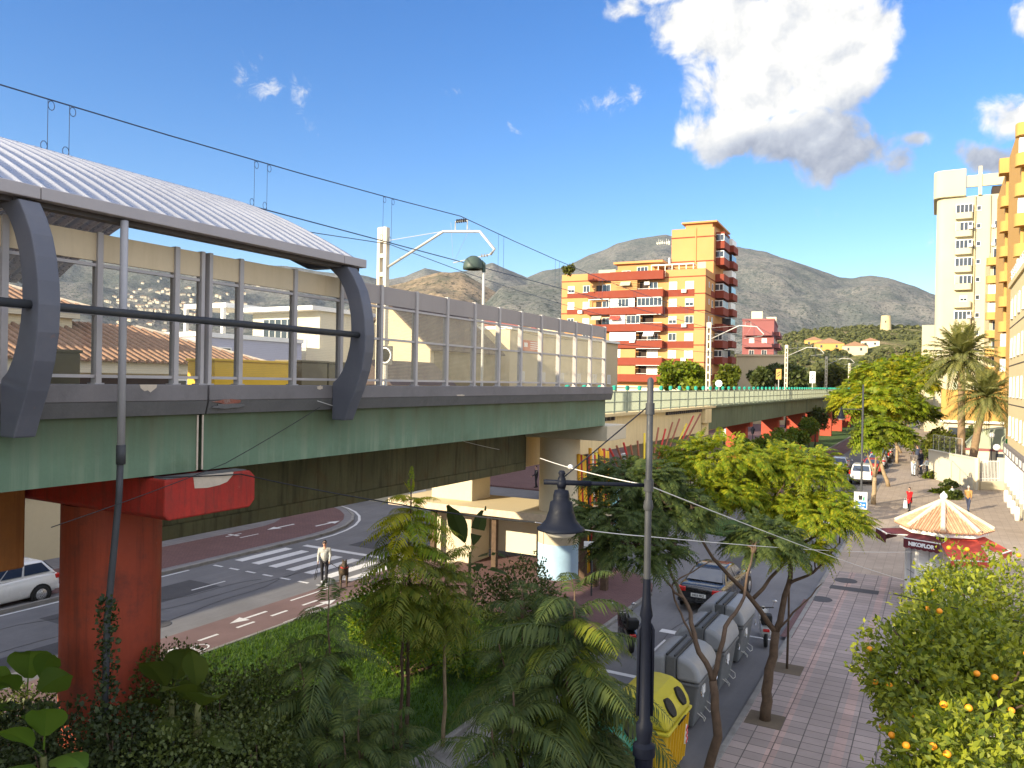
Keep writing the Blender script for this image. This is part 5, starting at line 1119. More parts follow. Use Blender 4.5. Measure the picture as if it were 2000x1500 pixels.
def car(kind, label, paint, loc, rz, plate=None, group=None, taxi=False):
    c = CARS[kind]; t = thing('parked_car', label, 'car', (loc[0], loc[1], .006), rz, group); L2 = c['L'] / 2
    def prof(s):
        y, zb, zt, w = s; return [(0, zb), (w * .82, zb), (w * .96, zb + .1), (w, zb + (zt - zb) * .45), (w * .985, zb + (zt - zb) * .62), (w * .93, zt - .03), (w * .82, zt + .015), (0, zt + .03)]
    o = loft(c['st'], prof).build('body', M[paint], t, smooth=True); ss = o.modifiers.new('sub', 'SUBSURF'); ss.levels = ss.render_levels = 2
    yr, yf, tr, tf, zr, wr_ = c['cab']; zb = [s for s in c['st']][3][2] + .0; wb = c['st'][3][3] * .9
    def P(u, v, side):   # u along (0 rear..1 front), v up; side +-1
        y = (yr + (yf - yr) * u) * (1 - v) + (tr + (tf - tr) * u) * v; w = wb * (1 - v) + wr_ * v; return Vector((side * w, y, zb + (zr - zb) * v))
    cb = MB(); V = [P(0, 0, -1), P(0, 0, 1), P(1, 0, 1), P(1, 0, -1), P(0, 1, -1), P(0, 1, 1), P(1, 1, 1), P(1, 1, -1)]
    for q in V[:4]: q.z -= .06
    mid = [(V[4] + V[7]) / 2 + Vector((0, 0, .035)), (V[5] + V[6]) / 2 + Vector((0, 0, .035))]
    cb.add(V + mid, [(3, 2, 1, 0), (4, 5, 9, 8), (8, 9, 6, 7), (0, 1, 5, 4), (1, 2, 6, 9, 5), (2, 3, 7, 6), (3, 0, 4, 8, 7)]); cb.build('cabin', M[paint], t, bevel=.07, auto=50)
    def pane(name, pts, n, m='car_glass', off=.012):
        b = MB(); n = Vector(n).normalized() * off; v = [Vector(p) + n for p in pts]; v2 = [p - n * .5 for p in v]
        k = len(v); b.add(v + v2, [tuple(range(k)), tuple(range(2 * k - 1, k - 1, -1))] + [(i, i + k, (i + 1) % k + k, (i + 1) % k) for i in range(k)]); return b.build(name, M[m], t)
    for sd in (-1, 1):
        nr = (sd * 1, 0, .35)
        for a, e in ((.07, .40), (.43, .68), (.70, .93)) if kind != 'sedan' else ((.13, .47), (.50, .90)):
            pane('side_window', [P(a, .14, sd), P(e, .14, sd), P(min(e, .93 if e < .9 else .955), .86, sd), P(a, .86, sd)][::sd], nr)
    q = lambda x, u, v: Vector((x * (wb * (1 - v) + wr_ * v) * .86, (yr if u == 0 else yf) * (1 - v) + (tr if u == 0 else tf) * v, zb + (zr - zb) * v))
    pane('rear_window', [q(-1, 0, .14), q(-1, 0, .88), q(1, 0, .88), q(1, 0, .14)], (0, -1, .4), off=.02)
    pane('windscreen', [q(-1, 1, .1), q(1, 1, .1), q(1, 1, .9), q(-1, 1, .9)], (0, 1, .8), off=.02)
    w0 = c['st'][1][3]; zl = c['st'][1][2]
    for sd in (-1, 1):
        b = MB()
        if kind == 'van': b.box((sd * w0 - .09, -L2 + .02, zl - .16), (sd * w0 + .03, -L2 + .14, zl + .18))
        else: b.box((sd * (w0 - .17) - .17, -L2 + .015, zl - .22), (sd * (w0 - .17) + .17, -L2 + .2, zl - .05))
        b.build('tail_light', M['tail_light'], t, bevel=.03)
        b = MB(); b.box((sd * .58 - .17, L2 - .26, .58), (sd * .58 + .17, L2 - .06, .72)); b.build('headlight', M['lamp_glass'], t, bevel=.04)
        b = MB(); b.ell((sd * (c['st'][4][3] + .1), yf - .28, zb + .1), (.1, .07, .075), 10, 6); b.build('mirror', M[paint if kind != 'van' else 'black'], t, smooth=True)
    b = MB(); b.box((-.27, -L2 - .02, zl - .36), (.27, -L2 + .04, zl - .24)); pl = b.build('number_plate', M['plate'], t)
    if plate: text_mesh('plate_text', plate, .11, M['ink'], pl, (0, -L2 - .022, zl - .30), (R(90), 0, 0), .001, .003)
    b = MB(); b.box((-w0 * .95, -L2 - .03, .36), (w0 * .95, -L2 + .2, .52)); b.build('rear_bumper', M['black' if kind == 'van' else paint], t, bevel=.05)
    b = MB(); b.box((-w0 * .9, L2 - .2, .32), (w0 * .9, L2 + .015, .5)); b.build('front_bumper', M['black' if kind == 'van' else paint], t, bevel=.05)
    for sd in (-1, 1):
        for y in c['wy']:
            x = sd * (c['st'][4][3] - .085)
            a = MB(); a.lathe([(c['wr'] + .055, -.02), (c['wr'] + .055, .02)], (sd * (c['st'][4][3] - .012), y, c['wr']), 22, ax='x'); a.build('wheel_arch', M['black'], t)
            w = bpy.data.objects.new('wheel', WH[0]); COL.objects.link(w); w.parent = t; w.location = (x + sd * .012, y, c['wr']); w.rotation_euler = (0, 0, 0 if sd > 0 else math.pi); s_ = c['wr'] / .325; w.scale = (s_,) * 3
            for me, nm in zip(WH[1:], ('rim', 'brake_disc')): r_ = bpy.data.objects.new(nm, me); COL.objects.link(r_); r_.parent = w; r_.scale = (1.04, 1, 1)
    if taxi: 
        b = MB(); b.box((-.16, -.35, zr + .03), (.16, -.2, zr + .14)); b.build('roof_sign', M['sign_white'], t, bevel=.02)
    return t
def place_rear(px, py): p = on_z(px, py, 0); return p
car('sedan', 'black saloon car parked behind the grey bins with a blue rear window', 'car_black', (-7.35, 30.0), R(-2), '0433 FKZ')
car('hatch', 'white hatchback half hidden by the red pier', 'car_white', (-29.0, 14.8), R(180))
car('hatch', 'pale car cut off by the left picture edge', 'car_silver', (-26.9, 9.2), R(180))
p = on_z(1637, 925, 0); car('hatch', 'silver car driving away beside the cycle lane on the far road', 'car_silver', (p.x, p.y + 2), R(1))
p = on_z(1681, 948, 0); car('van', 'white tall estate car parked under the far street trees', 'car_white', (p.x, p.y + 2.1), R(0))
for i, (y, k, m, lb) in enumerate(((82.5, 'hatch', 'car_red', 'dark red car parked beyond the white estate car'), (88.5, 'hatch', 'car_silver', 'silver car in the row of parked cars beyond the red car'), (95, 'van', 'car_black', 'black car farther up the parked row'), (101, 'hatch', 'car_white', 'white car farthest up the parked row'))):
    car(k, lb, m, (-5.3, y), R(0))
p = on_z(1250, 905, 0); q = car('van', 'white delivery van on the cross street behind the painted poles', 'car_white', (p.x, p.y), R(80))

# scooters
def scooter(label, loc, rz, m):
    t = thing('scooter', label, 'scooter', (loc[0], loc[1], loc[2] if len(loc) > 2 else .006), rz)
    for y in (-.62, .62):
        w = MB(); w.lathe([(.15, -.05), (.24, -.05), (.26, 0), (.24, .05), (.15, .05)], (0, y, .26), 18, ax='x'); wo = w.build('wheel', M['black'], t, smooth=True)
        h = MB(); h.lathe([(.01, -.04), (.14, -.03), (.14, .03), (.01, .04)], (0, y, .26), 12, ax='x'); h.build('rim', M['rim'], wo)
    b = MB(); b.prism([(-.75, .45), (-.85, .62), (-.5, .72), (-.05, .62), (.0, .36), (.38, .34), (.5, .9), (.42, .92), (.28, .42), (-.2, .28), (-.6, .3)], 'x', -.15, .15); b.build('body', M[m], t, bevel=.05)
    b = MB(); b.prism([(-.72, .72), (-.7, .8), (-.3, .8), (0, .7), (0, .66), (-.5, .73)], 'x', -.14, .14); b.build('seat', M['black'], t, bevel=.03)
    b = MB(); b.tube([(0, .60, .26), (0, .46, .95)], .03, 8); b.tube([(-.32, .38, 1.0), (0, .46, .96), (.32, .38, 1.0)], .018, 8); b.build('handlebar', M['black'], t)
    for s in (-.28, .28): 
        b = MB(); b.tube([(s, .42, 1.0), (s * 1.15, .42, 1.14)], .008, 5); b.ell((s * 1.25, .42, 1.2), (.075, .02, .05), 10, 6); b.build('mirror', M['chrome'], t)
    b = MB(); b.ell((0, .56, .88), (.09, .07, .1), 10, 8); b.build('headlight', M['lamp_glass'], t, smooth=True)
    b = MB(); b.box((-.1, -.88, .55), (.1, -.8, .64)); b.build('tail_light', M['tail_light'], t, bevel=.02)
    b = MB(); b.box((-.17, -.95, .82), (.17, -.62, 1.1)); b.build('top_box', M['black'], t, bevel=.04)
    return t
p = on_z(1222, 1262, 0); scooter('red and black scooter half hidden by fronds left of the lamp post', (p.x, p.y), R(35), 'car_black')
p = on_z(1492, 1252, 0); scooter('white scooter parked behind the last grey bin', (p.x, p.y), R(15), 'car_white')
p = on_z(1590, 935, 0); scooter('dark motor scooter behind the silver car on the far road', (p.x, p.y), R(0), 'car_black')

# ---------------------------------------------------------------- recycling bins at the kerb
def grey_bin(label, loc, rz):
    t = thing('waste_container', label, 'waste container', (*loc, .006), rz, 'grey waste containers along the kerb')
    # long side along local x (1.5), depth y (1.25); opening side faces the pavement (+x world after rotation)
    b = MB(); b.box((-.78, -.62, .06), (.78, .62, 1.12), top=1.0)
    vs = [(-.66, -.52, .06), (.66, -.52, .06), (.66, .52, .06), (-.66, .52, .06), (-.82, -.66, 1.12), (.82, -.66, 1.12), (.82, .66, 1.12), (-.82, .66, 1.12)]
    b = MB(); b.add(vs, [(3, 2, 1, 0), (4, 5, 6, 7), (0, 1, 5, 4), (1, 2, 6, 5), (2, 3, 7, 6), (3, 0, 4, 7)]); b.build('tub', M['bin_grey'], t, bevel=.05)
    b = MB(); b.box((-.86, -.70, 1.09), (.86, .70, 1.17)); b.build('rim', M['bin_grey'], t, bevel=.025)
    # domed lid in two halves with the hinge band along the middle
    def half(sg):
        pr = [(.13 * sg, 1.175), (.72 * sg, 1.175), (.715 * sg, 1.30), (.67 * sg, 1.47), (.57 * sg, 1.61), (.40 * sg, 1.71), (.13 * sg, 1.755)]
        if sg < 0: pr = pr[::-1]
        b = MB(); b.prism(pr, 'x', -.86, .86); o = b.build('lid', M['bin_lid'], t, bevel=.13); o.modifiers[0].segments = 4; o.modifiers[0].angle_limit = R(60); o.data.polygons.foreach_set('use_smooth', [True] * len(o.data.polygons)); o.data.set_sharp_from_angle(angle=R(50))
    half(-1); half(1)
    b = MB(); b.box((-.84, -.125, 1.175), (.84, .125, 1.74)); b.build('hinge_band', M['bin_grey'], t, bevel=.03)
    for y in (-.1, .1): b = MB(); b.bar((-.83, y, 1.765), (.83, y, 1.765), .04, .05); b.build('hinge_bar', M['lamp_grey'], t)
    for sx in (-.72, .72):
        b = MB(); b.tube([(sx, -.72, 1.0), (sx, -.74, .9), (sx * .9, -.74, .84), (sx * .8, -.73, .92)], .015, 6); b.build('handle', M['chrome'], t)
    for sx in (-1, 1):
        b = MB(); b.box((sx * .80 - .05, -.1, .72), (sx * .80 + .05, .1, .92)); b.build('lifting_pin', M['black'], t, bevel=.02)
        b = MB(); b.tube([(sx * .42, -.56, .34), (sx * .42, -.70, .26), (sx * .38, -.72, .16), (sx * .2, -.70, .17), (sx * .2, -.58, .28)], .011, 6); b.build('foot_pedal', M['galv'], t)
    b = MB(); b.box((-.35, -.665, .78), (-.12, -.60, .98)); b.build('sticker', M['sign_white'], t)
    for sx in (-.5, .5):
        for sy in (-.38, .38):
            b = MB(); b.lathe([(.07, -.03), (.09, 0), (.07, .03)], (sx, sy, .085), 10, ax='x'); b.build('wheel', M['black'], t)
    return t
bz = R(90)
for (x, y, lb) in ((-5.55, 23.9, 'grey domed waste container farthest along the kerb'), (-5.5, 21.4, 'grey domed waste container second from the far end of the row'), (-5.5, 18.9, 'grey domed waste container directly behind the yellow container')):
    grey_bin(lb, (x, y), bz)
def igloo(name, label, loc, rz, m1, m2, s=1.0):
    t = thing(name, label, 'recycling container', (*loc, .006), rz)
    vs = [(-.72, -.6, .05), (.72, -.6, .05), (.72, .6, .05), (-.72, .6, .05), (-.8, -.68, 1.15), (.8, -.68, 1.15), (.8, .68, 1.15), (-.8, .68, 1.15)]
    b = MB(); b.add(vs, [(3, 2, 1, 0), (4, 5, 6, 7), (0, 1, 5, 4), (1, 2, 6, 5), (2, 3, 7, 6), (3, 0, 4, 7)]); b.build('tub', M[m1], t, bevel=.05)
    b = MB()
    for x in np.arange(-.6, .7, .2): b.bar((x, -.62 - .0, .15), (x * 1.08, -.695, 1.1), .05, .04); b.bar((x, .62, .15), (x * 1.08, .695, 1.1), .05, .04)
    for y in np.arange(-.45, .5, .3): b.bar((.735, y, .15), (.805, y, 1.1), .05, .04); b.bar((-.735, y, .15), (-.805, y, 1.1), .05, .04)
    b.build('ribs', M[m1], t)
    b = MB(); b.box((-.86, -.73, 1.13), (.86, .73, 1.20)); b.build('rim', M[m2], t, bevel=.025)
    prof = [(.72, 1.205), (.66, 1.42), (.50, 1.66), (.28, 1.78), (0, 1.81)]; pr = prof + [(-y, z) for y, z in prof[::-1][1:]]
    b = MB(); b.prism(pr, 'x', -.84, .84); b.build('lid', M[m2], t, bevel=.09)
    for x in (-.36, .36):
        b = MB(); n = Vector((0, -.83, .56)); c = Vector((x, -.60, 1.55)); u = Vector((1, 0, 0)); w = Vector((0, .56, .83))
        ring = [c + u * .17 * math.cos(a) + w * .25 * math.sin(a) * .8 for a in np.linspace(0, 6.283, 17)[:-1]]
        b.add([p + n * .025 for p in ring] + [p - n * .12 for p in ring], [tuple(range(16)), tuple(range(31, 15, -1))] + [(i, i + 16, (i + 1) % 16 + 16, (i + 1) % 16) for i in range(16)]); b.build('opening', M['black'], t)
    b = MB(); b.box((.52, -.69, .45), (.66, -.655, .85)); o = b.build('hazard_label', M['sign_white'], t)
    b = MB()
    for k in range(3): b.bar((.53, -.695, .48 + k * .13), (.65, -.695, .56 + k * .13), .012, .055)
    b.build('hazard_stripe', M['sign_red'], t)
    b = MB(); b.tube([(-.2, -.74, 1.16), (-.2, -.82, 1.3), (.0, -.82, 1.3), (.0, -.74, 1.16)], .02, 6); b.build('handle', M['black'], t)
    return t
igloo('recycling_container', 'yellow recycling container with two black oval openings', (-5.35, 16.0), R(90), 'bin_yellow', 'bin_lime')
igloo('recycling_container', 'teal green recycling container at the bottom edge behind the lamp post', (-5.75, 13.9), R(90), 'bin_teal', 'bin_teal')

# ---------------------------------------------------------------- near lamp post with bell lamp
def bell_lamp(parent, px_, z):
    b = MB(); b.lathe([(.03, z + .50), (.045, z + .47), (.03, z + .44), (.05, z + .40), (.045, z + .27), (.085, z + .26), (.10, z + .2), (.10, z + .14), (.135, z + .12), (.15, z + .02), (.19, z - .10), (.25, z - .17), (.29, z - .195), (.29, z - .215), (.24, z - .215), (.2, z - .12)], px_, 26); b.build('lamp_shade', M['iron'], parent, smooth=True)
    b = MB(); b.lathe([(.215, z - .20), (.205, z - .24), (.16, z - .285), (.09, z - .31), (.01, z - .315)], px_, 22); b.build('lamp_glass', M['lamp_glass'], parent, smooth=True)
lp = on_d(1266, 1000, 9.3); q0 = Vector((lp.x, lp.y, 0)); t = thing('street_lamp', 'tall dark lamp post with a bell lamp hanging from its side arm', 'street lamp', (lp.x, lp.y, .12))
zt = on_d(1273, 742, 9.3).z - .12; za = on_d(1266, 948, 9.3).z - .12; zc = on_d(1262, 1130, 9.3).z - .12; zk = on_d(1258, 1430, 9.3).z - .12
b = MB(); b.tube([(0, 0, zc), (0, 0, zt), (0, 0, zt + .03)], [.042, .038, .015], 14); b.lathe([(.055, zt - .42), (.055, zt - .28)], (0, 0, 0), 14); b.lathe([(.06, za - .07), (.06, za + .07)], (0, 0, 0), 14); b.lathe([(.05, za - .3), (.062, za - .26), (.05, za - .18)], (0, 0, 0), 14); b.build('upper_post', M['lamp_grey'], t, auto=40)
b = MB(); b.lathe([(.16, 0), (.16, .2), (.11, .35), (.085, zk - .5), (.11, zk - .4), (.11, zk - .3), (.135, zk - .28), (.135, zk - .16), (.08, zk - .12), (.10, zk), (.10, zk + .1), (.07, zk + .14), (.06, zc - .5), (.08, zc - .45), (.055, zc - .3), (.045, zc)], (0, 0, 0), 18); b.build('lower_post', M['iron'], t, auto=40)
b = MB()
for sgn in (-1, 1):
    o_ = _r * (.085 * sgn); b.tube([(o_.x, o_.y, zk + .2), (o_.x, o_.y, zc - .62), (o_.x * .6, o_.y * .6, zc - .55)], .022, 8)
b.build('side_tube', M['iron'], t, smooth=True)
e = on_d(1062, 942, 9.3 * 1.0) - Vector((lp.x, lp.y, .12)); e = Vector((e.x, e.y, za + .02)); k_ = on_d(1097, 945, 9.3) - Vector((lp.x, lp.y, .12)); k_ = Vector((k_.x, k_.y, za))
b = MB(); b.tube([(0, 0, za), e], .024, 10); b.tube([e, e + (Vector((0, 0, za)) - e) * .45], .032, 10); b.lathe([(.05, za - .05), (.06, za), (.05, za + .05)], (k_.x, k_.y, 0), 12); b.build('arm', M['iron'], t, smooth=True)
b = MB(); b.tube([(0, 0, zt - .3), (k_.x, k_.y, za + .06)], .009, 6); b.build('stay_rod', M['iron'], t)
bell_lamp(t, (k_.x, k_.y, 0), za - .34)

# second lamp post farther up the kerb, with the waste recycling sign
p = on_z(1681, 1020, .12); t = thing('street_lamp', 'slim grey lamp post carrying the blue and white sign near the kiosk', 'street lamp', (p.x, p.y, .12)); hh = on_d(1681, 755, p.y * math.cos(TH) - p.x * math.sin(TH)).z
b = MB(); b.lathe([(.09, 0), (.07, 1.2), (.05, hh)], (0, 0, 0), 12); b.build('post', M['lamp_grey'], t, smooth=True)
b = MB(); b.tube([(0, 0, hh - 1.5), (-1.45 * _r.x, -1.45 * _r.y, hh - 1.5)], .03, 8); b.tube([(0, 0, hh - .4), (-1.3 * _r.x, -1.3 * _r.y, hh - 1.45)], .012, 5); b.tube([(.1, .05, hh - 5.2), (-.3, -.2, hh - 5.1)], .03, 6); b.build('arm', M['lamp_grey'], t)
bell_lamp(t, (-1.3 * _r.x, -1.3 * _r.y, 0), hh - 1.85)
sg = thing('recycling_sign', 'white and blue waste sign marked 200 m on the slim lamp post', 'sign', (p.x - .02, p.y - .09, .12), TH * .55); zs = on_d(1678, 978, 47).z - .12; zs = on_y(1678, 977, p.y).z - .12
b = MB(); b.box((-.37, -.02, zs - .52), (.37, .0, zs + .52)); b.build('panel', M['sign_white'], sg, bevel=.012)
b = MB(); b.box((-.33, -.026, zs - .47), (.33, -.0205, zs - .08)); b.build('lower_panel', M['sign_blue'], sg)
b = MB(); b.box((-.31, -.026, zs - .06), (.31, -.0205, zs + .46)); b.build('frame', M['sign_blue'], sg); b = MB(); b.box((-.28, -.03, zs - .03), (.28, -.0265, zs + .43)); b.build('picture', M['sign_white'], sg)
b = MB(); b.prism([(-.12, zs + .04), (.08, zs + .04), (.10, zs + .30), (-.14, zs + .30)], 'y', -.034, -.0305); b.tube([(-.12, -.032, zs + .3), (-.02, -.032, zs + .38), (.08, -.032, zs + .3)], .014, 5); b.build('bin_symbol', M['ink'], sg)
b = MB(); b.prism([(.12, zs + .0), (.22, zs + .0), (.22, zs + .26), (.12, zs + .2)], 'y', -.034, -.0305); b.build('green_symbol', M['sign_green'], sg)
text_mesh('lettering', '200 m', .2, M['sign_white'], sg, (0, -.028, zs - .25), (R(90), 0, 0), .002, .004); b = MB(); b.bar((.2, -.029, zs - .41), (-.18, -.029, zs - .41), .004, .05); b.prism([(-.18, zs - .48), (-.18, zs - .34), (-.28, zs - .41)], 'y', -.031, -.027); b.build('arrow_symbol', M['sign_white'], sg)

# ---------------------------------------------------------------- flower kiosk
def kiosk():
    kx, ky = .30, 34.4; rw = 1.25; t = thing('flower_kiosk', 'white octagonal flower kiosk with a tiled pyramid roof and red awnings', 'kiosk', (kx, ky, .12), R(-23)); n = 8
    an = [2 * math.pi * (i + .5) / n for i in range(n)]
    ring = lambda r: [(r * math.cos(a), r * math.sin(a)) for a in an]
    b = MB(); b.prism(ring(rw), 'z', 0, 2.62); b.build('wall', M['kiosk'], t)
    b = MB()
    for x, y in ring(rw): b.tube([(x, y, 0), (x, y, 2.62)], .06, 8)
    b.build('corner_posts', M['white'], t)
    b = MB()
    for i in range(n):
        a = 2 * math.pi * i / n + 0; c = rw * math.cos(math.pi / n) + .008; tg = Vector((-math.sin(a), math.cos(a), 0)); o = Vector((math.cos(a), math.sin(a), 0)) * c
        b.bar(o - tg * .4 + Vector((0, 0, 1.0)), o + tg * .4 + Vector((0, 0, 1.0)), .012, .012); b.bar(o + Vector((0, 0, .05)), o + Vector((0, 0, 2.55)), .012, .012)
    b.build('panel_seams', M['lamp_grey'], t)
    b = MB(); b.prism(ring(1.52), 'z', 2.62, 2.80); b.build('eaves', M['white'], t, bevel=.02)
    v = [(x, y, 2.83) for x, y in ring(1.66)] + [(0, 0, 3.78)]; b = MB(); b.add(v, [(i, (i + 1) % n, n) for i in range(n)] + [tuple(range(n - 1, -1, -1))]); b.build('roof', M['kiosk_tile'], t)
    b = MB(); w = MB()
    for i in range(n):
        A, B_, T = Vector(v[i]), Vector(v[(i + 1) % n]), Vector(v[n])
        for k in range(13):
            u = (k + .5) / 13; s = A.lerp(B_, u); up = (T - (A + B_) / 2); f = 1 - abs(u - .5) * 2; e_ = s + up * f * .985; nrm = (B_ - A).cross(T - A).normalized() * .02
            (b if k % 2 == 0 else w).tube([s + nrm - up * .03, e_ + nrm], [.055, .045] if k % 2 == 0 else [.028, .022], 6)
    b.build('roof_tiles', M['kiosk_tile'], t); w.build('mortar_rows', M['kiosk_tile'], t)
    b = MB()
    for i in range(n):
        A, T = Vector(v[i]), Vector(v[n])
        for k in range(9): b.tube([A.lerp(T, k / 9) + Vector((0, 0, .05)), A.lerp(T, (k + 1.15) / 9.2) + Vector((0, 0, .08))], [.10, .075], 7)
    b.build('ridge_tiles', M['tile_cream'], t)
    b = MB(); b.lathe([(.14, 3.73), (.10, 3.83), (.06, 3.86), (.11, 3.89), (.14, 3.98), (.11, 4.07), (.05, 4.12), (.015, 4.18)], (0, 0, 0), 16); b.build('finial', M['globe'], t, smooth=True)
    # awnings: (side index angle, drop, reach, material)
    def awning(ang, reach, drop, m, val, text=None, w_=.62, z0=2.60):
        a = ang; o = Vector((math.cos(a), math.sin(a), 0)); tg = Vector((-math.sin(a), math.cos(a), 0)); c0 = o * (rw * math.cos(math.pi / n) + .03)
        A = c0 + Vector((0, 0, z0)); B_ = c0 + o * reach + Vector((0, 0, z0 - drop)); q = MB(); th = Vector((0, 0, -.02)); V = [A - tg * w_, A + tg * w_, B_ + tg * w_, B_ - tg * w_]
        q.add(V + [p + th for p in V], [(0, 1, 2, 3), (7, 6, 5, 4), (0, 4, 5, 1), (1, 5, 6, 2), (2, 6, 7, 3), (3, 7, 4, 0)]); ob = q.build('awning', M[m], t)
        f = MB(); f.bar(B_ - tg * w_, B_ + tg * w_, .05, .06); f.bar(A - tg * w_ * .95 - Vector((0, 0, .1)), B_ - tg * w_ * .95, .03, .03); f.bar(A + tg * w_ * .95 - Vector((0, 0, .1)), B_ + tg * w_ * .95, .03, .03); f.build('awning_frame', M['white'], ob)
        q = MB(); pts = []
        m_ = 18
        for i in range(m_ + 1):
            u = -w_ + 2 * w_ * i / m_; base = B_ + tg * u + o * .03
            pts.append((base, base - Vector((0, 0, val + .035 * abs(math.sin(i * math.pi / 3))))))
        vs = [p for pr in pts for p in pr]; q.add(vs + [p - o * .012 for p in vs], [(2 * i, 2 * i + 2, 2 * i + 3, 2 * i + 1) for i in range(m_)] + [(2 * i + 1 + len(vs), 2 * i + 3 + len(vs), 2 * i + 2 + len(vs), 2 * i + len(vs)) for i in range(m_)]); q.build('valance', M[m], ob)
        if text:
            yaw = math.atan2(tg.y, tg.x); p_ = B_ + o * .045 - Vector((0, 0, val * .52)); text_mesh('lettering', text, .19, M['sign_white'], ob, p_, (R(90), 0, yaw), .004, .012)
    base = R(-90 + 29 - 22.5)   # local angle of the direction towards -Y world
    for i, (dr, re, m, val, tx, w_) in {0: (.16, .62, 'awning_dark', .32, 'NIKOFLOR', .66), -1: (.06, 1.1, 'awning_dark', .34, None, .55), 1: (.62, 1.15, 'awning_red', .2, None, .70), 2: (.42, 1.0, 'awning_red', .16, None, .52), -2: (.3, .8, 'awning_dark', .26, None, .5)}.items():
        awning(AW0 + i * 2 * math.pi / n, re, dr, m, val, tx, w_)
    return t
AW0 = math.radians(-90)
kiosk()

# ---------------------------------------------------------------- shelter by the cream piers
p = thing('bus_shelter', 'flat cream roofed shelter on square brown posts below the viaduct', 'shelter', (-16, 30, .12))
part(p, 'roof', 'cream_wall', [((-5.6, -2.2, 2.6), (4.6, 1.4, 2.78))], .02); part(p, 'roof_edge', 'tile_cream', [((-5.65, -2.26, 2.52), (4.65, -2.201, 2.80))])
for x in (-3.8, -.6, 1.9, 4.1): part(p, 'post', 'bark', [((x - .11, -1.4, 0), (x + .11, -1.18, 2.595))])
part(p, 'advert_panel', 'sign_white', [((-5.2, .6, .5), (-4.0, .75, 2.4))], .02); part(p, 'rear_panel', 'white_wall', [((-3.6, 1.0, .3), (3.9, 1.1, 2.3))])
def wpost(px, py0, py1, lb, w=.1):
    g = on_z(px, py1, .12); top = on_d(px, py0, g.y * math.cos(TH) - g.x * math.sin(TH)).z; t = thing('shelter_post', lb, 'post', (g.x, g.y, .12)); b = MB(); b.box((-w, -w, 0), (w, w, top - .12)); b.build('shaft', M['bark'], t, bevel=.01); b = MB(); b.box((-w * 1.5, -w * 1.5, top - .12), (w * 1.5, w * 1.5, top - .02)); b.build('head', M['bark'], t)
wpost(1138, 1030, 1140, 'square brown post nearest the cream pier', .13); wpost(1180, 1020, 1152, 'square brown post second from the cream pier', .13)
# signs on posts
def post_sign(name, label, px, py0, pyb, shape, m, w, h, extra=None, back=False):
    g = on_z(px, pyb, .1); D = g.y * math.cos(TH) - g.x * math.sin(TH); c = on_d(px, py0, D).z - .1; t = thing(name, label, 'traffic sign', (g.x, g.y, .1), TH * .8)
    b = MB(); b.tube([(0, .05, 0), (0, .05, c + h * .4)], .035, 8); b.build('post', M['lamp_grey'], t)
    b = MB()
    if shape == 'disc': b.lathe([(.01, -.02), (w, -.02), (w, .02), (.01, .02)], (0, 0, c), 24, ax='y')
    else: b.box((-w, -.02, c - h), (w, .02, c + h))
    b.build('panel', M[m], t, bevel=.005)
    if extra == 'bike':
        b = MB()
        for s in (-.14, .14):
            for i in range(12):
                a0, a1 = 2 * math.pi * i / 12, 2 * math.pi * (i + 1) / 12; b.bar((s + .09 * math.cos(a0), -.026, c - .06 + .09 * math.sin(a0)), (s + .09 * math.cos(a1), -.026, c - .06 + .09 * math.sin(a1)), .012, .03)
        b.bar((-.14, -.026, c - .06), (-.05, -.026, c + .08), .01, .025); b.bar((-.05, -.026, c + .08), (.1, -.026, c + .08), .01, .025); b.bar((.14, -.026, c - .06), (.08, -.026, c + .14), .01, .025); b.build('bicycle_symbol', M['sign_white'], t)
    if extra == 'board': 
        b = MB()
        for k in range(3): b.box((-w * .7, -.026, c - h * .6 + k * h * .5), (w * (.7 - .2 * k), -.021, c - h * .45 + k * h * .5))
        b.build('lettering', M['sign_white'], t)
    if extra == 'red': b = MB(); b.lathe([(w, -.025), (w, -.021), (w * .78, -.021), (w * .78, -.025)], (0, 0, c), 24, ax='y'); b.build('red_ring', M['sign_red'], t)
    return t
post_sign('traffic_sign', 'round blue bicycle sign beyond the lime tree crown', 1470, 879, 930, 'disc', 'sign_blue', .42, .4, 'bike')
post_sign('traffic_sign', 'round pale sign seen on a thin post by the red pier', 1417, 845, 905, 'disc', 'sign_white', .42, .4)
post_sign('traffic_sign', 'round brownish sign under the far lantern by the lawn', 1560, 848, 895, 'disc', 'cream_wall', .42, .4)
post_sign('traffic_sign', 'small square blue sign behind the tree branches', 1338, 993, 1040, 'rect', 'sign_blue', .28, .2, 'board')
post_sign('traffic_sign', 'red ringed round speed sign far under the viaduct', 1608, 818, 850, 'disc', 'sign_white', .4, .4, 'red')
post_sign('traffic_sign', 'white board sign below the canopy posts beside the shelter', 1155, 1065, 1165, 'rect', 'sign_white', .32, .14, 'board')
post_sign('traffic_sign', 'white notice board sign near the painted poles', 1246, 885, 955, 'rect', 'sign_white', .5, .5, 'board')
post_sign('litter_sign', 'small white board left of the broad cream pier', 815, 972, 1010, 'rect', 'sign_white', .5, .5)
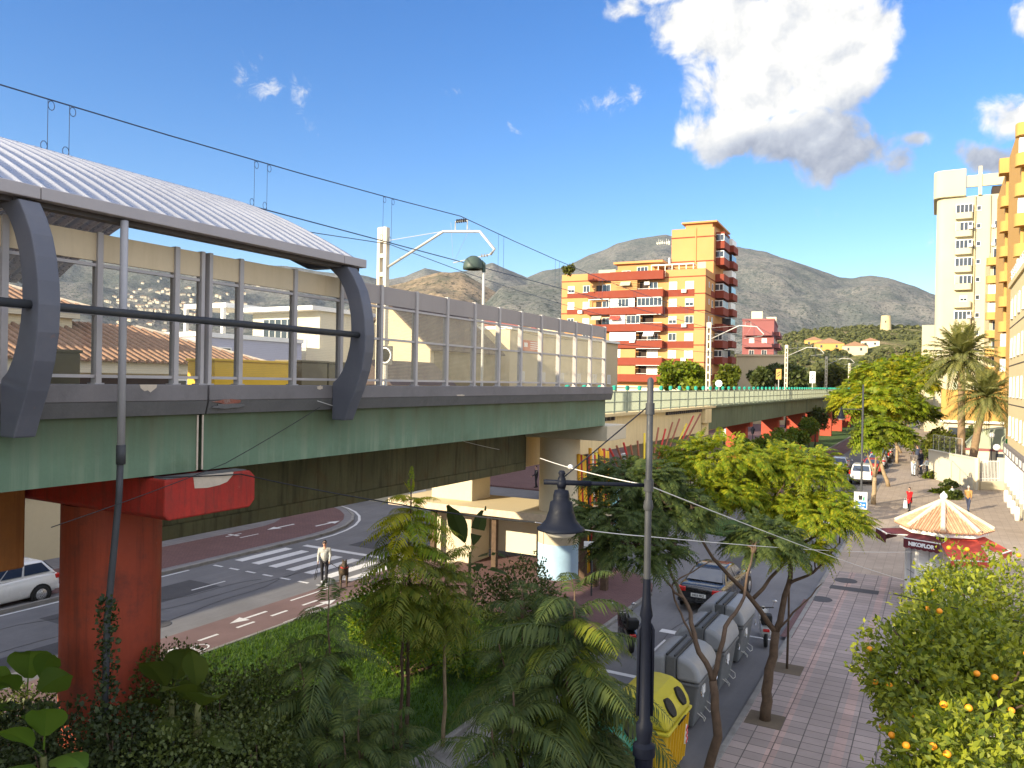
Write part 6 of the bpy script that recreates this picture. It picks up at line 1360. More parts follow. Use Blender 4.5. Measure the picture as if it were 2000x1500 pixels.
# lantern on the median lawn
g = on_z(1561, 893, .1); t = thing('lawn_lantern', 'black classic lantern on the lawn beside the far cycle lane', 'lantern', (g.x, g.y, .1)); b = MB(); b.lathe([(.12, 0), (.06, .5), (.045, 3.3)], (0, 0, 0), 10); b.build('post', M['iron'], t); b = MB(); b.lathe([(.12, 3.3), (.22, 3.75), (.26, 3.76), (.05, 4.05)], (0, 0, 0), 6); b.build('lantern_head', M['iron'], t)
g = on_z(1469, 905, .1); t = thing('lawn_lantern', 'black classic lantern before the nearest red wall pier', 'lantern', (g.x, g.y, .1)); b = MB(); b.lathe([(.12, 0), (.06, .5), (.045, 3.1)], (0, 0, 0), 10); b.build('post', M['iron'], t); b = MB(); b.lathe([(.12, 3.1), (.22, 3.55), (.26, 3.56), (.05, 3.85)], (0, 0, 0), 6); b.build('lantern_head', M['iron'], t)

# ---------------------------------------------------------------- garden wall, gate, screens, globes by the palms
A, B_, C_ = Vector((-.45, 80.5, .12)), Vector((2.85, 73.0, .12)), Vector((5.0, 74.6, .12))
t = thing('garden_wall', 'cream rendered garden wall in front of the palms', 'wall', A)
b = MB(); b.bar(A + Vector((0, 0, 1.25)), B_ + Vector((0, 0, 1.25)), .3, 2.5); b.bar(A + Vector((0, 0, 2.55)), B_ + Vector((0, 0, 2.55)), .42, .1); b.bar(B_ + Vector((0, 0, 1.3)), B_ + Vector((.1, .1, 1.3)), .55, 2.62)
b.bar(B_ + Vector((.3, .25, .35)), C_ + Vector((0, 0, .35)), .3, .7); b.bar(C_ + Vector((-.5, -.2, 1.3)), C_ + Vector((.4, .2, 1.3)), .4, 2.6); b.build('wall', M['white_wall'], t, True)
t = thing('iron_gate', 'dark iron railing panel set in the cream garden wall', 'railing', B_ + Vector((.4, .3, .7))); d = (C_ - B_).normalized(); b = MB()
for k in range(14): p = B_ + Vector((0, 0, .7)) + d * (.55 + k * .13); b.bar(p, p + Vector((0, 0, 1.7)), .03, .03)
b.build('bars', M['white'], t, True); b = MB(); b.bar(B_ + d * .45 + Vector((0, 0, 2.3)), C_ - d * .35 + Vector((0, 0, 2.3)), .05, .05); b.bar(B_ + d * .45 + Vector((0, 0, .9)), C_ - d * .35 + Vector((0, 0, .9)), .05, .05); b.build('rails', M['white'], t, True)
t = thing('wind_screen', 'glazed wind screen with white frame on top of the cream wall', 'glass screen', A + Vector((.2, -.3, 2.6))); b = MB(); d2 = (B_ - A).normalized()
P0, P1 = A + d2 * .6 + Vector((0, 0, 2.6)), A + d2 * 5.9 + Vector((0, 0, 2.6)); b.quad(P0, P1, P1 + Vector((0, 0, 1.35)), P0 + Vector((0, 0, 1.35))); b.build('glass_pane', M['clear_glass'], t, True)
b = MB(); 
for k in range(6): q = P0.lerp(P1, k / 5); b.bar(q, q + Vector((0, 0, 1.4)), .035, .035)
b.bar(P0 + Vector((0, 0, 1.38)), P1 + Vector((0, 0, 1.38)), .035, .035); b.build('frame', M['galv'], t, True)
def globe(label, px, py, D, r=.26):
    c = on_d(px, py, D); t = thing('globe_lamp', label, 'globe lamp', (c.x, c.y, .12)); b = MB(); b.tube([(0, 0, 0), (0, 0, c.z - r - .1)], .035, 8); b.build('post', M['iron'], t); b = MB(); b.ell((0, 0, c.z - .12), (r, r, r), 18, 12); b.build('globe', M['globe'], t, smooth=True)
globe('white globe lamp nearer the leaning palm trunk', 1937, 850, 72); globe('white globe lamp lower and to the right by the building corner', 1947, 874, 69, .3)
t = thing('stair_handrail', 'thin metal handrail leaning on the cream garden wall', 'handrail', (1.6, 75.5, .12)); b = MB(); a = A + d2 * 4.6 + Vector((-.3, -.2, 2.1)); c = A + d2 * 7.6 + Vector((-.3, -.2, 1.0)); b.tube([a - Vector((0, 0, 2.0)), a, c, c - Vector((0, 0, .9))], .03, 6); b.tube([a.lerp(c, .5), a.lerp(c, .5) - Vector((0, 0, 1.4))], .025, 6); b.build('rail', M['galv'], t, True)
for i, y in enumerate((66.5, 63.5, 60.5, 57.5)):
    t = thing('bollard', ('white stubby bollard nearest the garden wall', 'second white bollard along the shop front', 'third white bollard along the shop front', 'white bollard nearest the right picture edge')[i], 'bollard', (4.55 - .0 * i, y, .119)); b = MB(); b.lathe([(.16, 0), (.16, .75), (.10, .85), (.01, .88)], (0, 0, 0), 14); b.build('shaft', M['white'], t, smooth=True)
# cables strung across the street
def rope(name, label, pts3, r, m): 
    t = thing(name, label, 'cable', pts3[0]); b = MB(); P = []
    for a, c in zip(pts3[:-1], pts3[1:]):
        for i in range(10): u = i / 10; P.append(a.lerp(c, u) - Vector((0, 0, .35 * u * (1 - u) * min(1, (c - a).length / 12))))
    b.tube(P + [pts3[-1]], r, 6); b.build('strand', M[m], t, True); return t
lampA = on_d(1266, 948, 9.3)
o = rope('white_rope', 'white rope running from the lamp post down to the kiosk side', [on_d(1055, 895, 14), lampA, on_d(1785, 1138, 27)], .007, 'wire_white'); b = MB(); q = on_d(1114, 912, 12.5); b.ell(q, (.045, .045, .04), 10, 8); b.build('float', M['white'], o, True)
rope('grey_cable', 'grey cable passing behind the bell lamp towards the kiosk', [on_d(1045, 1020, 9.6), on_d(1266, 1048, 11.5), on_d(1780, 1078, 27.8)], .007, 'wire_white')
rope('black_cable', 'black cable from the red crosshead to the bell lamp', [on_x(300, 932, -11.1), on_x(470, 926, -11.1), on_d(780, 985, 13), on_d(1045, 1020, 9.6)], .012, 'wire_black')
rope('black_cable', 'thin black wire slanting up the girder to the rib foot', [on_x(100, 1030, -11.0), on_x(440, 905, -11.0), on_x(625, 795, -11.2)], .007, 'wire_black')
rope('pale_wire', 'thin pale wire sagging from the rib foot to the cream crosshead', [on_x(620, 783, -11.2), on_d(800, 830, 21), on_d(975, 878, 27)], .008, 'wire_white')
rope('black_cable', 'dark cable crossing the sunlit orange tree', [on_d(1745, 1160, 12), on_d(2040, 1222, 12.5)], .008, 'wire_black')
g = on_z(1537, 1306, .12); t = thing('tree_stake', 'thin rusty upright stake in its own earth pit beside the forked tree', 'stake', (g.x, g.y, .12)); b = MB(); b.tube([(0, 0, 0), (.02, 0, 1.6), (0, .02, 3.1)], [.035, .03, .028], 8); b.build('shaft', M['bark'], t, smooth=True)
# ---------------------------------------------------------------- vegetation
def unit(a): return a / np.maximum(np.linalg.norm(a, axis=-1, keepdims=True), 1e-9)
def leaf_quads(P, D, Nn, Ls, Ws, fold=.25):
    """kite shaped leaves: P base (n,3), D direction, Nn normal; two quads folded along the midrib"""
    S = unit(np.cross(D, Nn)); Nn = np.cross(S, D); Ls = np.asarray(Ls)[:, None]; Ws = np.asarray(Ws)[:, None]
    tip = P + D * Ls - Nn * Ls * .12; mid = P + D * Ls * .45 + Nn * 0; up = Nn * Ws * fold
    a = mid + S * Ws + up; b = mid - S * Ws + up; m2 = P + D * Ls * .55
    V = np.stack([P, a, tip, m2, b], 1).reshape(-1, 3); n = len(P); o = np.arange(n)[:, None] * 5
    F_ = np.concatenate([o + np.array([0, 1, 2, 3]), o + np.array([0, 3, 2, 4])], 0)
    return V, F_
def leaf_cloud(blobs, n, L, Wd, seed=1, shell=.55, up=.35, droop=.0, dens=None):
    """leaves scattered through noisy ellipsoids: blobs = [(centre, radii)]"""
    r = np.random.default_rng(seed); vol = np.array([b[1][0] * b[1][1] * b[1][2] for b in blobs]) ** .67; vol /= vol.sum(); Ps = []; Ds = []
    for (c, rad), w in zip(blobs, vol):
        k = int(n * w); d = unit(r.normal(size=(k, 3))); rr = r.uniform(shell ** 3, 1, k) ** (1 / 3)
        wob = np.array([mnoise.noise(Vector((x * 2.3 + c[0], y * 2.3 + c[1], z * 2.3 + c[2] * 3))) for x, y, z in d]) * .35 + 1
        wob2 = np.array([mnoise.noise(Vector((x * 6 + c[0], y * 6 + c[1], z * 6))) for x, y, z in d]) * .18
        P = np.array(c) + d * (rr * (wob + wob2))[:, None] * np.array(rad)
        Ps.append(P); Ds.append(d)
    P = np.concatenate(Ps); d = np.concatenate(Ds); k = len(P)
    D = unit(d * .8 + r.normal(size=(k, 3)) * .75 + np.array([0, 0, up - droop])); N_ = unit(np.array([0, 0, .45]) + d * .9 + r.normal(size=(k, 3)) * .55)
    l = L * r.uniform(.6, 1.25, k); return leaf_quads(P, D, N_, l, l * Wd)
def merge(parts):
    Vs = []; Fs = []; o = 0
    for V, F_ in parts: Vs.append(V); Fs.append(F_ + o); o += len(V)
    return np.concatenate(Vs), np.concatenate(Fs)
def frond(base, dirv, L, npair, pl, droop=.5, seed=0, w=.16, fwd=.45, hang=.35, taper=.75):
    """feather frond: rachis curving down with pairs of narrow pinnae"""
    r = np.random.default_rng(seed); d = np.array(dirv, float); d /= np.linalg.norm(d); side = np.cross(d, [0, 0, 1.0])
    if np.linalg.norm(side) < .05: side = np.array([1.0, 0, 0])
    side = side / np.linalg.norm(side); t = np.linspace(.08, 1, npair); h = np.array([d[0], d[1], 0]); hn = np.linalg.norm(h)
    R_ = np.array(base) + d * (L * t)[:, None] + np.array([0, 0, -1.0]) * (droop * L * t ** 2.2)[:, None]
    tg = d[None] - np.array([0, 0, 1.0]) * (droop * 2.2 * t ** 1.2)[:, None]; tg = unit(tg); up = unit(np.cross(side[None], tg))
    up = np.where(up[:, 2:3] < 0, -up, up); prof = np.sin(np.pi * np.clip(t * taper + (1 - taper), 0, 1)) ** .6; prof = np.maximum(prof, .25)
    Vs = []; Fs = []; k = 0
    V = []; 
    for s in (-1, 1):
        D = unit(side[None] * s + tg * fwd - np.array([0, 0, hang]) + r.normal(size=(npair, 3)) * .07); ln = pl * prof * r.uniform(.85, 1.1, npair)
        Wv = unit(np.cross(D, up)); wd = (ln * w)[:, None]; mid = R_ + D * (ln * .5)[:, None] + up * (ln * .06)[:, None]; tip = R_ + D * ln[:, None] - np.array([0, 0, 1.0]) * (ln * .22)[:, None]
        V.append(np.stack([R_ , mid + Wv * wd, tip, mid - Wv * wd], 1).reshape(-1, 3))
    V = np.concatenate(V); F_ = np.arange(len(V)).reshape(-1, 4)
    rs = .006 * L / .8 + .002; q = np.concatenate([np.stack([R_[:-1] - side * rs, R_[1:] - side * rs * .8, R_[1:] + side * rs * .8, R_[:-1] + side * rs], 1).reshape(-1, 3)]); F2 = np.arange(len(q)).reshape(-1, 4)
    return merge([(V, F_), (q, F2)])
def trunk_mesh(name, paths, m, parent):
    b = MB()
    for pts, rs in paths: b.tube(pts, rs, 9)
    return b.build(name, M[m], parent, True, smooth=True)
def wob(pts, k, seed, amp=.05):
    r = random.Random(seed); out = []
    pts = [Vector(p) for p in pts]
    for a, c in zip(pts[:-1], pts[1:]):
        for i in range(k): out.append(a.lerp(c, i / k) + Vector((r.uniform(-amp, amp), r.uniform(-amp, amp), r.uniform(-amp, amp) * .5)) * (1 if (i or out) else 0))
    return out + [pts[-1]]
def taper(n, a, b): return [a + (b - a) * i / max(1, n - 1) for i in range(n)]

# --- spreading feather leaved street trees with forked trunks
def spray_tree(name, label, base, limbs, lobes, leafm, nfr, L, seed, np_=9, pl=.16, mats2=None, bark='bark', grp=None, fine=.20):
    t = thing(name, label, 'tree', base, 0, grp); paths = []
    for pts, r0, r1 in limbs: w = wob(pts, 4, seed + len(paths), .035); paths.append((w, taper(len(w), r0, r1)))
    r = np.random.default_rng(seed); ps = []
    for (c, rad, share) in lobes:
        for i in range(int(nfr * share)):
            d = unit(r.normal(size=3)); d[2] = abs(d[2]) * .9 - .25; d = unit(d); rr = r.uniform(.45, 1.0) ** .5
            k = 1 + .3 * mnoise.noise(Vector((d[0] * 2.2 + c[0], d[1] * 2.2, d[2] * 2.2 + seed)))
            b_ = np.array(c) + d * rr * np.array(rad) * k; out = unit(np.array([d[0], d[1], d[2] * .35 + .12]) + r.normal(size=3) * .42)
            ps.append(frond(b_, out, L * r.uniform(.6, 1.15), np_, pl * r.uniform(.8, 1.2), r.uniform(.25, .7), int(r.integers(1e6)), fine, .55, .22))
    # fine twigs feeding the sprays
    for (c, rad, share) in lobes:
        for i in range(9):
            a = r.uniform(0, 6.28); e = Vector(c) + Vector((math.cos(a) * rad[0] * .8, math.sin(a) * rad[1] * .8, r.uniform(-.1, .5) * rad[2])); s = Vector(c) - Vector((0, 0, rad[2] * .9)); near = min((p for p_, _ in paths[:len(limbs)] for p in p_), key=lambda q: (Vector(q) - e).length)
            w = wob([near, Vector(near).lerp(e, .5) + Vector((0, 0, .1)), e], 3, seed + i, .05); paths.append((w, taper(len(w), .022, .007)))
    trunk_mesh('trunk', paths, bark, t)
    V, F_ = merge(ps)
    if mats2:
        nq = len(F_); rng_ = np.random.default_rng(seed + 1); cz = V[F_[:, 0]]; val = np.array([mnoise.noise(Vector((p[0] * .9, p[1] * .9, p[2] * .9 + 5))) for p in cz[::1]]) if nq < 60000 else rng_.normal(size=nq) * .3
        o = np_mesh('crown', V - np.array(t.location), F_, [M[leafm], M[mats2]], t, midx=(val > .12).astype(np.int32))
    else: o = np_mesh('crown', V - np.array(t.location), F_, M[leafm], t)
    return t
G = lambda px, py, D: on_d(px, py, D)
# lime crowned tree over the bins
base = Vector((-3.55, 19.5, .12))
Pf = G(1515, 1235, 19.2); P1 = G(1540, 1140, 19.8); P2 = G(1600, 1040, 20.6); P3 = G(1470, 1170, 19.4); P4 = G(1390, 1090, 19.8); P5 = G(1500, 1020, 20.4); P6 = G(1350, 1010, 20.2)
limbs = [([base, G(1500, 1330, 18.9), Pf], .14, .10), ([Pf, P1, G(1545, 1080, 20.2), P2], .085, .03), ([Pf, P3, P4, P6], .075, .025), ([P3, G(1540, 1090, 20), P5], .05, .02), ([P1, G(1590, 1120, 19.6), G(1640, 1060, 20.2)], .045, .015), ([Pf, G(1560, 1185, 19), G(1605, 1140, 19.2)], .03, .012)]
lobes = [(G(1400, 900, 21.6), (1.5, 1.4, .6), .22), (G(1545, 915, 21.6), (1.2, 1.3, .6), .2), (G(1592, 1010, 20.6), (1.1, 1.2, .65), .2), (G(1500, 980, 21.4), (1.3, 1.3, .7), .2), (G(1390, 960, 20.8), (1.1, 1.1, .55), .12), (G(1560, 1080, 19.8), (.7, .7, .4), .06)]
spray_tree('street_tree', 'lime green spreading street tree with a forked dark trunk beside the bins', base, limbs, lobes, 'leaf_lime', 2300, .55, 21, 12, .15, 'leaf_gold', fine=.15)
base = Vector((-3.95, 14.6, .12)); Pf = G(1392, 1330, 14.6)
limbs = [([base, G(1402, 1440, 14.4), Pf], .10, .075), ([Pf, G(1360, 1255, 14.9), G(1342, 1180, 15.4), G(1305, 1110, 15.9), G(1270, 1070, 16.4)], .06, .02), ([Pf, G(1415, 1225, 15), G(1455, 1165, 15.6), G(1470, 1080, 16.2)], .055, .02), ([G(1342, 1180, 15.4), G(1300, 1135, 15.6), G(1255, 1080, 16)], .03, .012), ([G(1305, 1110, 15.9), G(1330, 1010, 16.6), G(1365, 985, 17)], .03, .012), ([G(1360, 1255, 14.9), G(1330, 1200, 15.2), G(1310, 1140, 15.8), G(1390, 1095, 16.0)], .025, .012)]
lobes = [(G(1240, 940, 17.6), (1.0, 1.0, .5), .24), (G(1200, 1020, 16.8), (.9, .9, .5), .24), (G(1300, 1000, 17.4), (1.0, 1.0, .6), .26), (G(1250, 1075, 16.4), (.9, .9, .4), .16), (G(1490, 1060, 17), (.7, .7, .45), .14)]
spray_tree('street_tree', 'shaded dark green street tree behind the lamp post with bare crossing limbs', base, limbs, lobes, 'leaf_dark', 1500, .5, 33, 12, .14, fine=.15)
# young tree on the island between scooters and cycle sign
base = on_z(1612, 985, 0); P1 = G(1612, 930, 48)
spray_tree('street_tree', 'small sapling with flat tiers of leaves in front of the far parked cars', base, [([base, P1, G(1615, 905, 48)], .05, .015)], [(G(1615, 915, 48), (.9, .9, .3), .35), (G(1630, 945, 47.8), (.9, .9, .2), .3), (G(1635, 962, 47.8), (.9, .9, .2), .3)], 'leaf_lime', 160, .7, 55, 8, .22)
# row of trees up the far pavement
row = [(1706, 985, 66, (1712, 848), 3.0, 4.6, 'first pale trunked pollard tree up the far pavement'), (1735, 950, 74, (1700, 790), 3.2, 8.6, 'second lime tree up the far pavement with a tall leaning crown'), (1752, 905, 90, (1750, 800), 4.4, 8.3, 'third lime tree up the far pavement'), (1760, 885, 105, (1720, 790), 4.4, 9, 'fourth lime tree arching over the far road'), (1768, 872, 120, (1765, 765), 5, 10, 'fifth tree up the far pavement'), (1772, 862, 140, (1740, 745), 5.5, 11, 'sixth yellowing tree up the far pavement'), (1776, 850, 165, (1770, 730), 7, 14, 'seventh and tallest yellow green tree up the far pavement'), (1780, 842, 200, (1730, 745), 8, 13, 'eighth tree closing the far pavement')]
for i, (px, py, D, (cx, cy), cr, ct, lb) in enumerate(row):
    base = on_z(px, py, .12); Dp = base.y * math.cos(TH) - base.x * math.sin(TH); c = G(cx, cy, Dp); r = random.Random(i)
    fk = base.lerp(Vector((c.x, c.y, base.z + (c.z - base.z) * .45)), .4); fk.z = base.z + 1.9
    limbs = [([base, fk], .17, .13)] + [([fk, Vector((c.x + a, c.y + b_, c.z - .2))], .09, .03) for a, b_ in ((-.9, 0), (.8, .3), (.1, -.8))]
    rad = cr * .5
    lobes = [(c + Vector((r.uniform(-.6, .6) * cr * .7, r.uniform(-.6, .6) * cr * .7, r.uniform(-.25, .45) * cr * .6)), (rad, rad, rad * .62), .2) for _ in range(5)] if i else [(c + Vector((.3, 0, .4)), (1.0, 1.0, .8), .35), (c + Vector((-.5, 0, -.5)), (.7, .7, .8), .3), (c + Vector((1.3, .5, -.1)), (.7, .7, .4), .3)]
    spray_tree('street_tree', lb, base, limbs, lobes, 'leaf_lime', 900 if i else 300, .9 + .004 * Dp, 70 + i, 7, .34 + .0016 * Dp, 'leaf_mid' if i in (0, 2, 3) else 'leaf_gold', 'bark_pale', fine=.28)

# --- young feather trees in the shaded garden (rosettes of long fronds in tiers)
def feather_tree(label, base, tiers, leafm, seed, npair=20, stem=.04, mats2=None, lean=(0, 0), name='feather_tree', grp=None, trunkm='bark', w=.085):
    """tiers: (z, n fronds, frond length, elevation, droop)"""
    t = thing(name, label, 'tree', base, 0, grp); r = np.random.default_rng(seed); ps = []; gold = []
    top = max(z for z, *_ in tiers); P = lambda z: Vector((base[0] + lean[0] * z / top, base[1] + lean[1] * z / top, base[2] + z))
    for ti, (z, n, L, el, dr) in enumerate(tiers):
        for i in range(n):
            a = 2 * math.pi * (i + r.uniform(-.3, .3)) / n + ti * .7; e = el + r.uniform(-.18, .18); d = (math.cos(a) * math.cos(e), math.sin(a) * math.cos(e), math.sin(e))
            ps.append(frond(P(z + r.uniform(-.12, .12)), d, L * r.uniform(.75, 1.12), npair, L * .27 * r.uniform(.85, 1.15), dr * r.uniform(.7, 1.3), int(r.integers(1e6)), w, .42, .32)); gold.append(np.full(len(ps[-1][1]), 1 if (mats2 and r.random() < .35) else 0))
    V, F_ = merge(ps); o = np_mesh('crown', V - np.array(base), F_, [M[leafm]] + ([M[mats2]] if mats2 else []), t, midx=np.concatenate(gold) if mats2 else None)
    w = wob([Vector(base), P(top * .5), P(top)], 5, seed, .04); trunk_mesh('trunk', [(w, taper(len(w), stem, stem * .3))], trunkm, t); return t
def tiers(z0, z1, n, k, L0, L1, e0, e1, d0, d1): return [(z0 + (z1 - z0) * i / (n - 1), k, L0 + (L1 - L0) * i / (n - 1), e0 + (e1 - e0) * i / (n - 1), d0 + (d1 - d0) * i / (n - 1)) for i in range(n)]
def gz(px, py, D): p = on_d(px, py, D); return (p.x, p.y)
x, y = gz(785, 1300, 16.6); feather_tree('young feather leaved tree with golden upper fronds in the middle of the garden', (x, y, .1), [(3.0, 8, 1.2, .2, .5), (3.4, 8, 1.25, .15, .55), (3.8, 8, 1.25, .1, .55), (4.3, 8, 1.2, .1, .55)], 'leaf_mid', 3, 22, .045, lean=(0, 0))
x, y = gz(772, 1200, 16.9); feather_tree('golden topped young tree with a bare spike rising under the girder', (x + .15, y + .3, .1), [(4.55, 9, 1.25, .05, .5), (4.9, 9, 1.2, .1, .5), (5.2, 9, 1.1, .2, .5), (5.45, 7, .75, .55, .5), (5.7, 4, .3, 1.2, .1), (6.0, 3, .25, 1.3, .1)], 'leaf_lime', 8, 22, .05, 'leaf_gold')
x, y = gz(868, 1300, 17.2); feather_tree('dense young feather leaved tree on a thin pale trunk right of the golden one', (x, y, .1), tiers(2.7, 4.2, 7, 9, 1.1, .8, -.1, .55, .6, .4), 'leaf_mid', 15, 20, .05, trunkm='bark_pale')
def big_feather(label, px, py, D, z0, z1, n, k, L0, L1, m, seed, mats2=None, npair=34):
    """several leaders, each ending in an arching rosette of long fine fronds"""
    x, y = gz(px, py, D); base = (x, y, .1); t = thing('feather_tree', label, 'tree', base); r = np.random.default_rng(seed); ps = []; gold = []; paths = []
    nl = max(3, n // 3); f = Vector((x + r.uniform(-.1, .1), y + r.uniform(-.1, .1), z0 * .7)); w = wob([Vector(base), f], 4, seed, .03); paths.append((w, taper(len(w), .06, .045)))
    for q in range(nl):
        a = 2 * math.pi * q / nl + r.uniform(-.4, .4); rr = r.uniform(.15, .55) if q else 0; zt = z1 - (0 if q == 0 else r.uniform(.25, 1.0)); tip = Vector((x + math.cos(a) * rr * 1.1, y + math.sin(a) * rr * 1.1, zt)); w = wob([f, f.lerp(tip, .5) + Vector((0, 0, .1)), tip], 4, seed + q, .04); paths.append((w, taper(len(w), .035, .012)))
        nf = int(k * 1.55)
        for i in range(nf):
            u = i / nf; z = tip.z - u * min(1.5, (z1 - z0) * .55); s = w[max(0, min(len(w) - 1, int((1 - u * .6) * (len(w) - 1))))]
            aa = i * 2.399 + r.uniform(-.3, .3); e = .85 - 1.15 * u + r.uniform(-.2, .2); L = (L1 + (L0 - L1) * min(1, u * 1.6 + .2)) * r.uniform(.75, 1.15); d = (math.cos(aa) * math.cos(e), math.sin(aa) * math.cos(e), math.sin(e))
            ps.append(frond((s.x, s.y, z), d, L, npair, L * .24 * r.uniform(.85, 1.1), r.uniform(.4, .8), int(r.integers(1e6)), .062, .5, .38)); gold.append(np.full(len(ps[-1][1]), 1 if (mats2 and r.random() < .25) else 0))
    V, F_ = merge(ps); np_mesh('crown', V - np.array(base), F_, [M[m]] + ([M[mats2]] if mats2 else []), t, midx=np.concatenate(gold) if mats2 else None); trunk_mesh('trunk', paths, 'bark', t); return t
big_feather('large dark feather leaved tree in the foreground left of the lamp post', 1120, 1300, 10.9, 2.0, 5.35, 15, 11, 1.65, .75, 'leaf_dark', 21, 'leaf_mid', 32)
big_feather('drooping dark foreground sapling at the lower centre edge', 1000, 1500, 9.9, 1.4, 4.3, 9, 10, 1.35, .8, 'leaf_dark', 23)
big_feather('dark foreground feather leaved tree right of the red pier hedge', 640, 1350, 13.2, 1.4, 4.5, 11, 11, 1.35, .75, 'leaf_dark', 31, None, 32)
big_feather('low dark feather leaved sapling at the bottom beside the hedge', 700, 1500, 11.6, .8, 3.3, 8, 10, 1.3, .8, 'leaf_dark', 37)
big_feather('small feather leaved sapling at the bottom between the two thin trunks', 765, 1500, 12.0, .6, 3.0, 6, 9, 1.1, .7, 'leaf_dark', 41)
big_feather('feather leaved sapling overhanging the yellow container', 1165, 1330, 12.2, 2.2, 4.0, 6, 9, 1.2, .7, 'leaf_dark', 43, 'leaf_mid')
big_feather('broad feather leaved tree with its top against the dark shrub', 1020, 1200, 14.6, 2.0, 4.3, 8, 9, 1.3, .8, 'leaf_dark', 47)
# --- bushes, hedges and climbers
def bush(name, label, cat, blobs, n, L, Wd, m, seed, grp=None, shell=.5, stems=True, mats2=None):
    c0 = blobs[0][0]; t = thing(name, label, cat, (c0[0], c0[1], .1), 0, grp); V, F_ = leaf_cloud(blobs, n, L, Wd, seed, shell)
    ms = [M[m]]; mi = None
    if mats2: ms.append(M[mats2]); rr = np.random.default_rng(seed); h = len(F_) // 2; q = (rr.random(h) < .4).astype(np.int32); mi = np.r_[q, q]
    np_mesh('foliage', V - np.array(t.location), F_, ms, t, midx=mi)
    if stems:
        paths = []; r = random.Random(seed)
        for (c, rad) in blobs:
            for i in range(3): e = Vector(c) + Vector((r.uniform(-.5, .5) * rad[0], r.uniform(-.5, .5) * rad[1], rad[2] * r.uniform(0, .5))); s = Vector((c0[0] + r.uniform(-.15, .15), c0[1] + r.uniform(-.15, .15), .1)); w = wob([s, s.lerp(e, .5), e], 3, i, .05); paths.append((w, taper(len(w), .03, .01)))
        trunk_mesh('stems', paths, 'bark', t)
    return t
c = G(790, 1200, 21.2); bush('garden_shrub', 'rounded yellow green shrub catching the sun under the viaduct', 'shrub', [((c.x, c.y, 1.55), (1.25, 1.25, 1.35)), ((c.x + 1.0, c.y + .7, 1.2), (1.0, 1.0, 1.05)), ((c.x - .9, c.y - .3, 1.6), (.85, .85, 1.1)), ((c.x + 1.9, c.y + 1.1, .7), (.7, .7, .65))], 9000, .12, .28, 'leaf_broad', 61, mats2='leaf_lime')
c = G(1030, 1090, 26); bush('garden_shrub', 'dark shrub against the foot of the round cream pier', 'shrub', [((c.x, c.y, 1.1), (1.0, 1.0, 1.3)), ((c.x - 1.3, c.y - .5, .9), (.9, .9, .9)), ((c.x + .9, c.y - .2, .8), (.8, .8, .8))], 4200, .13, .3, 'leaf_hedge', 63)
def tall_bush(name, lb, px, ytop, D, r_, m, seed, n, L=.075, mats2=None, Wd=.34):
    x, y = gz(px, ytop, D); h = on_d(px, ytop, D).z; r = random.Random(seed)
    bl = [((x, y, h - r_ * .75), (r_ * .9, r_ * .9, r_ * .8))]
    while bl[-1][0][2] > r_ * .9: c = bl[-1][0]; bl.append(((c[0] + r.uniform(-.25, .25), c[1] + r.uniform(-.25, .25), c[2] - r_ * .9), (r_ * r.uniform(.95, 1.2), r_ * r.uniform(.95, 1.2), r_ * .85)))
    return bush(name, lb, 'bush', bl, n, L, Wd, m, seed, shell=.5, mats2=mats2)
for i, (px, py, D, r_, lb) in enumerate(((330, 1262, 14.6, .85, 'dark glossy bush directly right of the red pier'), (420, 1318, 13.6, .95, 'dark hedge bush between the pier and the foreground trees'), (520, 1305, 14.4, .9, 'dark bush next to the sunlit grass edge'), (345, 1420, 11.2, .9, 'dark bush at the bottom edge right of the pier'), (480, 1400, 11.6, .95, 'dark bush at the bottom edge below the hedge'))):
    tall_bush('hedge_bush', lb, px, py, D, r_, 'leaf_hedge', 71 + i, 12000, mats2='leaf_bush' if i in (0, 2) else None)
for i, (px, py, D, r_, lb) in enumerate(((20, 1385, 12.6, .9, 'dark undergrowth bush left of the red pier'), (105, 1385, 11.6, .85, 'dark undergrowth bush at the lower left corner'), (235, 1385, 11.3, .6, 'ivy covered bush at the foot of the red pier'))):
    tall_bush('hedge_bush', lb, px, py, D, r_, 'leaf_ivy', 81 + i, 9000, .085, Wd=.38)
# ivy climbing the drain pipe and the pier
iv = [((-11.12, 7.35, z), (.17 + .05 * math.sin(z * 3), .17 + .05 * math.cos(z * 2), .28)) for z in np.arange(.4, 4.9, .42)] + [((-11.5, 7.6, .9), (.7, .7, .9)), ((-12.2, 8.1, .8), (.8, .6, .9)), ((-11.2, 8.3, 1.4), (.5, .6, .8)), ((-13.2, 8.2, .5), (.7, .4, .6))]
bush('ivy', 'dark ivy climbing the drain pipe and the base of the red pier', 'climbing plant', iv, 8500, .07, .45, 'leaf_ivy', 91, shell=.2, stems=False)

